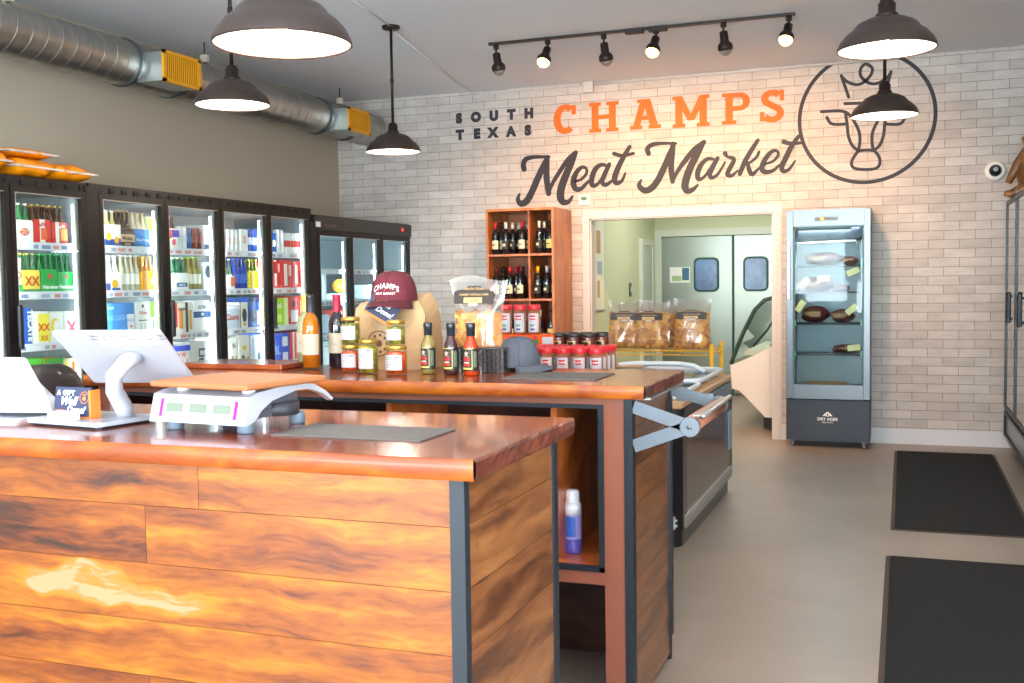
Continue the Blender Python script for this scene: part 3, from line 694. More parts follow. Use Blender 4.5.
M_end = wood('mesquite_end_grain', [(0, '#2b0f08'), (.4, '#5a2414'), (.8, '#7c3a20'), (1, '#a0522c')], 'Y', 2.2, .5, .25, stretch=4)
M_blk = mat('black_angle_steel', '#23282e', .45, .3)
M_mdf = mat('red_brown_paint', '#834a36', .5, var=.04)
M_in = wood('dark_stained_inside', [(0, '#1f0d09'), (.5, '#46231a'), (1, '#6a3a2c')], 'X', 1, .5, .1)
M_mat = mat('grey_rubber_mat', '#5a5653', .75, bump=.2, bscale=300)
HC = 1.113

def countertop(x0, x1, y0, y1, parent):
    """thick slab: polished top, pale front edge, rough end"""
    random.seed(5); b = MB(); n = 60; t = .043
    def xr(v): return x1-.0+.006*math.sin(v*31)+.004*math.sin(v*77)
    vs_top = []; 
    b.box(x0, x1-.012, y0+.002, y1, HC-t+.001, HC-.0005, M_in)
    b.add([(x0, y0, HC), (x1-.004, y0, HC), (x1-.004, y1, HC), (x0, y1, HC)], [(0, 1, 2, 3)], M_top)
    # front edge, softly rounded
    k = 40; rows = []
    for dz, dy in ((0, 0), (-.003, -.003), (-.02, -.0035), (-.039, -.003), (-t, 0)):
        rows.append([(x0+(x1-.004-x0)*i/k, y0+dy+(.0012*math.sin(i*1.7+dz*90) if dz < -.01 else 0), HC+dz) for i in range(k+1)])
    b.surf(rows, M_edge, True, flip=True)
    rows = []
    for dz, dx in ((0, -.004), (-.005, .0), (-.02, .001), (-.036, -.001), (-t, -.006)):
        rows.append([(x1+dx+(.0025*math.sin(i*1.3)+.002*math.sin(i*3.1+dz*200) if dz < -.002 else 0)*math.sin(PI*i/30), y0-.001+(y1-y0+.001)*i/30, HC+dz) for i in range(31)])
    b.surf(rows, M_end, False, flip=True)
    return b.build('countertop', parent, 'glossy red-brown slab top')

# ---- front counter: plank front, the point of sale side
c1 = thing('checkout_counter', 'front counter clad in orange-brown wood planks with a glossy slab top', 'counter', (0, 0, 0))
FX0, FX1, FY0, FY1 = -4.3, -.768, 1.855, 2.505
countertop(FX0, FX1, FY0, FY1, c1)
random.seed(3)
b = MB()
rz = [1.07, .970, .840, .710, .583, .453, .323, .193, .063]
joints = [[-2.9, -1.433], [-3.3, -1.577], [-3.7, -2.35], [-2.6], [-3.1, -1.58], [-2.0], [-3, -1.4], [-2.4]]
tones = {0: [.3, .25, .62], 1: [.5, .15, .7], 2: [.4, .55, .78], 3: [.35, .66], 4: [.2, .3, .55], 5: [.4, .6], 6: [.5, .3, .6], 7: [.4, .5]}
for r in range(8):
    xs = [FX0+.03]+joints[r]+[-.832]
    for j in range(len(xs)-1):
        b.cur = tones[r][j]
        b.box(xs[j]+.0006, xs[j+1]-.0006, FY0+.03, FY0+.048, rz[r+1]+.0006, rz[r]-.0006, M_plank)
b.cur = 0
b.box(FX0+.03, -.83, FY0+.045, FY0+.05, .06, 1.07, M_blk)
b.build('front_planks', c1)
b = MB()
tn = [.45, .7, .35, .6, .8, .4, .55, .5]
for r in range(8):
    b.cur = tn[r]; b.box(-.828, -.812, FY0+.035, FY1-.03, rz[r+1]+.0006, rz[r]-.0006, M_plankY)
b.cur = 0
b.build('side_planks', c1)
MB().box(-.836, -.806, FY0+.026, FY0+.056, .0, 1.07, M_blk).box(-.80599, -.8045, FY0+.0262, FY0+.052, 0, 1.07, M_blk).build('corner_post', c1, 'black steel corner angle')
MB().box(-.836, -.806, FY1-.055, FY1-.025, .0, 1.07, M_blk).build('corner_post', c1)
MB().box(FX0+.05, -.83, FY0+.055, FY1-.03, 1.05, 1.07, M_in).box(FX0+.03, FX0+.05, FY0+.05, FY1-.03, 0, 1.07, M_in).box(FX0+.05, -.83, FY0+.055, FY1-.04, .1, .12, M_in).box(-2.6, -2.58, FY0+.055, FY1-.04, 0, 1.05, M_in).build('carcass', c1)
MB().box(FX0+.05, -.84, FY0+.04, FY1-.08, 0, .06, M_blk).build('toe_kick', c1)

# ---- back counter
c2 = thing('service_counter', 'back counter with an open red-brown front, slab top and plank end', 'counter', (0, 0, 0))
BX0, BX1, BY0, BY1 = -3.05, -.778, 3.315, 3.965
countertop(BX0, BX1, BY0, BY1, c2)
fy = 3.35
ff = MB()
OX0, OX1, OZ0, OZ1 = BX0+.14, -.945, .50, 1.032
ff.box(BX0+.04, -.857, fy, fy+.02, OZ1+.012, 1.07, M_mdf)         # top rail
ff.box(OX1+.018, -.857, fy, fy+.02, 0, OZ1+.012, M_mdf)          # right stile
ff.box(BX0+.04, OX0-.018, fy, fy+.02, 0, OZ1+.012, M_mdf)
ff.box(OX0-.018, OX1+.018, fy, fy+.02, .44, OZ0-.016, M_mdf)
ff.build('face_frame', c2, 'red-brown painted front frame')
bf = MB().box(OX0-.018, OX1+.018, fy-.006, fy+.02, OZ1, OZ1+.014, M_blk).box(OX1, OX1+.018, fy-.006, fy+.02, OZ0-.016, OZ1, M_blk).box(OX0-.018, OX0, fy-.006, fy+.02, OZ0-.016, OZ1, M_blk).box(OX0-.018, OX1+.018, fy-.006, fy+.02, OZ0-.016, OZ0, M_blk)
bf.build('opening_trim', c2, 'black metal trim around the opening')
MB().box(OX0, OX1, fy+.02, BY1-.03, OZ0-.02, OZ0, wood('oak_shelf', [(0, '#7a3414'), (.5, '#b35c26'), (1, '#cf8344')], 'X', 1, .4, .3)).build('shelf', c2)
cs = MB().box(BX0+.04, BX0+.06, fy+.02, BY1-.03, 0, 1.07, M_in).box(-.90, -.868, fy+.02, BY1-.03, 0, 1.07, M_in).box(BX0+.06, -.88, BY1-.05, BY1-.03, 0, 1.07, M_in).box(BX0+.06, -.88, fy+.02, BY1-.05, 1.055, 1.07, M_in)
cs.build('carcass', c2)
for x in (-1.76, -1.13):
    MB().box(x, x+.02, fy+.06, BY1-.05, OZ0, 1.055, wood('oak_shelf', [], 'X')).build('divider', c2)
random.seed(9)
b = MB()
for r in range(8):
    b.cur = (.55, .3, .7, .62, .5, .75, .4, .6)[r]
    b.box(-.866, -.832, fy+.03, BY1-.03, rz[r+1]-(.04 if r == 7 else 0)+.0006, rz[r]-.0006, M_plankY)
b.cur = 0
b.build('end_planks', c2)
MB().box(-.857, -.828, fy-.006, fy+.034, 0, 1.07, M_blk).build('corner_post', c2)
MB().box(-.85, -.82, BY1-.05, BY1-.02, .10, 1.05, M_blk).build('corner_post', c2)
MB().box(-.85, -.826, BY1-.04, BY1-.022, .0, .1, M_blk, bev=.005).build('levelling_foot', c2)
MB().box(BX1-.10, BX1+.002, BY0+.07, BY1-.02, HC-.052, HC-.0435, mat('satin_steel', '#b8b6b2', .35, .9)).build('underplate', c2)

def countermat(loc, w, d, label):
    t = thing('counter_mat', label, 'counter mat', loc, 0, 'rubber counter mats')
    MB().box(0, w*.36, 0, d, .0005, .004, M_mat).build('mat_section', t)
    MB().box(w*.362, w, 0, d, .0005, .004, M_mat).build('mat_section', t)
countermat((-1.345, 2.035, HC), .375, .19, 'flat grey rubber mat on the front counter beside the scale')
countermat((-1.335, 3.47, HC), .345, .275, 'flat grey rubber mat on the back counter beside the grey cap')
e = tag(MB().box(-2.86, -2.36, 3.66, 3.93, HC+.0005, HC+.022, M_top, bev=.003).build('serving_board'), 'low glossy wooden board at the left of the back counter', 'wooden board')

# ---- butcher paper cutter bolted to the end of the back counter
M_arm = mat('blue_grey_painted_steel', '#6d757e', .4, .35)
rc = thing('paper_roll_cutter', 'grey steel butcher-paper cutter bolted to the end of the back counter', 'paper cutter', (0, 0, 0))
def arm(y, up, hub_x, hub_z, zt, zb, t=.006):
    x0 = -.826
    def bar(za, dz, width):
        a = Vector((x0, za)); h = Vector((hub_x, hub_z)); dr = (h-a).normalized(); nn = Vector((-dr.y, dr.x))*width/2
        p = [a+nn, h+nn, h-nn, a-nn]
        m.prism([(q.x, q.y) for q in p], -t/2, t/2, M_arm, M=Y_FACE(0, y, 0))
    m = MB()
    bar(zt, 0, .042)
    if zb: bar(zb, 0, .042)
    m.lathe([(.001, -.011), (.031, -.011), (.033, -.007), (.033, .007), (.031, .011), (.001, .011)], M_arm, 28, smooth=False, M=frame((hub_x, y, hub_z), (1, 0, 0), (0, 0, 1)))
    m.build('bracket_arm', rc)
arm(3.352, 0, -.640, .982, 1.042, .912)
arm(3.925, 0, -.640, .99, 1.042, 0)
MB().lathe([(.001, 0), (.007, 0), (.007, .006), (.001, .007)], mat('bolt_steel', '#8b8f93', .3, 1), 12, M=frame((-.640, 3.34, .982), (1, 0, 0), (0, 0, 1))).build('bolt', rc)
MB().box(-.80, -.66, 3.918, 3.924, 1.0, 1.03, M_arm).build('slotted_bar', rc)
MB().cyl((-.60, 3.36, 1.015), (-.60, 3.92, 1.02), .009, mat('satin_steel', '#b8b6b2', .35, .9), 10).box(-.632, -.60, 3.36, 3.92, 1.016, 1.02, mat('satin_steel', '#b8b6b2', .35, .9)).build('cutting_bar', rc)
pr = MB().lathe([(.012, 0), (.028, 0), (.028, .55), (.012, .55)], mat('pink_butcher_paper', '#a86a52', .75), 24, M=frame((-.640, 3.915, .986), (1, 0, 0), (0, 0, 1)))
tag(pr.build('butcher_paper_roll'), 'pink-brown roll of butcher paper held in the steel cutter', 'paper roll')

# spray can on the shelf inside the back counter
sp = thing('spray_can', 'white and purple spray can on the shelf inside the back counter', 'spray can', (-1.09, 3.52, OZ0))
M_wp = mat('can_white', '#e8e8f0', .35); M_pp = mat('can_purple', '#5b4fa6', .4)
MB().lathe([(.03, 0), (.031, .004), (.031, .05)], M_pp, 20).lathe([(.031, .05), (.031, .135)], mat('can_lilac', '#9a92d0', .4), 20, cap=False).lathe([(.031, .135), (.031, .165), (.026, .178)], M_wp, 20).build('can_body', sp)
MB().lathe([(.024, .176), (.025, .18), (.024, .215), (.018, .222)], M_wp, 18).box(-.03, .0, -.006, .006, .2, .212, M_wp).build('nozzle_cap', sp)
MB().add([(.0316*math.cos(a), .0316*math.sin(a), z) for z in (.06, .13) for a in [math.radians(-125+70*i/8) for i in range(9)]], [(i, i+1, 10+i, 9+i) for i in range(8)], mat('can_blue_label', '#3f63b8', .4)).build('label', sp)

# ================================================================== goods on the back counter
M_ink = mat('print_black', '#1d1b1c', .5); M_wlab = mat('label_white', '#bdbabd', .6); M_cream = mat('label_cream', '#b9ae98', .6)
M_gold = mat('lid_gold', '#c9a24c', .3, .8); M_blkcap = mat('cap_black', '#20242b', .35, coat=.3); M_redp = mat('print_red', '#c3252b', .5)
M_navyc = mat('card_navy', '#2b3350', .5); M_orc = mat('card_orange', '#d9752c', .5); M_wht = mat('print_white', '#f3f3f3', .5)
M_ylw = mat('print_yellow', '#e3c35c', .5)
def liquid(name, col, rough=.05, sat=0):
    return mat(name, col, rough, 0, coat=.8)
def arc_label(mb, r, z0, z1, a0, a1, m, n=16):
    a = [math.radians(a0+(a1-a0)*i/n) for i in range(n+1)]
    vs = [(r*math.cos(t), r*math.sin(t), z) for z in (z0, z1) for t in a]
    mb.add(vs, [(i, i+1, n+2+i, n+1+i) for i in range(n)], m, True)
def arc_text(mb, s, r, z, ang, size, m, bold=.01):
    """short line of type wrapped round a cylinder, centred at ang degrees"""
    vs, fs = text_geo(s, size, bold, 1.0, 0, 'CENTER', 1.0)
    a0 = math.radians(ang)
    mb.add([(r*math.cos(a0+x/r), r*math.sin(a0+x/r), z+y) for x, y, _ in vs], fs, m)
def wine(loc, label, gl, cap, lab, fill=None, wob=0, nm='wine_bottle'):
    t = thing(nm, label, 'wine bottle', loc, math.radians(wob))
    R = .037; H = .303
    prof = [(.001, .004), (.03, .001), (R, .008), (R, .175), (R*.97, .19), (R*.8, .208), (R*.5, .222), (.0155, .235), (.014, .25), (.014, H-.012), (.0155, H-.010), (.0155, H-.002), (.001, H)]
    MB().lathe(prof, gl, 28, cap=False).build('bottle_glass', t)
    if fill:
        MB().lathe([(.001, .008), (R-.003, .01), (R-.003, .172), (R*.72, .207), (.012, .232), (.001, .233)], fill, 24, cap=False).build('wine', t)
    MB().lathe([(.0168, .232), (.0172, .236), (.0165, H-.012), (.0172, H-.01), (.0172, H-.001), (.0155, H+.001), (.001, H+.001)], cap, 20, cap=False).build('capsule', t, None)
    lb = MB(); arc_label(lb, R+.0005, .062, .145, -175, -5, lab)
    for k, (w, z) in enumerate(((60, .12), (34, .108), (22, .078))):
        arc_label(lb, R+.0009, z, z+.0012, -90-w/2, -90+w/2, mat('label_script_grey', '#9a8f84', .6), 8)
    arc_text(lb, 'Vino', R+.001, .094, -90, .02, mat('label_script_grey', '#9a8f84', .6))
    lb.build('label', t); return t
G_clear = glass('bottle_clear_glass', '#fbfff8', .5)
L_rose = mat('rose_wine', '#ff8a1e', .08, 0, coat=.3, trans=.55, ior=1.1); L_white = mat('white_wine', '#e2dca8', .08, 0, coat=.3, trans=.55, ior=1.1)
G_dark = mat('dark_wine_glass', '#1b1420', .06, 0, coat=.9)
wine((-2.365, 3.86, HC), 'pale white wine bottle with gold capsule half hidden behind the rose wine bottle', G_clear, mat('capsule_gold', '#d8b25a', .35, .4), M_cream, L_white)
wine((-2.255, 3.72, HC), 'orange rose wine bottle with black capsule and cream label', G_clear, M_blkcap, M_cream, L_rose)
wine((-2.195, 3.83, HC), 'dark red wine bottle with wine-red capsule behind the left salsa jars', G_dark, mat('capsule_red', '#a3213d', .35, .2), M_cream)

def jar(loc, label, fill, kind, h=.108, r=.038):
    t = thing('glass_jar', label, 'jar', loc, 0, None)
    MB().lathe([(.001, .003), (r-.003, .001), (r, .006), (r, h-.026), (r-.003, h-.02), (r-.006, h-.014)], glass('jar_glass', '#fbfff8', .6), 28, cap=False).build('glass', t)
    MB().lathe([(.001, .004), (r-.003, .005), (r-.003, h-.026), (.001, h-.022)], fill, 24, cap=False).build('filling', t, kind)
    MB().lathe([(r-.003, h-.016), (r-.001, h-.015), (r-.001, h-.004), (r-.004, h), (.001, h)], M_gold, 28, cap=False).build('lid', t, 'gold screw lid')
    lb = MB(); arc_label(lb, r+.0006, .02, h-.035, -150, -35, M_wlab)
    for k in range(5):
        arc_label(lb, r+.001, h-.044-.009*k, h-.0425-.009*k, -140, -140+(50, 78, 60, 84, 40)[k], mat('small_print_grey', '#5e5b64', .6), 10)
    arc_text(lb, 'CHAMPS', r+.0012, h-.055+.01, -70, .008, M_ink)
    lb.build('label', t); return t
def chunky(name, a, b, sc=90):
    m = bpy.data.materials.new(name); nt, N, L = nodes_of(m); p = N['Principled BSDF']
    tc = N.new('ShaderNodeTexCoord'); v = N.new('ShaderNodeTexVoronoi'); v.inputs['Scale'].default_value = sc
    L.new(tc.outputs['Object'], v.inputs['Vector'])
    cr = N.new('ShaderNodeValToRGB'); cr.color_ramp.elements[0].color = srgb(a); cr.color_ramp.elements[1].color = srgb(b)
    sp = N.new('ShaderNodeSeparateColor'); L.new(v.outputs['Color'], sp.inputs[0]); L.new(sp.outputs[0], cr.inputs[0])
    L.new(cr.outputs[0], p.inputs['Base Color']); p.inputs['Roughness'].default_value = .3; p.inputs['Coat Weight'].default_value = .4
    bp = N.new('ShaderNodeBump'); bp.inputs['Strength'].default_value = .5; bp.inputs['Distance'].default_value = .004
    L.new(v.outputs['Distance'], bp.inputs['Height']); L.new(bp.outputs[0], p.inputs['Normal'])
    return m
F_salsa = chunky('red_salsa', '#a5330f', '#d4581e', 160); F_olive = chunky('green_olives', '#6e6610', '#a89a28', 70); F_pickle = chunky('pickled_peppers', '#5e5a18', '#8f8838', 60)
jar((-2.03, 3.645, HC), 'jar of red salsa at the bottom of the left jar stack', F_salsa, 'red salsa')
jar((-2.03, 3.645, HC+.1085), 'jar with white label stacked on the left salsa jar', F_pickle, 'green pickled peppers')
jar((-1.93, 3.60, HC), 'single jar of green olives between the two jar stacks', F_olive, 'green olives', .132, .038)
jar((-1.79, 3.56, HC), 'larger jar of red salsa at the bottom of the right jar stack', F_salsa, 'red salsa', .112, .041)
jar((-1.79, 3.56, HC+.1125), 'jar with green pickle showing, stacked on the right salsa jar', F_pickle, 'green pickles', .095, .036)

M_blab = mat('sauce_label_black', '#1f1e1a', .45)
def sauce(loc, label, fill, kind):
    t = thing('sauce_bottle', label, 'sauce bottle', loc, 0, None)
    r = .0285; h = .195
    MB().lathe([(.001, .002), (r-.003, .001), (r, .006), (r, .104), (r*.93, .115), (r*.66, .130), (.0145, .142), (.0135, .15), (.001, .15)], fill, 24, cap=False).build('bottle_body', t, kind)
    MB().lathe([(.0150, .146), (.0165, .148), (.0160, .17), (.0175, .172), (.0175, .192), (.016, h), (.001, h)], M_blkcap, 20, cap=False).build('cap', t, 'black shrink cap')
    lb = MB(); arc_label(lb, r+.0005, .018, .10, -178, 0, M_blab, 20)
    arc_label(lb, r+.0009, .036, .046, -135, -78, M_redp); arc_label(lb, r+.0009, .056, .066, -135, -78, M_redp); arc_label(lb, r+.0009, .024, .030, -165, -60, M_ylw); arc_label(lb, r+.0009, .0985, .1005, -175, -60, M_ylw)
    arc_label(lb, r+.0009, .046, .052, -130, -84, M_cream)
    arc_label(lb, r+.0009, .03, .094, -62, -58, M_ylw); arc_label(lb, r+.0009, .032, .09, -50, -22, mat('label_green_grey', '#5c6b5c', .5))
    # star badge
    st = [((.011 if i % 2 == 0 else .0052)*math.sin(PI*i/5), (.011 if i % 2 == 0 else .0052)*math.cos(PI*i/5)) for i in range(10)]
    a0 = math.radians(-107)
    lb.add([((r+.0012)*math.cos(a0+x/r), (r+.0012)*math.sin(a0+x/r), .082+z) for x, z in st], [tuple(range(10))], M_cream)
    arc_text(lb, 'SAUCE', r+.0012, .069, -107, .0075, M_cream)
    lb.build('label', t); return t
sauce((-1.69, 3.63, HC), 'sauce bottle with pale mustard-green sauce, first of three beside the paper bag', mat('sauce_mustard_green', '#80713a', .15, coat=.8), 'mustard-green sauce')
sauce((-1.582, 3.60, HC), 'sauce bottle with dark brown sauce, middle one of three', mat('sauce_dark_brown', '#3a1f1a', .12, coat=.8), 'dark brown sauce')
sauce((-1.498, 3.59, HC), 'sauce bottle with bright orange-red sauce in front of the black basket', mat('sauce_orange_red', '#a8330a', .15, coat=.8), 'orange-red sauce')

# ---- kraft paper bag with cap and card
M_kraft = mat('kraft_paper', '#b8946c', .8, bump=.15, bscale=30, var=.06, vscale=8)
M_kraft2 = mat('kraft_paper_fold', '#cba478', .8, bump=.15, bscale=30)
kb = thing('paper_bag', 'large kraft paper bag with a rolled top holding a maroon cap', 'paper bag', (-2.085, 3.765, HC), math.radians(4))
b = MB(); w, d, h = .315, .2, .275
rows = []
# body cross-sections: front face, right gusset (creased inward), back, left gusset; pinched towards the top
for k in range(11):
    v = k/10; z = h*v; pin = 1-.30*max(0, (v-.35)/.65)**1.5; cr = .012+.03*v
    f0, f1 = d/2-d/2*pin, d/2+d/2*pin
    ww = w*(1-.04*v); wob = .004*math.sin(k*1.9)
    q5 = max(0, (v-.75)/.25)**2; ww *= 1-.10*q5
    rows.append([(wob+.02*q5, f0, z-.01*q5), (ww*.35, f0-.006*math.sin(v*PI)+wob, z), (ww*.7, f0-.004, z+.004*math.sin(v*3)), (ww, f0+wob, z), (ww-cr*.8, (f0+f1)/2, z-.0), (ww, f1, z+.03*v**3), (ww*.5, f1+.004, z+.02*v**3), (0, f1, z), (cr*.6, (f0+f1)/2, z)])
b.surf(rows, M_kraft, False, closed_u=True)
b.add([rows[0][i] for i in range(9)], [tuple(range(8, -1, -1))], M_kraft)
b.add([rows[-1][i] for i in range(9)], [tuple(range(9))], M_kraft2)
b.build('bag_body', kb)
for i in range(0):
    u = i/8; fl.append([(.16+.155*u, .055-.03*math.sin(u*PI), h-.012+.03*math.sin(u*PI)), (.165+.165*u, .13+.01*math.sin(u*PI), h+.014+.035*math.sin(u*2.2)), (.2+.145*u, .185, h-.03+.03*math.sin(u*PI))])
# printed round stamp on the front
b = MB(); F = Y_FACE(.115, -.0085, .105)
b.disc(.052, mat('kraft_print_brown', '#5b3c28', .7), F, 28, .048)
for a in range(0, 360, 40):
    b.disc(.006, mat('kraft_print_brown', '#5b3c28', .7), Y_FACE(.115+.034*math.cos(math.radians(a)), -.0088, .105+.034*math.sin(math.radians(a))), 8)
b.disc(.014, mat('kraft_print_brown', '#5b3c28', .7), Y_FACE(.115, -.0088, .105), 12)
b.build('printed_stamp', kb, 'round brown stamp printed on the bag')

# navy gift card stuck in the bag mouth
gc = thing('gift_card', 'navy gift card with an orange edge under the maroon cap brim', 'card', (-1.905, 3.705, HC+.252), 0)
R_ = Matrix.Rotation(math.radians(28), 4, 'Y') @ Matrix.Rotation(math.radians(-12), 4, 'X')
b = MB(M=R_); b.box(-.075, .058, -.0015, 0, -.05, .035, M_navyc).box(-.075, .058, -.002, .0002, -.058, -.050, M_orc); b.build('card', gc)
b = MB(M=R_); b.text('Well', .03, M_wht, Y_FACE(-.01, -.0022, .0), bold=.02, shear=.3).text('Done!', .03, M_wht, Y_FACE(.005, -.0022, -.03), bold=.02, shear=.3); b.build('lettering', gc)

# caps
def baseball_cap(name, label, loc, rz, m_c, m_b, R=.085, hgt=.115, tilt=0, deco=None):
    t = thing(name, label, 'cap', loc, rz)
    Rt = Matrix.Rotation(tilt, 4, 'X')
    b = MB(M=Rt); rows = []
    n = 28
    for k in range(9):
        a = PI/2*k/8; rr = math.cos(a)**.55 if k < 8 else 0.02; z = hgt*math.sin(a)
        if k == 0: rr = 1.0
        rows.append([(R*rr*math.cos(2*PI*i/n)*.93, R*1.12*rr*math.sin(2*PI*i/n), z) for i in range(n)])
    b.surf(rows, m_c, True, closed_u=True)
    b.build('crown', t)
    b = MB(M=Rt); rows = []
    for k in range(6):
        q = k/5; row = []
        for i in range(17):
            a = math.radians(-160+140*i/16)
            bx = R*.93*math.cos(a); by = R*1.12*math.sin(a)
            ext = .072*math.sin((i/16)*PI)**.6
            row.append((bx*(1+.04*q), by-ext*q, .006-.018*q*q+(-.020)*(abs(bx)/R)**2*(.3+q)))
        rows.append(row)
    b.surf(rows, m_b, True); b.build('brim', t, solid=.003)
    MB(M=Rt).sphere((0, 0, hgt), .007, m_b, 10, 6, (1, 1, .5)).build('top_button', t)
    b = MB(M=Rt)
    for a in (PI/2, PI/2+PI/3, PI/2-PI/3):
        # seams traced along the crown profile
        q = []
        for k in range(17):
            u = -1+2*k/16; aa = PI/2*(1-abs(u)); rr = (math.cos(aa)**.55 if aa < PI/2-.01 else .02)*math.copysign(1, u)
            q.append((R*.93*rr*math.cos(a)*1.004, R*1.12*rr*math.sin(a)*1.004, hgt*math.sin(aa)*1.003))
        b.tube(q, .0011, m_b, 5)
    b.build('seam', t)
    if deco: deco(t, Rt, R, hgt)
    return t
M_mar = mat('cap_maroon', '#61222c', .85, bump=.15, bscale=300); M_mar2 = mat('cap_maroon_dark', '#521b24', .85, bump=.1, bscale=300)
def champs_deco(t, Rt, R, hgt):
    def wrap(mb, s, size, z, m, arch=0.0):
        vs, fs = text_geo(s, size, .008, 1.12, 0, 'CENTER', 1.0); out = []
        for x, y, _ in vs:
            zz = z+y-arch*x*x; k = math.asin(min(.95, zz/hgt)); rr = math.cos(k)**.55+.012
            a = -PI/2+x/(R*rr*1.0)
            out.append((R*.93*rr*math.cos(a), R*1.12*rr*math.sin(a)-.001, zz))
        mb.add(out, fs, m)
    b = MB(M=Rt); wrap(b, 'CHAMPS', .029, .055, M_wht, 5); wrap(b, 'MEAT MARKET', .0125, .030, M_wht); wrap(b, '*', .016, .040, M_orc)
    b.build('lettering', t, 'white embroidered CHAMPS MEAT MARKET')
    b = MB(M=Rt); b.add([(-.03, -.128, .0045), (.012, -.136, .0045), (.016, -.120, .0075), (-.024, -.114, .0075)], [(0, 1, 2, 3)], M_orc); b.build('brim_sticker', t, 'orange sticker on the brim')
baseball_cap('baseball_cap', 'maroon baseball cap with white lettering resting on the paper bag', (-1.915, 3.80, HC+.275), math.radians(7), M_mar, M_mar2, R=.098, hgt=.118, tilt=math.radians(2), deco=champs_deco)
M_gcap = mat('cap_grey', '#484b54', .85, bump=.15, bscale=300)
baseball_cap('baseball_cap', 'plain dark grey baseball cap leaning against the black basket', (-1.385, 3.80, HC+.018), math.radians(75), M_gcap, M_gcap, R=.078, hgt=.115, tilt=math.radians(-3))

# ---- woven basket with a big bag of chips
def weave():
    m = bpy.data.materials.new('black_woven_strap'); nt, N, L = nodes_of(m); p = N['Principled BSDF']
    p.inputs['Base Color'].default_value = srgb('#3a3230'); p.inputs['Roughness'].default_value = .35; p.inputs['Coat Weight'].default_value = .3
    return m
M_wv = weave(); M_wv2 = mat('black_woven_strap_deep', '#151212', .6)
bk = thing('woven_basket', 'black woven plastic basket holding a bag of tortilla chips', 'basket', (-1.635, 3.70, HC), math.radians(2))
b = MB(); W, D, Hb = .225, .17, .093
b.box(.004, W-.004, .004, D-.004, .001, .004, M_wv2)
for (x0, x1, y0, y1) in ((0, W, 0, .003), (0, W, D-.003, D), (0, .003, 0, D), (W-.003, W, 0, D)):
    b.box(x0, x1, y0, y1, .0, Hb-.004, M_wv2)
nr, nc = 7, 13
for r in range(nr):
    for c in range(nc):
        if (r+c) % 2 == 0:
            b.box(W*c/nc+.0012, W*(c+1)/nc-.0012, -.0035, 0, Hb*r/nr+.001, Hb*(r+1)/nr-.001, M_wv, bev=.002)
        else:
            b.box(W*c/nc+.004, W*(c+1)/nc-.004, -.0018, 0, Hb*r/nr, Hb*(r+1)/nr, M_wv)
    for c in range(9):
        if (r+c) % 2 == 0:
            b.box(W, W+.0035, D*c/9+.0012, D*(c+1)/9-.0012, Hb*r/nr+.001, Hb*(r+1)/nr-.001, M_wv, bev=.002)
            b.box(-.0035, 0, D*c/9+.0012, D*(c+1)/9-.0012, Hb*r/nr+.001, Hb*(r+1)/nr-.001, M_wv, bev=.002)
b.build('woven_wall', bk)
MB().tube([(0, 0, Hb), (W, 0, Hb), (W, D, Hb), (0, D, Hb)], .0055, M_wv, 8, closed=True).build('rim', bk)

M_film = glass('plastic_film', '#fbfaf8', .6, .15, .06, .10)
def chips_mat():
    m = bpy.data.materials.new('tortilla_chips'); nt, N, L = nodes_of(m); p = N['Principled BSDF']
    tc = N.new('ShaderNodeTexCoord'); v = N.new('ShaderNodeTexVoronoi'); v.inputs['Scale'].default_value = 34; v.inputs['Randomness'].default_value = 1
    n = N.new('ShaderNodeTexNoise'); n.inputs['Scale'].default_value = 25; L.new(tc.outputs['Object'], n.inputs['Vector'])
    va = N.new('ShaderNodeVectorMath'); va.operation = 'MULTIPLY_ADD'; va.inputs[1].default_value = (.03, .03, .03); L.new(n.outputs['Color'], va.inputs[0]); L.new(tc.outputs['Object'], va.inputs[2])
    L.new(va.outputs[0], v.inputs['Vector'])
    sp = N.new('ShaderNodeSeparateColor'); L.new(v.outputs['Color'], sp.inputs[0])
    cr = N.new('ShaderNodeValToRGB'); e = cr.color_ramp.elements; e[0].color = srgb('#a8600f'); e[1].color = srgb('#e8ae50'); k = e.new(.5); k.color = srgb('#d0851c')
    L.new(sp.outputs[0], cr.inputs[0]); L.new(cr.outputs[0], p.inputs['Base Color']); p.inputs['Roughness'].default_value = .55
    bp = N.new('ShaderNodeBump'); bp.inputs['Strength'].default_value = .7; bp.inputs['Distance'].default_value = .008
    L.new(sp.outputs[1], bp.inputs['Height']); L.new(bp.outputs[0], p.inputs['Normal'])
    return m
M_chip = chips_mat(); M_klab = mat('chip_label_brown_black', '#2c211b', .5); M_tanp = mat('chip_label_tan', '#c7a06c', .5)
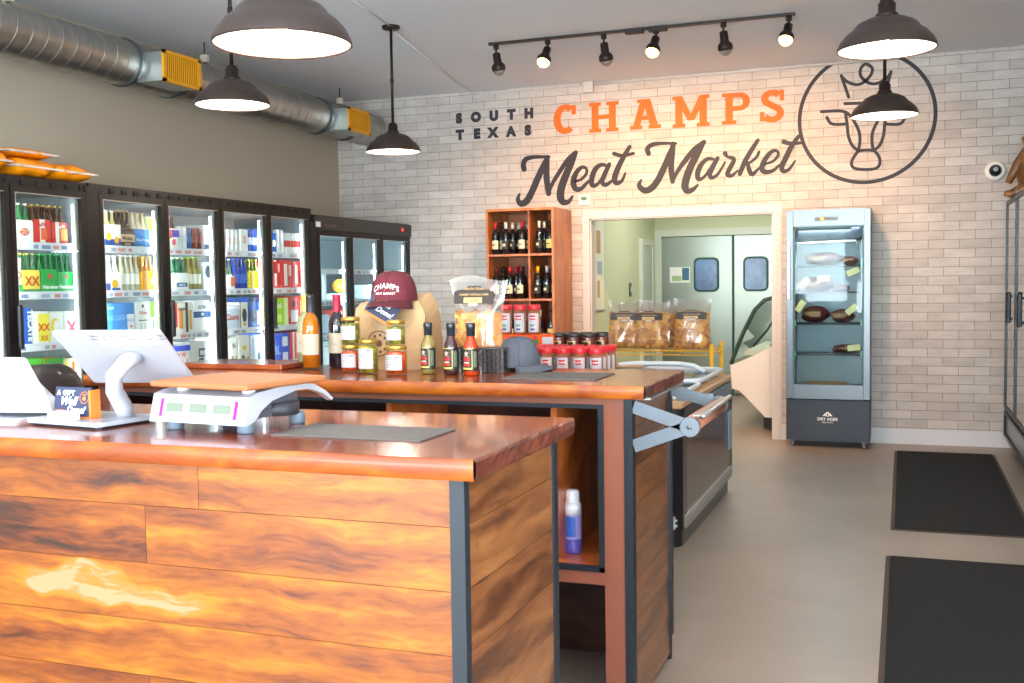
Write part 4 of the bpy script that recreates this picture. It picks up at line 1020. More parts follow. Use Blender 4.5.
def chip_bag(label, loc, rz, w, h, d, fill=.66, lab=True, group=None, seed=1, lean=0.0, flare=0.0):
    random.seed(seed)
    t = thing('tortilla_chip_bag', label, 'bag of chips', loc, rz, group)
    ph = [random.uniform(0, 6) for _ in range(6)]
    def shell(sw, sd, z0, z1, nv, film):
        fr, bk_ = [], []
        for k in range(nv+1):
            v = k/nv; z = z0+(z1-z0)*v; q = z/h
            th = sd*(min(1, (q+.03)*9))*(1 if q < fill else max(.04, 1-((q-fill)/(1-fill))*1.05))
            ww = sw*(1-.10*math.sin(q*PI*.9)*(1 if film else .9)+flare*max(0, q-.6))
            r1, r2 = [], []
            for i in range(15):
                u = -1+2*i/14; pr = (1-abs(u)**3.2)
                wv = .35*math.sin(u*4+ph[0]+q*6)*.12+.1*math.sin(u*9+ph[1]-q*11)*.4
                x = u*ww/2; ln = lean*q*h
                r1.append((x+ln, -(th/2)*pr*(1+wv)-(.0015 if film else 0), z+(.012*math.sin(u*3+ph[2]) if film and v > .99 else 0)))
                r2.append((x+ln, (th/2)*pr*(1-wv)+(.0015 if film else 0), z+(.012*math.sin(u*3+ph[2]) if film and v > .99 else 0)))
            fr.append(r1); bk_.append(r2)
        return fr, bk_
    a, c = shell(w*.95, d*.93, .004, h*fill, 12, False)
    b = MB(); b.surf(a, M_chip, True); b.surf(c, M_chip, True, flip=True)
    top = [[p for p in a[-1]], [((p[0]+q_[0])/2, (p[1]+q_[1])/2, h*fill+.012*math.sin(i*1.3)+.006) for i, (p, q_) in enumerate(zip(a[-1], c[-1]))], [p for p in c[-1]]]
    b.surf(top, M_chip, True)
    # single chips standing proud of the mass
    for k in range(46):
        u = random.uniform(-.85, .85); v = random.uniform(.05, 1.0); r_ = a[min(12, int(v*12))][min(14, int((u+1)*7))]
        s_ = random.uniform(.016, .028); A = random.uniform(0, 6.28)
        ctr = Vector(r_)+Vector((0, .004, 0)); rt = Matrix.Rotation(A, 3, 'Y') @ Matrix.Rotation(random.uniform(-.5, .5), 3, 'X')
        pts = [ctr+rt @ Vector((s_*math.cos(2.094*j), 0, s_*math.sin(2.094*j))) for j in range(3)]
        pts.append(ctr+rt @ Vector((0, -.004, 0)))
        b.add([tuple(p) for p in pts], [(0, 1, 3), (1, 2, 3), (2, 0, 3)], M_chip)
    o = b.build('chips', t, 'orange-yellow tortilla chips'); o['kind'] = 'stuff'
    a, c = shell(w, d, 0, h, 20, True)
    b = MB(); b.surf(a, M_film, True); b.surf(c, M_film, True, flip=True); b.build('plastic_film', t, 'clear plastic bag')
    if lab:
        F = Y_FACE(lean*h*.78, -d*(.52 if fill > .7 else .36)-.006, h*(.69 if fill > .7 else .80))
        lw, lh = w*.38, h*(.10 if fill > .7 else .10)
        b = MB()
        pts = [(-lw, -lh*.6), (-lw*.93, -lh*.8), (lw*.93, -lh*.8), (lw, -lh*.6), (lw, lh*.5), (lw*.8, lh*.7), (lw*.45, lh*.8), (lw*.3, lh*1.15), (-lw*.3, lh*1.15), (-lw*.45, lh*.8), (-lw*.8, lh*.7), (-lw, lh*.5)]
        T_ = Matrix.Rotation(math.radians(-12), 4, 'X')
        b.prism(pts, -.0015, .0005, M_klab, M=F @ Matrix.Rotation(math.radians(-9), 4, 'X'))
        G = F @ Matrix.Rotation(math.radians(-9), 4, 'X')
        def off(x, y): return G @ Matrix.Translation((x, y, .0012))
        b.rect(-lw*.5, lw*.42, -lh*.72, -lh*.12, M_tanp, off(0, 0)); b.text('SOUTH TEXAS', lh*.34, M_tanp, off(0, lh*.72), bold=.01)
        b.text('CHAMPS TORTILLA CHIPS', lh*.3, M_tanp, off(0, lh*.1), bold=.01); b.text('CHIPS', lh*.5, M_klab, off(0, -lh*.6), bold=.01)
        b.rect(-lw*.25, lw*.2, -lh*1.05, -lh*.78, M_wlab, off(0, 0))
        b.build('label', t, 'dark printed label')
    return t
chip_bag('large bag of tortilla chips standing in the black woven basket', (-1.545, 3.79, HC+.006), math.radians(-3), .222, .355, .105, .62, True, seed=4, flare=.42)

# ---- display table with shakers, boxes and jars behind the back counter
M_oak2 = wood('table_oak', [(0, '#6d3d1e'), (.5, '#a4683a'), (1, '#c99360')], 'X', 1, .4, .2)
dt = thing('display_table', 'wooden display table behind the back counter under the spice shakers', 'table', (0, 0, 0))
TX0, TX1, TY0, TY1, TZ = -2.02, -1.22, 4.42, 5.05, 1.013
MB().box(TX0, TX1, TY0, TY1, TZ-.03, TZ, M_oak2, bev=.004).build('table_top', dt)
for x in (TX0+.03, TX1-.08):
    for y in (TY0+.03, TY1-.08): MB().box(x, x+.05, y, y+.05, 0, TZ-.03, M_oak2).build('leg', dt)
MB().box(TX0+.06, TX1-.06, TY0+.04, TY0+.06, TZ-.11, TZ-.03, M_oak2).box(TX0+.06, TX1-.06, TY1-.07, TY1-.05, TZ-.11, TZ-.03, M_oak2).build('apron', dt)
M_redlid = mat('shaker_lid_red', '#d0202c', .4, coat=.2); M_spice = chunky('ground_spice', '#7c3a1c', '#a55a34', 300)
def shaker(loc, label, group):
    t = thing('spice_shaker', label, 'spice shaker', loc, 0, group)
    MB().lathe([(.001, .001), (.029, .001), (.030, .006), (.030, .123), (.001, .123)], M_spice, 20, cap=False).build('spice_jar', t, 'clear jar full of red-brown spice')
    MB().lathe([(.0305, .122), (.0312, .125), (.0312, .144), (.029, .147), (.001, .147)], M_redlid, 20, cap=False).build('lid', t, 'red lid')
    lb = MB(); arc_label(lb, .0305, .012, .104, -165, -28, M_wlab)
    arc_label(lb, .0309, .072, .094, -118, -62, M_redp); arc_label(lb, .0309, .040, .050, -115, -72, mat('label_teal', '#3b9a8e', .5)); arc_label(lb, .0309, .02, .030, -112, -70, mat('label_blue', '#3c4fa0', .5))
    arc_text(lb, 'CHAMPS', .0313, .079, -90, .010, M_wht, .02)
    lb.build('label', t); return t
proto = None; k = 0
for r in range(4):
    for c in range(6):
        x = -1.275-.077*c; y = 4.5+.075*r
        lab = ('red-lidded spice shaker in the front row behind the counter' if r == 0 else 'red-lidded spice shaker in the rows behind the front row')
        if c == 0: lab = 'red-lidded spice shaker in the right-hand end file of the block' if r else 'red-lidded spice shaker at the front right corner of the block'
        grp = None if (c == 0 and r == 0) else ('front row of spice shakers' if r == 0 else ('end file of spice shakers' if c == 0 else 'rear rows of spice shakers'))
        if proto is None: proto = shaker((x, y, TZ), lab, grp)
        else:
            o = dup(proto, (x, y, TZ), label=lab)
            if grp: o['group'] = grp
M_obx = mat('display_box_orange', '#e0500f', .5)
ob = thing('display_box', 'orange cardboard display box under the three upper shakers', 'display box', (-1.93, 4.86, TZ))
MB().box(0, .34, 0, .17, .0, .185, M_obx, bev=.003).build('box', ob)
bb = MB()
for x in (.05, .14, .23):
    bb.rect(x, x+.03, .105, .165, mat('box_print_green', '#3f7a38', .5), Y_FACE(0, -.001, 0)).disc(.011, M_redp, Y_FACE(x+.015, -.0015, .17), 12)
bb.rect(.28, .335, .12, .175, M_wlab, Y_FACE(0, -.001, 0)); bb.build('print', ob)
for i, x in enumerate((-1.86, -1.785, -1.71)):
    dup(proto, (x, 4.92, TZ+.1855), label=('left', 'middle', 'right')[i]+' one of the three spice shakers on top of the orange box', group='shakers on the orange box')
rs = tag(MB().box(-1.61, -1.345, 4.86, 5.03, TZ, TZ+.085, M_oak2, bev=.003).build('riser_block'), 'low wooden riser under the dark-lidded sauce jars', 'riser')
for i, (x, y) in enumerate(((-1.575, 4.90), (-1.50, 4.895), (-1.425, 4.9), (-1.378, 4.97), (-1.535, 4.975), (-1.46, 4.975))):
    t = thing('sauce_jar', 'squat jar of dark sauce with black lid behind the red shakers', 'jar', (x, y, TZ+.0855), 0, 'dark-lidded sauce jars')
    MB().lathe([(.001, .001), (.031, .001), (.033, .006), (.033, .085), (.03, .09), (.001, .09)], mat('sauce_brown', '#54211a', .15, coat=.7), 20, cap=False).build('jar_body', t)
    MB().lathe([(.032, .089), (.033, .091), (.033, .106), (.03, .109), (.001, .109)], mat('lid_dark', '#2f2622', .4), 20, cap=False).build('lid', t)
    lb = MB(); arc_label(lb, .0335, .03, .07, -150, -60, mat('label_kraft', '#a88a58' if i % 2 else '#c9b98a', .6) if 0 else M_tanp); arc_label(lb, .0338, .048, .066, -135, -80, M_ink); lb.build('label', t)

# ---- yellow wire rack with three bags of chips
M_yr = mat('rack_yellow_powder_coat', '#e6ac1c', .4)
yr = thing('wire_rack', 'yellow wire shelving rack behind the chest freezer, holding bags of chips', 'wire rack', (0, 0, 0))
RX_0, RX_1, RY_0, RY_1, RZ = -2.22, -1.262, 7.42, 7.83, .955
for (x, y) in ((RX_0, RY_0), (RX_1, RY_0), (RX_0, RY_1), (RX_1, RY_1)):
    MB().cyl((x, y, .01), (x, y, RZ+.05), .0145, M_yr, 12).lathe([(.02, 0), (.02, .012)], M_blk, 12, c=(x, y, 0)).build('post', yr)
def wshelf(z):
    b = MB()
    for zz in (z, z-.03):
        for a, c in (((RX_0, RY_0), (RX_1, RY_0)), ((RX_0, RY_1), (RX_1, RY_1)), ((RX_0, RY_0), (RX_0, RY_1)), ((RX_1, RY_0), (RX_1, RY_1))):
            b.cyl((a[0], a[1], zz), (c[0], c[1], zz), .004, M_yr, 6)
    for (y) in (RY_0, RY_1):
        n = 28; b.tube([(RX_0+(RX_1-RX_0)*i/n, y, z-(.03 if i % 2 else 0)) for i in range(n+1)], .002, M_yr, 5, smooth=False)
    for i in range(24):
        x = RX_0+(RX_1-RX_0)*(i+.5)/24; b.cyl((x, RY_0, z+.002), (x, RY_1, z+.002), .0022, M_yr, 5)
    return b.build('wire_shelf', yr)
wshelf(RZ); wshelf(.35)
chip_bag('bag of tortilla chips on the yellow rack, nearest the doorway casing', (-1.93, 7.58, RZ+.006), math.radians(6), .27, .345, .11, .74, True, 'bags of chips on the yellow rack', 11, .03)
chip_bag('bag of tortilla chips in the middle of the yellow rack', (-1.73, 7.55, RZ+.006), math.radians(-8), .275, .345, .12, .76, True, 'bags of chips on the yellow rack', 12, .06)
chip_bag('bag of tortilla chips on the yellow rack beside its upright post', (-1.425, 7.55, RZ+.006), math.radians(3), .285, .355, .12, .74, True, 'bags of chips on the yellow rack', 13, .02)
chip_bag('bag of tortilla chips tucked behind the other bags on the yellow rack', (-1.67, 7.70, RZ+.006), math.radians(0), .23, .34, .1, .72, False, 'bags of chips on the yellow rack', 14, 0)
chip_bag('second bag of chips at the back of the yellow rack, half hidden', (-1.9, 7.71, RZ+.006), math.radians(0), .23, .34, .1, .72, False, 'bags of chips on the yellow rack', 15, 0)

# ================================================================== things on the front counter
M_pos = mat('pos_white_plastic', '#a6a8b2', .3, coat=.3); M_pos2 = mat('pos_pale_grey', '#cfd1da', .35)
M_scr = mat('screen_black', '#0d0f12', .1, coat=.6)
POSQUAD = [(-1.9429, 2.0075, 1.3439), (-1.6668, 2.0645, 1.3439), (-1.7039, 2.2443, 1.2047), (-1.98, 2.1873, 1.2047)]
WEDGE = [(-2.45, 2.19, 1.272), (-2.215, 2.2, 1.271), (-2.072, 2.12, 1.183), (-2.50, 2.06, 1.165), (-2.50, 2.06, 1.13), (-2.045, 2.11, 1.134), (-2.33, 2.27, 1.262), (-2.15, 2.26, 1.134), (-2.45, 2.26, 1.13), (-2.45, 2.27, 1.262)]
# terminal with the tilted display seen from behind
ps = thing('payment_terminal', 'white point-of-sale terminal with its tilted display seen from behind', 'payment terminal', (-1.93, 2.12, HC))
MB().prism(rrect(-.135, .135, -.095, .095, .02, 4), .006, .016, M_pos, M=Matrix.Rotation(math.radians(-8), 4, 'Z')).build('base_plate', ps)
MB().prism(rrect(-.125, .125, -.085, .085, .02, 4), .0, .006, M_blk, M=Matrix.Rotation(math.radians(-8), 4, 'Z')).build('rubber_foot', ps)
MB().tube([(.085, .03, .012), (.09, .01, .045), (.092, -.02, .085), (.115, -.045, .125), (.14, -.03, .16), (.145, .0, .172)], [.023, .0225, .0215, .0205, .02, .02], M_pos, 20).build('neck', ps)
Qs = [Vector(p) for p in POSQUAD]
ex = (Qs[1]-Qs[0]); ey = (Qs[0]-Qs[3])
nrm = ex.cross(ey).normalized()
b = MB(); q = [p-Vector(ps.location) for p in Qs]; th = .014
front = [q[0], q[1], q[2], q[3]]; back = [p-nrm*th for p in front]
b.add([tuple(p) for p in front+back], [(3, 2, 1, 0), (4, 5, 6, 7), (0, 1, 5, 4), (1, 2, 6, 5), (2, 3, 7, 6), (3, 0, 4, 7)], M_pos)
b.build('display_housing', ps, bevel=.006)
cen = (back[0]+back[1]+back[2]+back[3])/4
b = MB(); ins = [cen+(p-cen)*.9-nrm*.0006 for p in back]; b.add([tuple(p) for p in ins], [(0, 1, 2, 3)], M_scr); b.build('screen', ps)
Fq = frame(q[0]*.5+q[1]*.5-(q[0]-q[3]).normalized()*.017+nrm*.0012, ex, ey)
Fq2 = frame(q[0]*.30+q[1]*.70-(q[0]-q[3]).normalized()*.017+nrm*.0012, ex, ey)
b = MB(); b.rect(-.088, .078, -.030, .017, mat('paper_white_shop', '#d6d6d2', .8), Fq2)
M_pur = mat('print_violet_grey', '#5b5878', .6)
for s_, yy in (('THERE WILL BE A CHARGE ON CREDIT CARDS', .006), ('ONLY. WE DO NOT CHARGE ON DEBIT CARDS', -.008), ('Thanks', -.023)):
    b.text(s_, .0090, mat('print_dark_violet', '#26243c', .6), Fq2 @ Matrix.Translation((-.005 if s_ != 'Thanks' else .06, yy-.001, .0006)), bold=.012)
o = b.build('paper_notice'); o.parent = None
o.location = ps.location; tag(o, 'strip of white paper with small print taped to the terminal display', 'paper notice')
# second terminal at the picture edge
p1 = thing('payment_terminal', 'white wedge-shaped payment terminal at the left end of the front counter', 'payment terminal', (-2.25, 2.17, HC))
b = MB()
A = [Vector(p)-Vector(p1.location) for p in WEDGE]
b.add([tuple(p) for p in A], [(0, 1, 2, 3), (3, 2, 5, 4), (1, 6, 7, 5, 2), (4, 5, 7, 8), (0, 9, 6, 1), (9, 8, 7, 6), (0, 3, 4, 8, 9)], M_pos)
b.build('housing', p1, bevel=.006)
MB().prism(rrect(-.22, .125, -.11, .10, .02, 4), .0, .008, M_pos2).build('base_plate', p1)
b = MB(); sc_ = [A[0].lerp(A[1], .1), A[0].lerp(A[1], .9)]
e1 = (A[1]-A[0]).normalized(); e2 = (A[0]-A[3]).normalized(); nn = e1.cross(e2).normalized()
Fw = frame(A[1]*.72+A[0]*.28-e2*.018+nn*.0012, e1, e2)
b.text('CUSTOMER COPY', .0075, M_pur, Fw, bold=0); b.rect(-.05, .05, -.0035, -.0025, M_pur, Fw); b.build('small_print', p1)

# gift card display on the terminal base
gd = thing('gift_card_holder', 'navy sign reading A Gift Well Done on an orange wooden holder', 'gift card sign', (-1.955, 2.075, HC+.0165), math.radians(-4))
gd.scale = (1.22, 1.22, 1.22)
b = MB(); b.box(-.05, .052, .004, .032, 0, .010, M_orc).box(.047, .052, .004, .03, .01, .058, M_orc); b.build('holder', gd)
Tl = Matrix.Rotation(math.radians(-10), 4, 'X')
MB(M=Tl).box(-.052, .047, .002, .006, .004, .064, M_navyc).build('card', gd)
b = MB(M=Tl); b.text('A GIFT', .0145, M_wht, Y_FACE(-.022, .0016, .047), bold=.03, spacing=1.15); b.text('Well', .023, M_wht, Y_FACE(-.014, .0016, .0275), bold=.04, shear=.35); b.text('Done!', .0195, M_wht, Y_FACE(.008, .0015, .0105), bold=.04, shear=.35)
b.disc(.0125, M_orc, Y_FACE(.03, .0014, .043), 20, .0112); b.disc(.005, M_orc, Y_FACE(.03, .0014, .041), 6); b.rect(.025, .035, .048, .05, M_orc, Y_FACE(0, .0014, 0)); b.rect(-.048, -.02, .0155, .0165, M_orc, Y_FACE(0, .0014, 0))
b.build('lettering', gd, 'white and orange lettering')
e = thing('card_box', 'small white box in front of the navy gift card sign', 'box', (-1.945, 2.035, HC+.0165), math.radians(-8))
MB().box(-.035, .04, -.015, .022, 0, .02, mat('paper_white_shop', '#d6d6d2', .8), bev=.002).build('box', e)
MB().box(-.033, .038, -.013, .020, .0203, .0215, mat('card_stack_edge', '#d2d4dc', .7)).build('card_stack', e)

# ---- price computing scale
sl = thing('price_scale', 'white price scale with three lcd windows and a tan board on top', 'scale', (-1.545, 2.03, HC), math.radians(-6))
prof = [(0.0, .022), (.018, .086), (.05, .094), (.12, .1), (.2, .102), (.26, .096), (.31, .074), (.34, .052), (.335, .047), (.30, .067), (.25, .084), (.19, .086), (.10, .07), (.06, .05), (.04, .030), (.01, .020)]
SF = Matrix(((0, 0, 1, -.145), (1, 0, 0, 0), (0, 1, 0, 0), (0, 0, 0, 1)))
MB().prism(prof, 0, .018, M_pos, M=SF).prism(prof, .272, .29, M_pos, M=SF).prism([(0.0, .022), (.018, .086), (.05, .094), (.12, .1), (.2, .102), (.24, .099), (.24, .092), (.05, .086), (.02, .03), (.01, .02)], .018, .272, M_pos, M=SF).build('shell', sl)
MB().box(-.125, .125, .045, .22, .03, .088, mat('scale_underside_grey', '#4b4a52', .5)).lathe([(.05, .028), (.055, .03), (.055, .06)], mat('scale_dark', '#2c2c32', .5), 20, c=(.10, .17, 0)).build('load_cell_housing', sl, 'dark grey underside')
Fs = frame((0, 0.0005, .022), (1, 0, 0), (0, .018, .064))
Fs = Fs @ Matrix.Translation((0, 0, .0008))
b = MB(); M_mag = mat('panel_magenta', '#b8107a', .4); M_pn = mat('panel_pale_grey', '#a8a8b8', .35); M_lcd = mat('lcd_grey_green', '#6d786a', .25); M_lcdf = mat('lcd_dark', '#5d6a5c', .3)
b.rect(-.118, .118, .013, .056, M_mag, Fs); b.rect(-.108, .108, .0145, .0545, M_pn, Fs @ Matrix.Translation((0, 0, .0003)))
for i in (-1, 0, 1):
    b.rect(i*.072-.026, i*.072+.026, .025, .046, M_lcdf, Fs @ Matrix.Translation((0, 0, .0006))); b.rect(i*.072-.024, i*.072+.024, .0265, .0445, M_lcd, Fs @ Matrix.Translation((0, 0, .0009)))
    b.rect(i*.072-.014, i*.072+.014, .0185, .0195, M_mag, Fs @ Matrix.Translation((0, 0, .0006)))
for x in (-.036, .036): b.rect(x-.0006, x+.0006, .0145, .0545, M_mag, Fs @ Matrix.Translation((0, 0, .0006)))
b.build('display_panel', sl, 'three lcd windows with a magenta border')
for (x, y) in ((-.10, .04), (.115, .04), (-.10, .23), (.115, .23)):
    MB().lathe([(.018, 0), (.02, .004), (.019, .024), (.016, .03)], mat('foot_blue_grey', '#5f6d7c', .5), 16, c=(x, y, 0)).build('foot', sl)
for (x, y) in ((-.09, .06), (.11, .06), (-.09, .2), (.11, .2)):
    MB().lathe([(.016, .09), (.016, .1), (.013, .103)], M_pos2, 14, c=(x, y, 0)).build('platter_support', sl)
pb = tag(MB(M=Matrix.Translation((0, 0, 0))).box(-.15, .165, -.002, .275, .1035, .118, mat('tan_cutting_board', '#a0643c', .6, var=.08, vscale=9), bev=.004).build('platter_board'), 'tan board lying on the white scale', 'board')
pb.location = sl.location; pb.rotation_euler = (0, 0, math.radians(-10))

# ================================================================== wine shelf
M_cherry = wood('cherry_shelf_wood', [(0, '#94501f'), (.4, '#b8692e'), (.7, '#c97c3c'), (1, '#dc985a')], 'Z', 1, .4, .3)
M_chin = wood('cherry_shelf_inside', [(0, '#7a3c1a'), (.5, '#a35a2c'), (1, '#bd7440')], 'X', 1, .5, .1)
ws = thing('wine_shelf', 'cherry-wood shelf of wine bottles against the brick wall beside the doorway', 'shelf', (0, 0, 0))
WX0, WX1, WY0, WY1, WZ = -3.665, -3.0, 9.2, 9.755, 2.145
MB().box(WX0, WX0+.022, WY0, WY1, 0, WZ-.02, M_cherry).box(WX1-.022, WX1, WY0, WY1, 0, WZ-.02, M_cherry).build('side_panel', ws)
MB().box(WX0, WX1, WY0, WY1, WZ-.022, WZ, M_cherry).build('top_panel', ws)
MB().box(WX0+.02, WX1-.02, WY1-.012, WY1, .02, WZ-.02, M_chin).build('back_panel', ws)
WDX = -3.245
MB().box(WDX-.009, WDX+.009, WY0+.01, WY1-.01, .02, WZ-.02, M_chin).build('divider', ws)
shz = [.08, .49, .90, 1.308, 1.725]
for z in shz: MB().box(WX0+.02, WX1-.02, WY0+.004, WY1-.012, z-.02, z, wood('oak_shelf', [], 'X')).build('shelf_board', ws)
caps = {'red': mat('foil_red', '#b5202c', .4, .3), 'cream': mat('foil_cream', '#d9d2c4', .4, .2), 'black': mat('foil_black', '#1d1a1f', .4, .3), 'gold': mat('foil_gold', '#dfa91e', .35, .4), 'maroon': mat('foil_maroon', '#5a1826', .4, .3), 'grey': mat('foil_grey', '#a9adb0', .4, .4)}
labs = {'cream': mat('wlabel_cream', '#ddd0ae', .6), 'black': mat('wlabel_black', '#24241f', .5), 'yellow': mat('wlabel_yellow', '#cdbf6e', .6)}
G_wg = mat('wine_glass_black_green', '#10151a', .06, coat=.9)
def small_wine(cap, lab):
    b = MB(); R = .037
    b.lathe([(.03, 0), (R, .006), (R, .18), (R*.8, .208), (R*.45, .224), (.0145, .24), (.0145, .3)], G_wg, 16)
    b.lathe([(.0155, .24), (.0155, .302)], caps[cap], 12)
    arc_label(b, R+.0006, .05, .13, -165, -15, labs[lab], 8)
    if lab != 'black': arc_label(b, R+.001, .085, .095, -120, -60, labs['black'], 4)
    else: arc_label(b, R+.001, .075, .1, -115, -65, labs['cream'], 4)
    return b
_wp = {}
def wbottle(x, y, z, cap, lab, where):
    key = (cap, lab)
    names = {'red': 'red', 'cream': 'cream', 'black': 'black', 'gold': 'yellow-gold', 'maroon': 'maroon', 'grey': 'silver-grey'}
    L_ = 'wine bottle, %s foil and %s label, on the %s' % (names[cap], lab, where)
    if key not in _wp:
        o = small_wine(cap, lab).build('wine_bottle'); _wp[key] = o
    else:
        o = _wp[key].copy(); COL.objects.link(o)
    o.location = (x, y, z); o.rotation_euler = (0, 0, math.radians(-18)); tag(o, L_, 'wine bottle', 'wine bottles: ' + where + ' ' + cap + ' ' + lab)
L1, L2 = 'left half of the top wine shelf', 'right half of the top wine shelf'
for x, y, c, l in ((-3.60, 9.28, 'red', 'cream'), (-3.585, 9.38, 'black', 'cream'), (-3.50, 9.29, 'cream', 'black'), (-3.47, 9.39, 'cream', 'black'), (-3.44, 9.48, 'cream', 'black'), (-3.40, 9.42, 'grey', 'black'), (-3.335, 9.28, 'red', 'cream'), (-3.30, 9.38, 'black', 'cream'), (-3.36, 9.5, 'grey', 'black')):
    wbottle(x, y, 1.725, c, l, L1)
for x, y, c, l in ((-3.165, 9.28, 'cream', 'black'), (-3.15, 9.38, 'cream', 'black'), (-3.12, 9.48, 'grey', 'black'), (-3.065, 9.29, 'black', 'yellow'), (-3.08, 9.40, 'grey', 'black')):
    wbottle(x, y, 1.725, c, l, L2)
L1, L2 = 'left half of the second wine shelf', 'right half of the second wine shelf'
for x, y, c, l in ((-3.60, 9.28, 'maroon', 'cream'), (-3.565, 9.38, 'black', 'cream'), (-3.52, 9.44, 'black', 'cream'), (-3.47, 9.30, 'red', 'cream'), (-3.43, 9.37, 'red', 'black'), (-3.36, 9.29, 'maroon', 'cream'), (-3.385, 9.42, 'black', 'black')):
    wbottle(x, y, 1.308, c, l, L1)
for x, y, c, l in ((-3.185, 9.28, 'gold', 'black'), (-3.265+.03+.015, 9.36, 'gold', 'black'), (-3.13, 9.40, 'cream', 'black'), (-3.10, 9.29, 'grey', 'black'), (-3.05, 9.38, 'black', 'yellow')):
    wbottle(x, y, 1.308, c, l, L2)
L1, L2 = 'left half of the third wine shelf', 'right half of the third wine shelf'
for x, y, c, l in ((-3.58, 9.28, 'cream', 'black'), (-3.46, 9.28, 'maroon', 'cream'), (-3.34, 9.3, 'black', 'cream')): wbottle(x, y, .90, c, l, L1)
for x, y, c, l in ((-3.17, 9.28, 'cream', 'black'), (-3.06, 9.28, 'black', 'yellow')): wbottle(x, y, .90, c, l, L2)

# ================================================================== dry-ageing fridge
M_fss = mat('fridge_brushed_steel', '#63686c', .34, .9, bump=.015, bscale=6); M_fdk = mat('fridge_navy_plinth', '#2c323e', .45)
M_fin = mat('fridge_inside_pale', '#87898c', .4, .2); M_gls = glass('fridge_door_glass', '#eaf4f6', .16)
df = thing('dry_ageing_fridge', 'tall steel dry-ageing fridge with glass door right of the doorway', 'fridge', (0, 0, 0))
QX0, QX1, QY0, QY1 = -.948, -.258, 9.35, 9.76
b = MB()
b.box(QX0, QX0+.05, QY0+.03, QY1, .42, 2.04, M_fss).box(QX1-.05, QX1, QY0+.03, QY1, .42, 2.04, M_fss).box(QX0+.05, QX1-.05, QY0+.03, QY1, 1.95, 2.04, M_fss).box(QX0+.05, QX1-.05, QY0+.03, QY1, .42, .52, M_fss).box(QX0+.05, QX1-.05, QY1-.03, QY1, .52, 1.95, M_fin)
b.build('cabinet', df)
MB().box(QX0+.052, QX0+.06, QY0+.05, QY1-.03, .52, 1.95, M_fin).box(QX1-.06, QX1-.052, QY0+.05, QY1-.03, .52, 1.95, M_fin).build('liner', df)
MB().box(QX0, QX1, QY0+.01, QY1, .06, .417, M_fdk, bev=.004).build('plinth', df, 'dark navy plinth')
pl = MB(); pl.text('DRY AGER', .036, M_wht, Y_FACE(-.603, QY0+.0085, .238), bold=.02).text('FINE MEATS', .018, M_wht, Y_FACE(-.603, QY0+.0085, .215), bold=.0)
pl.disc(.020, M_wht, Y_FACE(-.603, QY0+.0085, .292), 20).rect(-.006, .006, -.012, .006, M_fdk, Y_FACE(-.603, QY0+.0082, .292))
for s_ in (-1, 1): pl.add([(-.603+s_*.018, QY0+.0083, .274), (-.603+s_*.042, QY0+.0083, .278), (-.603+s_*.02, QY0+.0083, .3)], [(0, 1, 2)], M_wht)
pl.build('logo', df, 'small white lettering and emblem')
dr = MB(); w_ = .062
dr.box(QX0, QX0+w_, QY0-.02, QY0+.028, .425, 2.04, M_fss, bev=.003).box(QX1-w_+.008, QX1, QY0-.02, QY0+.028, .425, 2.04, M_fss, bev=.003).box(QX0+w_, QX1-w_+.008, QY0-.02, QY0+.028, 1.90, 2.04, M_fss).box(QX0+w_, QX1-w_+.008, QY0-.02, QY0+.028, .425, .548, M_fss)
door = dr.build('door', df)
MB().box(QX0+w_, QX1-w_+.008, QY0-.002, QY0+.006, .548, 1.90, M_gls).build('door_glass', door)
MB().box(QX0+w_-.003, QX0+w_+.012, QY0-.012, QY0-.004, .548, 1.90, mat('gasket_teal', '#2d5a63', .4)).box(QX1-w_-.004, QX1-w_+.011, QY0-.012, QY0-.004, .548, 1.90, mat('gasket_teal', '#2d5a63', .4)).box(QX0+w_, QX1-w_, QY0-.012, QY0-.004, 1.885, 1.90, mat('gasket_teal', '#2d5a63', .4)).build('gasket', door)
MB().box(QX0+.014, QX0+.04, QY0-.055, QY0-.03, 1.28, 1.78, mat('handle_satin', '#d5d6d8', .3, .6), bev=.006).box(QX0+.02, QX0+.034, QY0-.035, QY0-.015, 1.3, 1.33, M_fss).box(QX0+.02, QX0+.034, QY0-.035, QY0-.015, 1.73, 1.76, M_fss).build('handle', door)
cp = MB().box(-.71, -.52, QY0-.024, QY0-.018, 1.945, 1.975, mat('panel_dark_grey', '#4b4e50', .3))
cp.rect(-.665, -.635, 1.95, 1.97, emat('led_orange', '#ff6a1a', 3), Y_FACE(0, QY0-.0245, 0)); cp.build('control_panel', df)
for x in (QX0+.05, QX1-.05):
    for y in (QY0+.06, QY1-.06):
        MB().cyl((x-.012, y, .028), (x+.012, y, .028), .027, mat('castor_grey', '#7d8084', .4), 14).box(x-.02, x+.02, y-.02, y+.02, .045, .06, M_fss).build('castor', df)
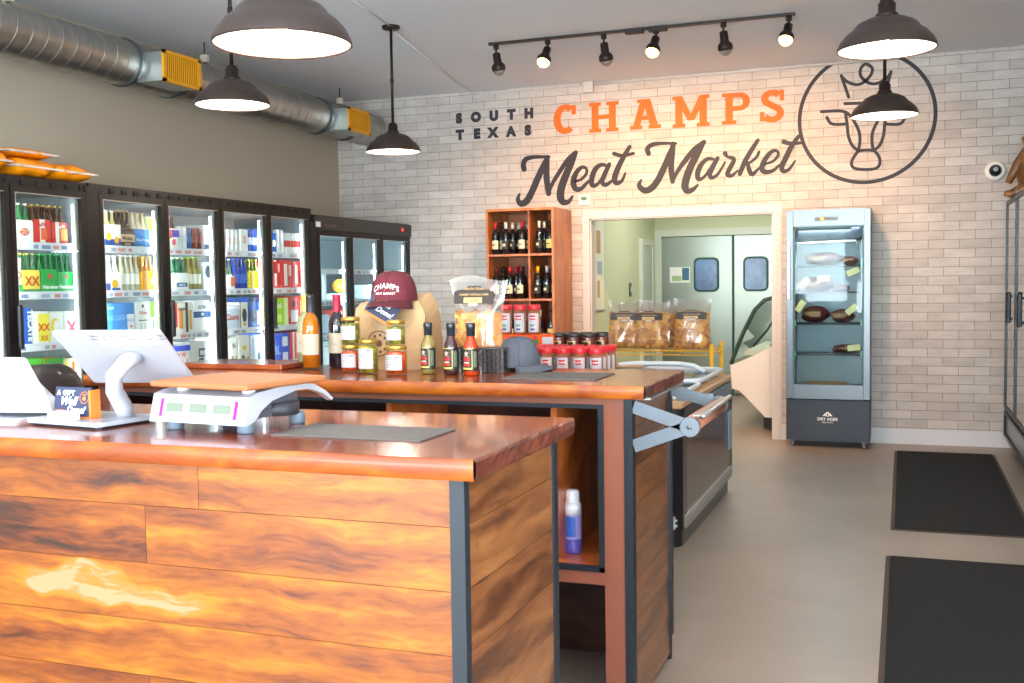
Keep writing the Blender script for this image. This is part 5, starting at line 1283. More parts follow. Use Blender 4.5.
# evaporator grille at the top, glass-edged shelves
ev = MB().box(QX0+.09, QX1-.09, QY0+.10, QY1-.05, 1.78, 1.87, mat('evap_grey', '#33383a', .5))
for k in range(26): ev.box(QX0+.10+k*.0192, QX0+.106+k*.0192, QY0+.094, QY0+.1, 1.79, 1.86, M_fdk)
ev.box(QX1-.16, QX1-.075, QY0+.07, QY1-.1, 1.80, 1.89, M_fdk); ev.build('evaporator', df)
MB().tube([(QX0+.09, QY0+.07, 1.70), (QX0+.11, QY0+.07, 1.76), (QX1-.12, QY0+.07, 1.77), (QX1-.1, QY0+.07, 1.70)], .009, M_galv, 8).build('hanging_bar', df)
M_gedge = mat('shelf_edge_green', '#8fe0c0', .2); shl = [.80, 1.065, 1.335, 1.56]
for z in shl:
    b = MB()
    for k in range(24): b.cyl((QX0+.075+k*.0234, QY0+.06, z), (QX0+.075+k*.0234, QY1-.04, z), .002, M_fss, 5)
    b.cyl((QX0+.065, QY0+.06, z), (QX1-.065, QY0+.06, z), .005, M_fss, 6).cyl((QX0+.065, QY1-.05, z), (QX1-.065, QY1-.05, z), .004, M_fss, 6)
    b.box(QX0+.06, QX0+.08, QY0+.04, QY0+.06, z-.01, z+.035, M_gedge).box(QX1-.08, QX1-.06, QY0+.04, QY0+.06, z-.01, z+.035, M_gedge)
    b.build('wire_rack', df)
M_meat = mat('aged_beef_dark', '#5a2a24', .55, var=.4, vscale=9, bump=.4, bscale=25); M_fat = mat('aged_fat', '#a88468', .5, var=.2)
def meat(loc, sx, sy, sz, lab, sd):
    random.seed(sd); t = thing('aged_beef_cut', lab, 'meat', loc, random.uniform(-.3, .3))
    n, k_ = 20, 10; rows = []
    for k in range(k_+1):
        a = PI*k/k_; row = []
        for i in range(n):
            w = 2*PI*i/n; d = 1+.14*math.sin(2*w+sd)+.09*math.sin(3*w+a*2+sd*2)+.06*math.sin(5*a+w)
            row.append((sx*math.sin(a)*math.cos(w)*d, sy*math.sin(a)*math.sin(w)*d, sz-sz*math.cos(a)))
        rows.append(row)
    MB().surf(rows, M_meat, True, closed_u=True).build('meat_body', t)
    rows2 = [[(p[0]*1.02, p[1]*1.02, p[2]+.004) for p in r[11:17]] for r in rows[4:7]]
    MB().surf(rows2, M_fat, True).build('fat_cap', t)
meat((-.70, 9.53, 1.34), .12, .09, .065, 'dark aged beef cut on the second wire rack of the fridge', 3)
meat((-.50, 9.55, 1.34), .08, .08, .03, 'small aged beef cut at the back of the second rack', 4)
meat((-.72, 9.52, 1.07), .13, .10, .075, 'long aged beef joint on the third rack, near the left yellow tag', 5)
meat((-.49, 9.54, 1.07), .10, .09, .06, 'aged beef joint on the third rack, right half', 6)
meat((-.46, 9.53, .805), .11, .09, .04, 'aged beef cut on the lowest rack of the fridge', 8)
meat((-.66, 9.55, 1.565), .15, .09, .06, 'broad aged beef cut on the top rack of the fridge', 9)
meat((-.43, 9.55, 1.565), .07, .08, .04, 'aged beef cut on the top rack, right end', 10)
M_tag = mat('paper_tag_yellow', '#e6e2a8', .7)
for x, z, a, lb_ in ((-.862+.03, 1.22, 55, 'left tag hanging from the third rack'), (-.41, 1.19, 40, 'right tag hanging from the third rack'), (-.39, .865, 6, 'tag hanging from the lowest rack'), (-.40, 1.51, 22, 'tag at the right under the top rack'), (-.64, 1.455, 4, 'wide tag in the middle above the second rack'), (-.80, 1.42, 50, 'tilted tag at the left above the second rack')):
    t = thing('paper_tag', 'pale yellow paper ' + lb_ + ' in the fridge', 'tag', (x, 9.375, z))
    Rm = Matrix.Rotation(math.radians(-a), 4, 'Y')
    MB(M=Rm).box(-.052, .052, 0, .002, -.026, .026, M_tag).build('tag_card', t)
    MB(M=Rm).tube([(-.05, .001, 0), (-.07, .012, .02), (-.06, .03, .05)], .0015, M_wlab, 5).build('string', t)
tr_ = tag(MB().box(QX0+.14, QX1-.2, QY0+.06, QY1-.06, .53, .545, mat('wood_tray', '#a98a66', .6)).build('salt_tray'), 'shallow wooden tray on the floor of the dry-ageing fridge', 'tray')
ld = bpy.data.lights.new('fridge_light', 'AREA'); ld.shape = 'RECTANGLE'; ld.size = .5; ld.size_y = .06; ld.energy = 5; ld.color = (.92, .96, 1)
lo = bpy.data.objects.new('fridge_light', ld); COL.objects.link(lo); lo.location = (-.6, 9.43, 1.885); lo.rotation_euler = (math.radians(-12), 0, 0)

# ================================================================== chest freezer
M_brn = mat('freezer_brown_panel', '#5d4c42', .25, coat=.5); M_frb = mat('freezer_black', '#17161b', .3, coat=.3); M_bmp = mat('bumper_grey', '#b7b2ae', .45); M_tanf = mat('freezer_tan_frame', '#c29a74', .45); M_lid = mat('lid_frame_white', '#dfe6ee', .3, coat=.3)
cf = thing('chest_freezer', 'brown display chest freezer with white-framed glass lids behind the counter', 'chest freezer', (0, 0, 0))
CX0, CX1, CY0, CY1, CZ = -2.02, -1.112, 5.6, 7.33, .80
b = MB(); b.prism(rrect(CX0, CX1, CY0, CY1, .07, 5), .10, CZ-.1, M_brn); b.build('body', cf)
MB().box(CX1-.09, CX1+.004, CY0-.004, CY0+.1, .1, CZ-.1, M_frb).build('corner_post', cf, 'black corner')
MB().box(CX1-.09, CX1+.0035, CY1-.07, CY1+.003, .1, CZ-.1, M_frb).build('corner_post', cf, 'black corner')
b = MB(); b.prism(rrect(CX0-.01, CX1+.012, CY0-.01, CY1+.01, .08, 6), .105, .175, M_bmp); b.prism(rrect(CX0-.013, CX1+.015, CY0-.013, CY1+.013, .08, 6), .118, .132, M_galv).prism(rrect(CX0-.013, CX1+.015, CY0-.013, CY1+.013, .08, 6), .148, .160, M_galv); b.build('bumper', cf)
MB().prism(rrect(CX0+.03, CX1-.015, CY0+.02, CY1-.02, .06, 4), .0, .10, M_frb).build('kick_base', cf)
MB().prism(rrect(CX0-.002, CX1+.002, CY0-.002, CY1+.002, .07, 5), CZ-.14, CZ-.04, M_frb).build('black_band', cf)
b = MB()   # tan top frame, open in the middle
for (a0, a1, c0, c1) in ((CX0, CX0+.08, CY0, CY1), (CX1-.08, CX1, CY0, CY1), (CX0+.08, CX1-.08, CY0, CY0+.08), (CX0+.08, CX1-.08, CY1-.08, CY1)): b.box(a0, a1, c0, c1, CZ-.04, CZ+.0, M_tanf, bev=.008)
b.build('top_frame', cf, 'tan top frame')
b = MB()
for (a0, a1, c0, c1) in ((CX0+.08, CX0+.10, CY0+.08, CY1-.08), (CX1-.10, CX1-.08, CY0+.08, CY1-.08), (CX0+.1, CX1-.1, CY0+.08, CY0+.10), (CX0+.1, CX1-.1, CY1-.10, CY1-.08)): b.box(a0, a1, c0, c1, .3, CZ-.03, mat('freezer_liner', '#cfd6da', .4))
b.box(CX0+.08, CX1-.08, CY0+.08, CY1-.08, .28, .3, mat('freezer_liner', '#cfd6da', .4)); b.build('liner', cf)
for i, (y0, y1, z) in enumerate(((CY0+.03, 6.45, CZ+.012), (6.40, CY1-.03, CZ+.032))):
    ld_ = MB()
    P4 = [(CX0+.05, y0, z), (CX1-.05, y0, z), (CX1-.05, y1, z), (CX0+.05, y1, z)]
    rr_ = rrect(CX0+.05, CX1-.05, y0, y1, .09, 5)
    ld_.tube([(x, y, z+.006) for x, y in rr_], .016, M_lid, 8, closed=True)
    L_o = ld_.build('sliding_lid', cf, 'white-framed glass lid')
    MB().prism(rrect(CX0+.055, CX1-.055, y0+.005, y1-.005, .085, 5), z-.002, z+.004, glass('lid_glass', '#f0fafc', .5)).build('lid_glass', L_o)
    MB().tube([(CX0+.16, y0+.1+i*.52, z+.01), (CX0+.2, y0+.1+i*.52, z+.05), (CX0+.3, y0+.1+i*.52, z+.062), (CX1-.3, y0+.1+i*.52, z+.062), (CX1-.2, y0+.1+i*.52, z+.05), (CX1-.13, y0+.1+i*.52, z+.01)], .017, M_lid, 10).build('lid_handle', L_o)
MB().box(CX1+.002, CX1+.012, CY1-.19, CY1-.05, .30, .56, mat('sticker_blue_grey', '#8fa2b8', .5), bev=.003).build('control_panel', cf)
M_pk = [mat('pack_white', '#e6e9ec', .4), mat('pack_pink', '#cf8f86', .45), mat('pack_tan', '#b98a5e', .5)]
for i in range(6):
    x = CX1-.34-.26*(i % 2); y = 5.85+.42*(i//2)
    o = MB().box(0, .22, 0, .34, 0, .3, M_pk[i % 3], bev=.02).build('frozen_pack'); o.location = (x, y, .301)
    tag(o, ('white', 'pink', 'tan')[i % 3] + ' wrapped frozen pack inside the chest freezer', 'frozen food', 'packs in the chest freezer ' + ('white', 'pink', 'tan')[i % 3])
o = MB().box(-.25, .1, -.12, .12, .0, .02, M_tanf, bev=.006).build('loose_board'); o.location = (-1.75, 7.06, CZ+.055); o.location.z = CZ+.065
tag(o, 'tan board lying at the far end on the freezer lids', 'board')

# ================================================================== floor mats
M_wmat = mat('charcoal_mat_pile', '#151517', .95, bump=.9, bscale=220, var=.3, vscale=120); M_wme = mat('mat_edge_brown', '#4a3c33', .8)
for (x0, x1, y0, y1, lb_) in ((-.062, .70, 6.38, 9.32, 'charcoal floor mat nearer the brick wall'), (-.078, .80, 2.6, 5.76, 'charcoal floor mat nearest the viewer')):
    t = thing('floor_mat', lb_, 'floor mat', ((x0+x1)/2, (y0+y1)/2, 0))
    w_, l_ = (x1-x0)/2, (y1-y0)/2
    MB().prism(rrect(-w_, w_, -l_, l_, .02, 3), .0, .006, M_wme).build('rubber_backing', t)
    MB().prism(rrect(-w_+.022, w_-.022, -l_+.022, l_-.022, .012, 3), .004, .012, M_wmat).build('pile', t)

# ================================================================== deli case in the back room
M_dw = mat('deli_white_panel', '#dcdcdc', .4); M_dg = mat('deli_edge_dark', '#1f3a34', .35)
dc = thing('deli_display_case', 'white curved-glass deli display case inside the back room', 'display case', (0, 0, 0))
F = Y_FACE(0, 10.3, 0)
body = [(-1.572, .626), (-1.555, .40), (-1.486, .383), (-1.24, .128), (-.2, .128), (-.2, .9), (-1.16, .824), (-1.342, .726), (-1.50, .655)]
MB().prism(body, -.03, 0, M_dw, M=F).build('end_panel', dc)
gp = [(-1.553, .675), (-1.50, .82), (-1.437, .968), (-1.341, 1.162), (-1.247, 1.258), (-1.153, 1.286), (-.2, 1.30)]
b = MB(); b.tube([(x, 10.32, z) for x, z in [(-1.568, .64)]+gp], .02, M_dg, 8); b.build('end_frame', dc)
b = MB(); b.surf([[(x, yy, z) for x, z in [(-1.565, .64)]+gp] for yy in (10.32, 12.2)], glass('deli_glass', '#eef8f4', .6), True); b.build('curved_glass', dc)
b = MB(); b.add([(x, 10.318, z) for x, z in [(-1.50, .655), (-1.342, .726), (-1.16, .824), (-.2, .9), (-.2, 1.29)]+gp[::-1][1:]], [tuple(range(11))], glass('deli_glass', '#eef8f4', .6)); b.build('end_glass', dc)
MB().tube([(-1.38, 10.5, .80), (-1.25, 10.5, .95), (-1.10, 10.5, 1.2)], .012, M_dg, 8).build('glass_support', dc)
MB().box(-1.45, -.3, 10.4, 12.1, .72, .76, mat('deli_deck', '#cfcac2', .4)).box(-1.54, -.25, 10.33, 12.15, .40, .62, M_dw).build('deck', dc)
MB().box(-1.26, -.25, 10.34, 12.15, .02, .128, M_frb).build('base', dc)
for i in range(6):
    o = MB().sphere((0, 0, .05), .11, mat('wrapped_meat_tan', '#d8a56a' if 1 else '', .5, var=.3), 14, 8, (1.1, 1, .5)).build('wrapped_meat'); o.location = (-1.10+.26*(i % 2), 10.5+.26*(i//2), .765)
    tag(o, 'tan wrapped meat parcel inside the curved deli case', 'meat', 'parcels in the deli case')

# ================================================================== glass cooler on the right wall
M_cb = mat('cooler_black_frame', '#15171c', .35, .3); M_led = emat('led_strip_white', '#eaf6ff', 7)
M_cglass = glass('cooler_door_glass', '#eef4f2', 1.0)
rcl = thing('glass_door_cooler', 'black-framed glass-door cooler standing along the right side by the mats', 'cooler', (0, 0, 0))
KX0, KX1, KY0, KY1 = .775, 1.58, 5.42, 9.42
b = MB(); b.box(KX0+.05, KX1, KY1-.05, KY1, .15, 2.05, M_cb).box(KX0+.05, KX1, KY0, KY0+.05, .15, 2.05, M_cb).box(KX1-.04, KX1, KY0+.05, KY1-.05, .15, 2.05, M_fin).box(KX0+.05, KX1-.04, KY0+.05, KY1-.05, .36, .42, M_fin).box(KX0+.05, KX1-.04, KY0+.05, KY1-.05, 1.99, 2.05, M_cb)
b.build('cabinet', rcl)
MB().box(KX0+.02, KX0+.045, KY0, KY1, .16, .345, mat('cooler_grille_grey', '#8e8f93', .3, .6)).box(KX0, KX0+.02, KY0, KY1, .335, .36, M_cb).box(KX0, KX0+.02, KY0, KY1, .15, .175, M_cb).box(KX0, KX0+.02, KY1-.02, KY1, .15, .36, M_cb).build('kick_panel', rcl)
pts_ = [9.42, 8.62, 7.82, 7.02, 6.22, 5.42]
for k in range(5):
    y1, y0 = pts_[k]-.004, pts_[k+1]+.004
    d = MB().box(KX0, KX0+.04, y0, y0+.022, .38, 2.05, M_cb).box(KX0, KX0+.04, y1-.022, y1, .38, 2.05, M_cb).box(KX0, KX0+.04, y0+.022, y1-.022, .38, .405, M_cb).box(KX0, KX0+.04, y0+.022, y1-.022, 2.02, 2.05, M_cb).build('door', rcl)
    MB().box(KX0+.01, KX0+.018, y0+.022, y1-.022, .405, 2.02, M_cglass).build('door_glass', d)
    MB().box(KX0-.045, KX0-.012, y0+.13, y0+.17, 1.10, 1.335, M_cb, bev=.008).box(KX0-.014, KX0+.002, y0+.14, y0+.16, 1.12, 1.14, M_cb).box(KX0-.014, KX0+.002, y0+.14, y0+.16, 1.29, 1.31, M_cb).build('handle', d)
    MB().box(KX0+.06, KX0+.075, y0+.04, y0+.055, .45, 1.95, M_led).build('led_strip', rcl)
for z in (.75, 1.08, 1.4, 1.7):
    MB().box(KX0+.1, KX1-.05, KY0+.06, KY1-.06, z-.012, z, M_fss).build('shelf', rcl)
for y in (KY0+.1, KY1-.12):
    for x in (KX0+.1, KX1-.1): MB().lathe([(.03, 0), (.03, .02), (.012, .03), (.012, .16)], M_galv, 12, c=(x, y, 0)).build('foot', rcl)
# cans of drinks deeper in the right cooler
_i = 0
for z, m_, nm in ((1.4, 'pack_white', 'white'), (1.08, 'pack_tan', 'tan')):
    for k in range(6):
        o = MB().box(-.12, .12, -.1, .1, 0, .2, MATS[m_], bev=.01).build('boxed_drink_pack'); o.location = (1.22, 6.9+.42*k, z+.0005)
        tag(o, '%s drinks box deep inside the right-hand glass-door cooler' % nm, 'drinks box', 'boxes in the right cooler ' + nm)

# carved wooden figure on top of that cooler
M_carv = wood('carved_brown_wood', [(0, '#4c2a12'), (.5, '#8c5a2c'), (1, '#b98450')], 'Z', 3, .5, .15)
fg = thing('carved_figure', 'brown carved wooden figure sitting on top of the right-hand cooler', 'figurine', (.895, 8.97, 2.051))
b = MB()
b.tube([(.06, 0, .02), (.05, 0, .1), (.02, 0, .2), (-.0, 0, .3), (.03, 0, .38), (.1, 0, .44)], [.10, .12, .115, .09, .065, .045], M_carv, 16)
b.tube([(-.02, -.02, .33), (-.08, -.03, .25), (-.12, -.03, .17), (-.145, -.03, .115)], [.045, .04, .032, .024], M_carv, 12)
b.tube([(.02, -.05, .05), (-.06, -.06, .06), (-.13, -.06, .025), (-.175, -.06, .035)], [.055, .045, .034, .02], M_carv, 12)
b.tube([(.05, .05, .06), (-.03, .06, .05), (-.10, .05, .03), (-.14, .05, .03)], [.055, .045, .034, .02], M_carv, 12)
b.build('figure_body', fg)
b = MB(); b.sphere((.08, 0, .47), .07, M_carv, 16, 10, (1, .9, 1.1)).tube([(.03, 0, .46), (-.03, 0, .44), (-.05, 0, .435)], [.04, .03, .02], M_carv, 10).tube([(.1, .05, .5), (.12, .1, .56), (.1, .13, .62)], [.025, .018, .006], M_carv, 8).tube([(.1, -.05, .5), (.12, -.1, .56), (.1, -.13, .62)], [.025, .018, .006], M_carv, 8)
b.build('head', fg)

# ================================================================== glass-door coolers along the left wall
CFX = -4.72; CBX = -5.50
M_cw = mat('cooler_liner_grey', '#8f979c', .4); M_cgl = glass('cooler_glass', '#f3f8f8', .45); M_rail = mat('price_rail_white', '#dfe4ea', .35)
M_frm = mat('cooler_frame_brown_black', '#181313', .4, .2); M_slv = mat('cooler_mullion_silver', '#b9b2a8', .35, .7)
SHELVES = [.84, 1.135, 1.44, 1.73]      # product level of each shelf, lowest first
def cooler(name, label, y0, y1, doors, top, header=0.0, shelves=SHELVES, leds=True, dim=1.0, light=10, lcol=(.93, .97, 1)):
    t = thing('glass_door_cooler', label, 'cooler', (0, 0, 0))
    b = MB()
    b.box(CBX, CFX-.04, y0, y0+.04, .1, top, M_frm).box(CBX, CFX-.04, y1-.04, y1, .1, top, M_frm).box(CBX, CFX-.04, y0, y1, top-.05, top, M_frm).box(CBX, CFX-.04, y0, y1, .1, .16, M_frm).box(CBX, CBX+.02, y0, y1, .1, top, M_frm)
    b.box(CFX-.04, CFX-.005, y0, y1, .0, .3, M_frm)
    hz = top-.055-header
    b.box(CFX-.04, CFX-.005, y0, y1, hz, top, M_frm)
    b.build('cabinet', t)
    l = MB().box(CBX+.02, CBX+.03, y0+.04, y1-.04, .3, top-.05, M_cw).box(CBX+.02, CFX-.06, y0+.04, y0+.045, .3, top-.05, M_cw).box(CBX+.02, CFX-.06, y1-.045, y1-.04, .3, top-.05, M_cw).box(CBX+.02, CFX-.1, y0+.04, y1-.04, hz-.02, hz-.01, M_cw).box(CBX+.02, CFX-.06, y0+.04, y1-.04, .3, .31, M_cw)
    l.build('liner', t, 'white inside lining')
    if header:
        MB().box(CFX-.004, CFX+.012, y0, y1, hz+.01, top-.008, mat('cooler_header_dark', '#1e1918', .35, coat=.2)).build('header', t)
        MB().rect(.02, .10, .03, .075, M_rail, X_FACE(CFX+.013, y0, hz)).text('COLD DRINKS', .03, mat('header_print', '#8e6c55', .5), X_FACE(CFX+.013, y0+.27, hz+.04), bold=0).build('header_sticker', t)
        MB().disc(.016, emat('red_display', '#ff2a2a', 2.5), X_FACE(CFX+.0135, y1-.2, hz+.075), 14).build('temperature_display', t, 'red temperature light')
    else:
        n = int((y1-y0)/.115)
        for k in range(n): MB().box(CFX-.004, CFX+.003, y0+.06+k*.115, y0+.11+k*.115, top-.05, top-.02, mat('header_vent_black', '#0e0c0c', .6)).build('vent_slot', t)
    for z in shelves:
        MB().box(CBX+.04, CFX-.068, y0+.05, y1-.05, z-.014, z-.001, mat('shelf_wire_white', '#d4dade', .4)).build('shelf', t)
        for (a, c) in doors:
            r = MB().box(CFX-.068, CFX-.061, a+.035, c-.035, z-.042, z+.004, M_rail)
            random.seed(int(z*100+a*37))
            yy = a+.06
            while yy < c-.12:
                w_ = random.choice((.05, .07, .035)); col = random.choice(('#a9b4cc', '#d88f8c', '#7f8fb4', '#eceff2', '#9aa4b4'))
                r.rect(yy, yy+w_, z-.034, z-.012, mat('price_'+col, col, .5), frame((CFX-.0605, 0, 0), (0, 1, 0), (0, 0, 1))); yy += w_+random.uniform(.01, .05)
            r.build('price_rail', t)
    for i, (a, c) in enumerate(doors):
        d = MB().box(CFX-.02, CFX+.012, a+.004, a+.038, .31, hz, M_frm).box(CFX-.02, CFX+.012, c-.042, c-.004, .31, hz, M_frm).box(CFX-.02, CFX+.012, a+.038, c-.042, .31, .36, M_frm).box(CFX-.02, CFX+.012, a+.038, c-.042, hz-.04, hz, M_frm)
        dd = d.build('door', t)
        MB().box(CFX-.012, CFX-.006, a+.038, c-.042, .36, hz-.04, M_cgl).build('door_glass', dd)
        MB().box(CFX-.016, CFX+.0135, a+.036, a+.040, .36, hz-.04, M_slv).box(CFX-.022, CFX-.014, c-.060, c-.040, .36, hz-.04, M_slv).box(CFX-.016, CFX+.0135, a+.04, c-.042, hz-.044, hz-.04, M_slv).build('glass_bead', dd)
        if name != 'C':
            hy = a+.0 if i % 2 == (0 if name == 'A' else 1) else None
            if hy is not None:
                MB().box(CFX+.03, CFX+.05, a-.004, a+.034, 1.12, 1.37, mat('handle_grey_black', '#33353a', .3, .4), bev=.007).box(CFX+.01, CFX+.034, a+.008, a+.022, 1.14, 1.16, M_frm).box(CFX+.01, CFX+.034, a+.008, a+.022, 1.33, 1.35, M_frm).build('handle', dd)
        if leds:
            MB().box(CFX-.050, CFX-.042, c-.058, c-.048, .38, hz-.08, M_led).build('led_strip', t)
    for i, (a, c) in enumerate(doors):
        ld = bpy.data.lights.new('cooler_light', 'AREA'); ld.shape = 'RECTANGLE'; ld.size = .03; ld.size_y = 1.4; ld.energy = light*dim*.9; ld.color = lcol
        lo = bpy.data.objects.new('cooler_light', ld); COL.objects.link(lo); lo.parent = t
        lo.location = (CFX-.05, a+.02 if i else a+.052, 1.18)
        lo.rotation_euler = Vector((-1, .42, 0)).to_track_quat('-Z', 'Y').to_euler()
    return t
A_D = [(3.4, 4.0), (4.0, 4.60), (4.60, 5.19)]
B_D = [(5.30, 5.93), (5.93, 6.555), (6.555, 7.18), (7.18, 7.80)]
C_D = [(7.92, 8.50), (8.50, 9.10), (9.10, 9.72)]
cooler('A', 'black glass-door beer cooler at the left end, orange bags lying on its top', 3.37, 5.215, A_D, 2.105, light=16)
_cb = cooler('B', 'long four-door beer cooler in the middle of the left wall', 5.235, 7.845, B_D, 2.11, light=16)
_cc = cooler('C', 'three-door freezer with dark header against the brick corner', 7.87, 9.755, C_D, 2.065, .08, [.72, 1.02, 1.32, 1.60], light=7, lcol=(.6, .9, 1))

MB().box(CFX-.045, CFX+.010, 5.19, 5.302, 0, 2.09, M_frm).build('filler_post', _cb)
MB().box(CFX-.045, CFX+.010, 7.803, 7.922, 0, 2.0, M_frm).build('filler_post', _cc)
DN = {'d1': 'leftmost cooler door', 'd2': 'second cooler door', 'd3': 'third cooler door', 'd4': 'fourth cooler door', 'd5': 'fifth cooler door'}
SN = ['lowest', 'third', 'second', 'top']
PXF = CFX-.078
YBASE = [0.0]; YS_ = .92
def my(y, w=0): return YBASE[0]+(y-YBASE[0])*YS_, w*YS_
def bottle_geo(b, h, r, gl, cap, lab=None, n=12, c=(0, 0, 0)):
    b.lathe([(r*.85, 0), (r, .004), (r, h*.56), (r*.7, h*.68), (r*.42, h*.78), (r*.38, h*.95)], gl, n, c=c)
    b.lathe([(r*.46, h*.95), (r*.48, h), (.001, h)], cap, n, c=c)
    if lab is not None: b.lathe([(r*1.02, h*.18), (r*1.02, h*.48)], lab, n, c=c, cap=False)
_m = {}
def cm(c, rough=.45):
    k = 'pk_'+c
    return mat(k, c, rough, 0, coat=.15)
def six(y, z, w, h, d, base, gl, cap, decos, label, cat_l, nb=3, lab=None, rows=2, bh=.23):
    """a bottle carrier: printed carton, bottles standing in it"""
    y, w = my(y, w); z = z+.0005
    t = thing('bottle_carrier', label, 'beer carrier', (PXF, y, z))
    b = MB(); n = 10
    # carton with sloping ends, seen from the front
    b.prism([(0, 0), (w, 0), (w, h*.92), (w*.93, h), (w*.07, h), (0, h*.92)], 0, d, cm(base), M=frame((-d, 0, 0), (0, 1, 0), (0, 0, 1)))
    Fx = X_FACE(.0012, 0, 0); deco(b, decos, Fx)
    b.build('carton', t)
    key = (gl, cap, lab, round(bh, 3), round(w/nb, 3))
    if key not in _m:
        bb = MB(); bottle_geo(bb, bh, min(.03, w/nb/2*.95), cm(gl, .1), cm(cap, .3), cm(lab) if lab else None); first = bb.build('bottle', t); _m[key] = first
        fresh = True
    else: fresh = False
    for r in range(rows):
        for k in range(nb):
            if fresh and r == 0 and k == 0: o = _m[key]
            else:
                o = _m[key].copy(); COL.objects.link(o)
            o.parent = t; o.location = (-.033-r*.062, w*(k+.5)/nb, .0)
    # bottles start above the carton floor, so lift the carrier's glass a little inside it
    return t
def deco(b, decos, F):
    q = 0
    for dd in decos or []:
        q += 1; G = F @ Matrix.Translation((0, 0, .0004*q)); k = dd[0]
        if k == 'r': b.rect(dd[1], dd[3], dd[2], dd[4], cm(dd[5]), G)
        elif k == 'd': b.disc(dd[3], cm(dd[4]), G @ Matrix.Translation((dd[1], dd[2], 0)), 18, 0, dd[5] if len(dd) > 5 else 1)
        elif k == 't': b.text(dd[1], dd[4], cm(dd[5]), G @ Matrix.Translation((dd[2], dd[3], 0)) @ Matrix.Rotation(math.radians(dd[6] if len(dd) > 6 else 0), 4, 'Z'), bold=.03)
        elif k == 'star': b.add([(dd[1]+(dd[3] if i % 2 == 0 else dd[3]*.42)*math.sin(PI*i/5), dd[2]+(dd[3] if i % 2 == 0 else dd[3]*.42)*math.cos(PI*i/5), 0) for i in range(10)], [tuple(range(10))], cm(dd[4]), False, G)
def carton(y, z, w, h, d, base, decos, label, side=None):
    y, w = my(y, w); z = z+.0005
    t = MB(); t.box(-d, 0, 0, w, 0, h, cm(base), bev=.003)
    if side: t.add([(-d+.004, -.0006, .004), (-.004, -.0006, .004), (-.004, -.0006, h-.004), (-d+.004, -.0006, h-.004)], [(0, 1, 2, 3)], cm(side))
    deco(t, decos, X_FACE(.0008, 0, 0))
    o = t.build('drinks_carton'); o.location = (PXF, y, z); tag(o, label, 'drinks carton'); return o
_cn = {}
def can_row(y, z, n, pitch, body, band, h, label, group, r=.029, rows=2, top='#c9ccd2'):
    key = (body, band, h, r); y, pitch = my(y, pitch); r = min(r, pitch*.49)
    for q in range(rows):
        for k in range(n):
            if key not in _cn:
                b = MB(); b.lathe([(r*.8, 0), (r, .008), (r, h-.012), (r*.82, h-.001), (.001, h-.002)], cm(body, .25), 16); b.lathe([(r*.84, h-.003), (r*.84, h), (r*.78, h)], cm(top, .2), 14)
                b.lathe([(r*1.01, h*.3), (r*1.01, h*.62)], cm(band, .3), 16, cap=False)
                o = b.build('drink_can'); _cn[key] = o
            else:
                o = _cn[key].copy(); COL.objects.link(o)
            o.location = (PXF-.03-q*.062, y+pitch*(k+.5), z+.0005); tag(o, label, 'can', group)
_bt = {}
def bottle_row(y, z, n, pitch, gl, cap, lab, h, label, group, r=.028, rows=2):
    key = (gl, cap, lab, h, r); y, pitch = my(y, pitch); r = min(r, pitch*.49)
    for q in range(rows):
        for k in range(n):
            if key not in _bt:
                b = MB(); bottle_geo(b, h, r, cm(gl, .1), cm(cap, .3), cm(lab) if lab else None, 14); o = b.build('beer_bottle'); _bt[key] = o
            else:
                o = _bt[key].copy(); COL.objects.link(o)
            o.location = (PXF-.03-q*.062, y+pitch*(k+.5), z+.0005); tag(o, label, 'bottle', group)
def at(s, d): return '%s shelf, %s' % (SN[s], DN[d])
W = '#f2f2f0'
# ---------------- leftmost full door (y 4.64-5.14)
z = SHELVES[3]; y = 4.70; YBASE[0] = y
six(y, z, .165, .13, .13, '#ebe9e6', '#2f7a45', '#e8e6dc', [('d', .085, .062, .036, '#c4261e', .62), ('t', 'STELLA', .085, .064, .019, '#f2dcb0'), ('t', 'ARTOIS', .085, .048, .014, '#f2dcb0')], 'white carrier of green beer bottles with red oval badge on '+at(3, 'd1'), '', 3, '#f0efe8')
six(y+.17, z, .145, .14, .13, '#d5271f', '#4a2412', '#cfa548', [('r', .045, 0, .085, .14, '#f2ede6'), ('r', .052, .02, .10, .09, '#e9642c'), ('t', 'Reds', .055, .1, .034, '#c31f1f', 12)], 'red and white carrier of brown bottles on '+at(3, 'd1'), '', 3, '#b8242a')
six(y+.32, z, .14, .13, .13, '#d5271f', '#4a2412', '#cfa548', [('r', .03, 0, .06, .13, '#f2ede6'), ('r', .07, .02, .125, .09, '#e8a04c'), ('t', 'Reds', .075, .095, .032, '#f4efe6', 12)], 'second red carrier of brown bottles, right of its twin, on '+at(3, 'd1'), '', 3, '#b8242a')
z = SHELVES[2]
carton(y-.005, z, .06, .2, .3, '#eeece4', [('d', .03, .10, .024, '#d8433a'), ('d', .03, .10, .014, '#f2efe6'), ('r', 0, 0, .06, .045, '#2f8a48')], 'narrow white and red drinks carton on '+at(2, 'd1'))
six(y+.06, z, .145, .13, .13, '#e8cf52', '#1f6b38', '#d2c060', [('t', 'XX', .072, .04, .075, '#c22d22'), ('r', 0, 0, .145, .018, '#2f7a3e')], 'yellow carrier of green bottles with red double X on '+at(2, 'd1'), '', 3, '#e5d67a')
six(y+.215, z, .14, .135, .13, '#27a046', '#176a30', '#2aa04a', [('star', .07, .095, .024, '#d22a2a'), ('t', 'Heineken', .07, .02, .032, '#f4f6f2')], 'green carrier of green bottles with red star on '+at(2, 'd1'), '', 3, '#2e8a48')
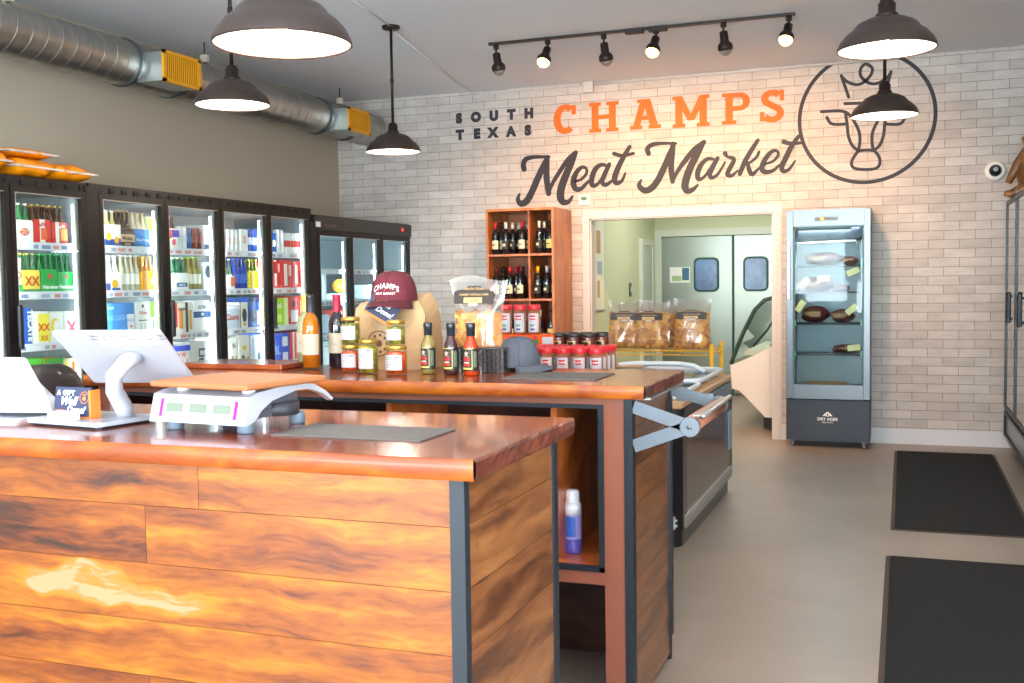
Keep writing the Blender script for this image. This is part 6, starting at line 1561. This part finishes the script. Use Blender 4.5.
six(y+.36, z, .14, .12, .13, '#27a046', '#176a30', '#2aa04a', [('t', 'Heineken', .07, .02, .032, '#f4f6f2'), ('star', .07, .09, .018, '#d22a2a')], 'second green carrier with red star, by the door frame, on '+at(2, 'd1'), '', 3, '#2e8a48')
z = SHELVES[1]
carton(y+.035, z, .085, .215, .3, '#1f4f9c', [('t', 'TECATE', .052, .11, .052, '#eef1f6', -90), ('r', 0, 0, .012, .215, '#e9c64a')], 'tall blue beer carton with white upright lettering on '+at(1, 'd1'), '#e7e2d6')
carton(y+.125, z, .14, .19, .3, '#f0efe9', [('r', .045, .01, .135, .175, '#efe34f'), ('t', 'XX', .09, .075, .06, '#d84a22'), ('t', 'XX', .09, .018, .04, '#d84a22')], 'white carton with yellow panel and orange double X on '+at(1, 'd1'))
carton(y+.27, z, .125, .185, .3, '#eef0ea', [('d', .045, .10, .034, '#f0d23a', 1.4), ('d', .055, .10, .022, '#f4f4ee', 1.5), ('r', .06, .05, .075, .07, '#e26a7c')], 'white seltzer carton with yellow lime slice on '+at(1, 'd1'))
carton(y+.40, z, .105, .185, .3, '#eef0ea', [('t', 'X', .06, .045, .12, '#e0495a'), ('r', .0, .0, .02, .185, '#d6dcd0')], 'white seltzer carton with pink cross on '+at(1, 'd1'))
z = SHELVES[0]
carton(y-.02, z-.03, .22, .24, .3, '#55b83e', [('d', .06, .17, .045, '#d8463a'), ('r', .0, .0, .22, .035, '#e5c93c'), ('d', .14, .12, .05, '#e9e7a0')], 'bright green drinks carton on '+at(0, 'd1'))
carton(y+.215, z-.03, .15, .23, .3, '#f0d544', [('t', 'XX', .08, .13, .085, '#cf3a22'), ('t', 'XX', .08, .045, .085, '#cf3a22'), ('r', 0, .185, .15, .23, '#3f9a3c'), ('r', 0, 0, .15, .03, '#3f9a3c')], 'yellow and green carton with red double X on '+at(0, 'd1'))
carton(y+.37, z-.03, .13, .22, .3, '#e7d7a0', [('r', .02, .02, .05, .2, '#efe24a'), ('r', .08, .02, .1, .2, '#c8542c')], 'cream and yellow carton on '+at(0, 'd1'))
# neighbouring door mostly outside the picture
for s in (1, 2, 3):
    YBASE[0] = 4.06
    carton(4.06, SHELVES[s], .24, .2, .3, ('#b9c4cc', '#2f5fae', '#d9d7cf')[s-1], [('r', .03, .04, .2, .12, '#f1f0ec')], '%s drinks carton behind the door at the very left edge, %s shelf' % (('grey', 'blue', 'pale')[s-1], SN[s]))
    carton(4.32, SHELVES[s], .22, .2, .3, ('#3f8ab0', '#c43a34', '#e4b63c')[s-1], [('r', .03, .04, .2, .12, '#f1f0ec')], '%s drinks carton next to the leftmost door frame, %s shelf' % (('teal', 'red', 'yellow')[s-1], SN[s]))
# ---------------- second door (y 5.34-5.89)
z = SHELVES[3]; y = 5.42; YBASE[0] = y
six(y, z, .17, .14, .13, '#f0efea', '#d8c88a', '#dfe3e8', [('r', 0, 0, .17, .045, '#1f4c9a'), ('d', .06, .06, .026, '#e3a92c'), ('r', .085, .05, .17, .14, '#f6f4ee'), ('d', .13, .04, .022, '#e8b030')], 'white and blue carrier of pale beer bottles on '+at(3, 'd2'), '', 3, '#f2efe2')
six(y+.18, z, .14, .12, .13, '#2b2320', '#2a1812', '#d6b27a', [('r', 0, .03, .14, .08, '#d8b48a'), ('t', 'Modelo', .07, .045, .032, '#2b2320'), ('t', 'NEGRA', .07, .01, .018, '#d8b48a')], 'black carrier of gold-topped dark bottles on '+at(3, 'd2'), '', 3, '#caa676', bh=.24)
six(y+.33, z, .155, .12, .13, '#1f7fd0', '#e8d9b8', '#e2d0a6', [('t', 'Blue Moon', .078, .04, .028, '#cfe2f2'), ('r', .0, .0, .155, .02, '#155a9a')], 'bright blue carrier of bottles on '+at(3, 'd2'), '', 3, '#7fb4dc')
carton(y+.49, z, .07, .21, .25, '#dfe6b0', [('r', .0, .12, .07, .19, '#b9d24a'), ('d', .04, .06, .022, '#f0b23a')], 'lime and yellow carton at the right of the '+at(3, 'd2'))
z = SHELVES[2]
six(y, z, .18, .12, .13, '#f0efea', '#cfd8dc', '#dfe3e8', [('r', 0, 0, .06, .05, '#24407a'), ('d', .10, .045, .03, '#e6ad2e'), ('r', .07, .0, .15, .02, '#1f4c9a')], 'white carrier with gold badge of clear bottles on '+at(2, 'd2'), '', 3, '#e7e9ea')
bottle_row(y+.185, z, 4, .052, '#b8b49a', '#dcdcd2', '#e8e6dc', .235, 'slim silver-labelled beer bottle on '+at(2, 'd2'), 'slim silver bottles, second cooler door', .024)
six(y+.40, z, .15, .13, .13, '#f0b41c', '#b0742a', '#d0a640', [('r', .0, .0, .05, .13, '#d98a1c'), ('d', .1, .06, .024, '#f4e9c8')], 'golden yellow carrier of beer bottles on '+at(2, 'd2'), '', 3, '#e8b93c')
z = SHELVES[1]
carton(y, z, .30, .225, .35, '#3b86cf', [('t', 'BUD LIGHT', .115, .115, .045, '#7fb6ea'), ('r', .205, .01, .27, .15, '#eef0f2'), ('r', .205, .10, .27, .12, '#b9d0e6'), ('d', .24, .07, .01, '#d85a4a'), ('t', '24 pack', .05, .19, .018, '#d7e7f6')], 'large sky-blue beer case with a white can picture on '+at(1, 'd2'), '#2f6fb4')
carton(y+.31, z, .155, .23, .3, '#eeeeea', [('t', 'White', .075, .145, .03, '#d05a52'), ('r', .03, .10, .12, .108, '#3f8a58'), ('d', .075, .2, .012, '#4a4a4a'), ('r', .045, .01, .06, .09, '#c9ccc9'), ('r', .085, .01, .10, .09, '#c9ccc9')], 'tall white seltzer case with red and green print on '+at(1, 'd2'))
carton(y+.475, z, .08, .225, .3, '#dfe3da', [('r', 0, .12, .08, .225, '#7ccf3a'), ('r', .02, 0, .035, .1, '#3f9a72')], 'white and lime-green carton on '+at(1, 'd2'))
z = SHELVES[0]
carton(y, z-.03, .27, .22, .3, '#d9dde2', [('r', .04, .04, .22, .12, '#c43a34')], 'grey and red case on '+at(0, 'd2'))
carton(y+.28, z-.03, .27, .24, .3, '#f0ead0', [('d', .1, .2, .03, '#e8c23a'), ('r', .03, .05, .2, .12, '#e2dcc0')], 'cream case with yellow badge on '+at(0, 'd2'))
# ---------------- third door (y 5.97-6.51)
z = SHELVES[3]; y = 6.055; YBASE[0] = y
six(y, z, .13, .14, .13, '#eceae6', '#5c4a40', '#6d5a8a', [('r', 0, .07, .05, .13, '#d84a2c'), ('r', .05, .08, .13, .13, '#4a3cae'), ('d', .07, .045, .022, '#d8506a')], 'white, red and violet carrier of bottles on '+at(3, 'd3'), '', 2, '#d4cfd8')
can_row(y+.135, z, 2, .06, '#e3e6ea', '#c9d0da', .16, 'white tall drink can on '+at(3, 'd3'), 'white cans, third cooler door')
can_row(y+.26, z, 1, .055, '#2f5a9a', '#3f6fae', .155, 'blue tall drink can on '+at(3, 'd3'), 'blue cans, third cooler door', .026)
can_row(y+.32, z, 2, .06, '#7a2a20', '#8f3a2a', .155, 'maroon tall drink can with cream top on '+at(3, 'd3'), 'maroon cans, third cooler door', top='#e8c892')
carton(y+.445, z, .1, .18, .25, '#e3e8ec', [('r', 0, 0, .1, .04, '#3a4a66')], 'pale grey carton at the right of the '+at(3, 'd3'))
z = SHELVES[2]
bottle_row(y, z, 1, .05, '#e0a52c', '#e8c040', '#f0c23a', .23, 'golden beer bottle at the left of the '+at(2, 'd3'), 'golden bottle, third door', .023)
six(y+.06, z, .18, .12, .13, '#f1f0ec', '#1f5a3a', '#d4d8c8', [('r', .03, .02, .15, .05, '#2a5a96'), ('t', 'AMSTEL', .09, .026, .022, '#e8eef6')], 'white carrier with blue label of green-necked bottles on '+at(2, 'd3'), '', 3, '#e7e9e2')
bottle_row(y+.25, z, 3, .058, '#9a8a4c', '#a8d04a', '#e9e6d6', .235, 'pale bottle with lime-green cap on '+at(2, 'd3'), 'lime-capped bottles, third door', .026)
carton(y+.435, z, .11, .2, .25, '#cfd8e4', [('d', .055, .13, .04, '#3b4450', 1.2), ('r', 0, 0, .11, .07, '#f0f2f4')], 'pale blue carton with dark round print on '+at(2, 'd3'))
z = SHELVES[1]
carton(y, z, .05, .22, .3, '#57c23a', [('r', 0, 0, .02, .22, '#f0f0ea')], 'narrow green carton at the left of the '+at(1, 'd3'))
carton(y+.055, z, .22, .215, .3, '#eeebe6', [('r', .0, .04, .03, .215, '#d93a30'), ('r', .05, .03, .09, .17, '#e6902c'), ('r', .12, .0, .15, .215, '#4a443e'), ('r', .165, .02, .19, .16, '#d8a93c'), ('t', 'SHINER', .08, .16, .026, '#2a2a2a')], 'white case with orange, red and dark stripes on '+at(1, 'd3'))
carton(y+.285, z, .21, .225, .3, '#f0f1f2', [('r', 0, .10, .21, .145, '#24508e'), ('t', 'ULTRA', .105, .165, .034, '#2b3440'), ('r', .09, .115, .12, .135, '#f0f1f2')], 'white beer case with a dark blue band on '+at(1, 'd3'))
z = SHELVES[0]
carton(y-.005, z-.04, .22, .245, .3, '#f2f0ee', [('r', 0, .205, .22, .245, '#2643c4'), ('t', 'W W', .11, .16, .05, '#e0564a'), ('r', .04, .03, .055, .12, '#e6968c'), ('r', .12, .04, .135, .13, '#d8453a'), ('r', .17, .02, .185, .15, '#e6968c')], 'white case with red marks and a blue top edge on '+at(0, 'd3'))
carton(y+.225, z-.04, .25, .265, .3, '#d3d2d0', [('t', 'Lite', .105, .14, .10, '#3a3a44', -90), ('r', .02, .01, .2, .025, '#3b56c8')], 'grey beer case with dark upright script on '+at(0, 'd3'))
# ---------------- fourth door (y 6.60-7.13)
z = SHELVES[3]; y = 6.69; YBASE[0] = y
can_row(y, z, 4, .06, '#e6e9ec', '#d9c9c6', .165, 'white and silver drink can on '+at(3, 'd4'), 'silver cans, fourth cooler door')
carton(y+.25, z, .11, .17, .25, '#f2f3f4', [('r', .03, .06, .08, .12, '#e3b8b4')], 'plain white carton on '+at(3, 'd4'))
can_row(y+.37, z, 3, .058, '#1c50b4', '#dfe6f2', .18, 'blue drink can with white band on '+at(3, 'd4'), 'blue cans, fourth cooler door')
z = SHELVES[2]
six(y, z, .15, .10, .13, '#edeef2', '#4a5a48', '#dfe3ea', [('r', .09, .02, .14, .09, '#e6692c'), ('r', .0, .0, .05, .06, '#f4f4f4')], 'white and orange carrier of bottles on '+at(2, 'd4'), '', 3, '#e7e3dc')
bottle_row(y+.16, z, 4, .05, '#1d3f9c', '#2a56c0', '#2f5fc0', .235, 'cobalt blue bottle on '+at(2, 'd4'), 'cobalt bottles, fourth cooler door', .023)
six(y+.37, z, .165, .14, .13, '#f0d416', '#5a6a1c', '#b9c43a', [('r', .0, .0, .03, .14, '#d8b810'), ('d', .10, .07, .022, '#d6a51a'), ('r', .08, .02, .13, .03, '#c99a14')], 'bright yellow carrier of bottles on '+at(2, 'd4'), '', 3, '#dcc83c')
z = SHELVES[1]
carton(y, z, .20, .18, .3, '#b9c9d8', [('t', 'Coors', .10, .07, .062, '#c8433c'), ('r', 0, .15, .2, .18, '#dbe4ec')], 'silver-blue beer case with red script on '+at(1, 'd4'))
carton(y+.21, z, .12, .2, .3, '#efece2', [('r', .0, .0, .012, .2, '#3a6a4c'), ('d', .06, .1, .03, '#3b3b34', 1.8), ('r', .04, .02, .08, .04, '#d8b33c')], 'cream carton with dark oval print on '+at(1, 'd4'))
carton(y+.34, z, .18, .235, .3, '#20509c', [('d', .06, .09, .05, '#1a2c4c'), ('r', .11, .02, .17, .13, '#e2e6ea'), ('r', .0, .2, .18, .235, '#16335f')], 'dark blue case on '+at(1, 'd4'))
z = SHELVES[0]
carton(y+.03, z-.04, .14, .27, .3, '#f0f0ea', [('t', 'N', .08, .19, .05, '#3d7050'), ('r', .05, .03, .065, .13, '#3f8a4a'), ('r', .09, .03, .105, .13, '#e0c03c')], 'white case with green marks on '+at(0, 'd4'))
carton(y+.18, z-.04, .16, .28, .3, '#f2f1ec', [('r', .05, .165, .1, .2, '#f0cf2c'), ('d', .055, .08, .03, '#3f7a4a', 1.6), ('d', .055, .08, .016, '#f2f1ec', 1.6), ('d', .12, .08, .02, '#d4a62c', 1.8)], 'white case with yellow square and green oval on '+at(0, 'd4'))
carton(y+.35, z-.04, .18, .27, .3, '#c3cbd3', [('r', .03, .02, .05, .25, '#9aa6b2'), ('d', .12, .09, .025, '#3a5a6a', 1.8), ('r', .155, 0, .18, .27, '#e9ecef')], 'silver-grey case on '+at(0, 'd4'))
# ---------------- fifth door (y 7.22-7.75)
z = SHELVES[3]; y = 7.325; YBASE[0] = y
can_row(y, z, 2, .06, '#1f58b8', '#e6eaf2', .165, 'blue drink can on '+at(3, 'd5'), 'blue cans, fifth cooler door')
can_row(y+.125, z, 2, .06, '#eef0f2', '#dfe3e8', .19, 'white drink can on '+at(3, 'd5'), 'white cans, fifth cooler door')
can_row(y+.25, z, 5, .056, '#eef0f2', '#cf3a30', .17, 'red and white drink can on '+at(3, 'd5'), 'red cans, fifth cooler door', .027)
z = SHELVES[2]
six(y, z, .15, .215, .13, '#cc2c28', '#3a2018', '#e8e2da', [('r', .05, .02, .085, .12, '#f0ece8'), ('r', .02, .1, .04, .19, '#5a2420'), ('r', .1, .13, .13, .2, '#f0b8ae')], 'tall red carton with white bottle print on '+at(2, 'd5'), '', 3, '#d84a40')
carton(y+.155, z, .19, .23, .3, '#d8312b', [('r', .05, .02, .1, .2, '#f3e5e0'), ('r', .12, .1, .16, .19, '#f0b8ae')], 'wide red case with white panel on '+at(2, 'd5'))
carton(y+.35, z, .17, .225, .3, '#d43a30', [('r', .04, .03, .075, .19, '#f2e6e0'), ('r', .09, .05, .12, .15, '#8e2a22')], 'red case next to the end frame on '+at(2, 'd5'))
z = SHELVES[1]
carton(y, z, .24, .225, .3, '#9cd42c', [('t', 'LIME', .10, .14, .05, '#f4f8e6', 8), ('r', .18, .0, .24, .225, '#e4f0b0'), ('r', .03, .03, .14, .09, '#d9ec7a')], 'lime-green case on '+at(1, 'd5'))
carton(y+.25, z, .26, .235, .3, '#c9342c', [('r', .05, .02, .16, .12, '#eceae8'), ('d', .1, .17, .03, '#6a1e1c'), ('r', .2, .02, .23, .2, '#f0e4e0')], 'red case with white panel on '+at(1, 'd5'))
z = SHELVES[0]
carton(y, z-.04, .27, .27, .3, '#3c62d6', [('r', .14, .16, .22, .24, '#e8eef8'), ('r', .14, .04, .22, .11, '#e8eef8'), ('t', 'BL', .06, .1, .1, '#9fb6ee')], 'royal blue beer case with white patches on '+at(0, 'd5'))
carton(y+.28, z-.04, .22, .275, .3, '#d63a34', [('r', .04, 0, .065, .275, '#f2ece8'), ('r', .12, 0, .15, .275, '#f2ece8')], 'red and white striped case on '+at(0, 'd5'))

# ---------------- goods in the three-door freezer
def frz(y, z, w, h, col, label, name='frozen_pack', d=.26):
    o = MB().box(-d, 0, 0, w, 0, h, cm(col), bev=.012).build(name); o.location = (CFX-.14, y, z+.0005); return tag(o, label, 'frozen food')
FN = ('first', 'second', 'third')
for k in range(4): frz(7.985+k*.085, 1.32, .075, .26, '#eaf4f8', 'upright white pouch on the middle shelf of the first freezer door').__setitem__('group', 'white pouches, first freezer door')
frz(8.0, 1.02, .16, .2, '#d9e6e4', 'pale pack left of a grey one on the third shelf, first freezer door'); frz(8.18, 1.02, .17, .18, '#9fb8c2', 'grey-blue pack on the third shelf, first freezer door')
frz(8.0, .72, .36, .2, '#e9f1f2', 'wide white carton on the lowest shelf, first freezer door')
frz(8.56, 1.32, .22, .06, '#eef2f2', 'flat white tray on the middle shelf of the second freezer door')
t = thing('frozen_bag', 'orange and yellow bag on top of the white tray in the second freezer door', 'frozen food', (CFX-.2, 8.66, 1.381))
MB().sphere((0, 0, .07), .09, cm('#f0a01c'), 14, 8, (.8, 1.1, .75)).sphere((0, .06, .08), .05, cm('#f2cf30'), 10, 6, (.8, 1, .8)).build('bag_body', t)
frz(8.56, 1.13, .36, .1, '#c7402f', 'red pack on the shelf under the white tray, second freezer door'); frz(8.56, 1.02, .36, .105, '#1f9a62', 'green pack under the red one, second freezer door')
frz(8.56, .72, .36, .22, '#dfe8e4', 'white carton on the lowest shelf, second freezer door')
frz(9.16, 1.32, .2, .14, '#dfe8ee', 'white pack on the middle shelf of the third freezer door'); frz(9.16, 1.02, .34, .2, '#c9d6dc', 'pale grey pack on the third shelf, third freezer door')
frz(9.16, .72, .34, .2, '#b9c8cf', 'grey carton on the lowest shelf, third freezer door')

# ---------------- orange snack bags on the top of the left cooler
M_ob = mat('snack_bag_orange', '#e88c0c', .3, coat=.4, var=.1, vscale=14); M_sv = mat('bag_seam_silver', '#cfc4bd', .3, .3)
def snack(name_l, y, z, x, ly, hz, sd):
    random.seed(sd); t = thing('snack_bag', name_l, 'snack bag', (x, y, z), random.uniform(-.05, .05), None)
    rows, rows2 = [], []
    n = 16
    for k in range(n+1):
        v = -1+2*k/n; r1 = []
        for i in range(24):
            a = 2*PI*i/24; pr = (1-abs(v)**5)**.5 if abs(v) < 1 else .02
            w_ = 1+.05*math.sin(3*a+v*5+sd)+.03*math.sin(7*v+a)
            c_, s_ = math.cos(a), math.sin(a)
            r1.append((.14*math.copysign(abs(c_)**.75, c_)*(.85+.15*pr)*w_, v*ly/2, hz/2+hz/2*math.copysign(abs(s_)**.85, s_)*max(.06, pr)*w_*.95))
        rows.append(r1)
    MB().surf(rows, M_ob, True, closed_u=True).build('bag_body', t)
    MB().box(-.05, .143, -ly/2-.03, ly/2+.03, hz*.5-.003, hz*.5+.004, M_sv).box(.09, .147, -ly/2, ly/2, hz*.5-.006, hz*.5+.006, M_sv).build('seam', t)
    b = MB()
    for q in range(3): b.rect(-ly*.3+q*.08, -ly*.3+q*.08+.05, .0, .012, mat('snack_print_maroon', '#7c2d3a', .4), frame((.05, 0, hz*.98), (0, 1, 0), (-1, 0, .15)))
    b.build('print', t)
snack('orange snack bag at the left of the pair on the cooler top', 4.83, 2.106, -4.87, .30, .12, 2)
snack('orange snack bag at the right of the pair on the cooler top', 5.14, 2.106, -4.87, .31, .115, 5)
snack('upper orange and white bag lying on the left snack bag', 4.84, 2.222, -4.90, .34, .06, 7)
snack('maroon and white ended snack bag at the very left on the cooler top', 4.50, 2.106, -4.87, .26, .15, 9)

# task chair standing in for a handset-like shape between the two terminals
M_cb2 = mat('chair_black', '#221c1e', .35, coat=.3)
oc = thing('task_chair', 'tall black task chair standing in for a handset-like shape between the white terminals', 'chair', (-2.885, 2.95, 0), math.radians(-14))
b = MB(); rows = []
for k in range(11):
    v = k/10; z = .98+.205*v; w_ = .055*math.sin(PI*min(1, .12+v*.86))**.45; dd = .16*math.sin(PI*min(1, .15+v*.82))**.4
    rows.append([(w_*math.cos(2*PI*i/18)-.015*math.sin(v*PI), dd*math.sin(2*PI*i/18), z) for i in range(18)])
b.surf(rows, M_cb2, True, closed_u=True); b.add(rows[0], [tuple(range(17, -1, -1))], M_cb2); b.add(rows[-1], [tuple(range(18))], M_cb2)
b.build('backrest', oc)
MB().tube([(.02, -.165, 1.0), (.025, -.17, 1.06), (.015, -.165, 1.13)], .009, M_slv, 8).tube([(0, 0, .66), (-.09, 0, .72), (-.075, 0, .98)], .02, M_slv, 8).build('back_support', oc)
MB().prism(rrect(.02, .42, -.21, .21, .07, 5), .66, .72, M_cb2).build('seat', oc, bevel=.01)
MB().cyl((.22, 0, .1), (.22, 0, .66), .025, M_slv, 12).build('gas_lift', oc)
for k in range(5):
    a = 2*PI*k/5; MB().tube([(.22, 0, .11), (.22+.26*math.cos(a), .26*math.sin(a), .07)], .018, M_cb2, 8).sphere((.22+.26*math.cos(a), .26*math.sin(a), .028), .028, M_cb2, 10, 6).build('leg', oc)

# ================================================================== daylight
w = bpy.data.worlds.new('sky'); SC.world = w; w.use_nodes = True
nt = w.node_tree; bg = nt.nodes['Background']
tc = nt.nodes.new('ShaderNodeTexCoord'); sp = nt.nodes.new('ShaderNodeSeparateXYZ'); cr = nt.nodes.new('ShaderNodeValToRGB')
nt.links.new(tc.outputs['Generated'], sp.inputs[0]); nt.links.new(sp.outputs[2], cr.inputs[0]); nt.links.new(cr.outputs[0], bg.inputs[0])
cr.color_ramp.elements[0].color = (.95, .97, 1, 1); cr.color_ramp.elements[1].color = (.45, .62, 1, 1)
bg.inputs[1].default_value = 3.0
# daylight coming in through each of the three storefront windows
for x0, x1 in ((XL+.25, -3.3), (-3.1, -1.1), (-.9, XR-.25)):
    ld = bpy.data.lights.new('window_daylight', 'AREA'); ld.shape = 'RECTANGLE'; ld.size = x1-x0; ld.size_y = 2.4
    ld.energy = 270*(x1-x0)/2; ld.color = (.84, .93, 1)
    lo = bpy.data.objects.new('window_daylight', ld); COL.objects.link(lo)
    lo.location = ((x0+x1)/2, YF-.2, 1.52); lo.rotation_euler = (math.radians(140), 0, 0)
for y0, y1 in ((-4.0, -1.3), (-1.1, 1.6)):  # lamps for the added right-hand windows, brightening left wall and coolers
    ld = bpy.data.lights.new('window_daylight', 'AREA'); ld.shape = 'RECTANGLE'; ld.size = 2.4; ld.size_y = y1-y0
    ld.energy = 150; ld.color = (.86, .94, 1)
    lo = bpy.data.objects.new('window_daylight', ld); COL.objects.link(lo)
    lo.location = (XR+.25, (y0+y1)/2, 1.52); lo.rotation_euler = (0, math.radians(140), 0)
# ceiling light of the back room
ld = bpy.data.lights.new('backroom_light', 'AREA'); ld.shape = 'RECTANGLE'; ld.size = 1.2; ld.size_y = .6; ld.energy = 26; ld.color = (1, .98, .9)
lo = bpy.data.objects.new('backroom_light', ld); COL.objects.link(lo); lo.location = (-1.6, 11.6, 2.95)
SC.view_settings.exposure = 1.18
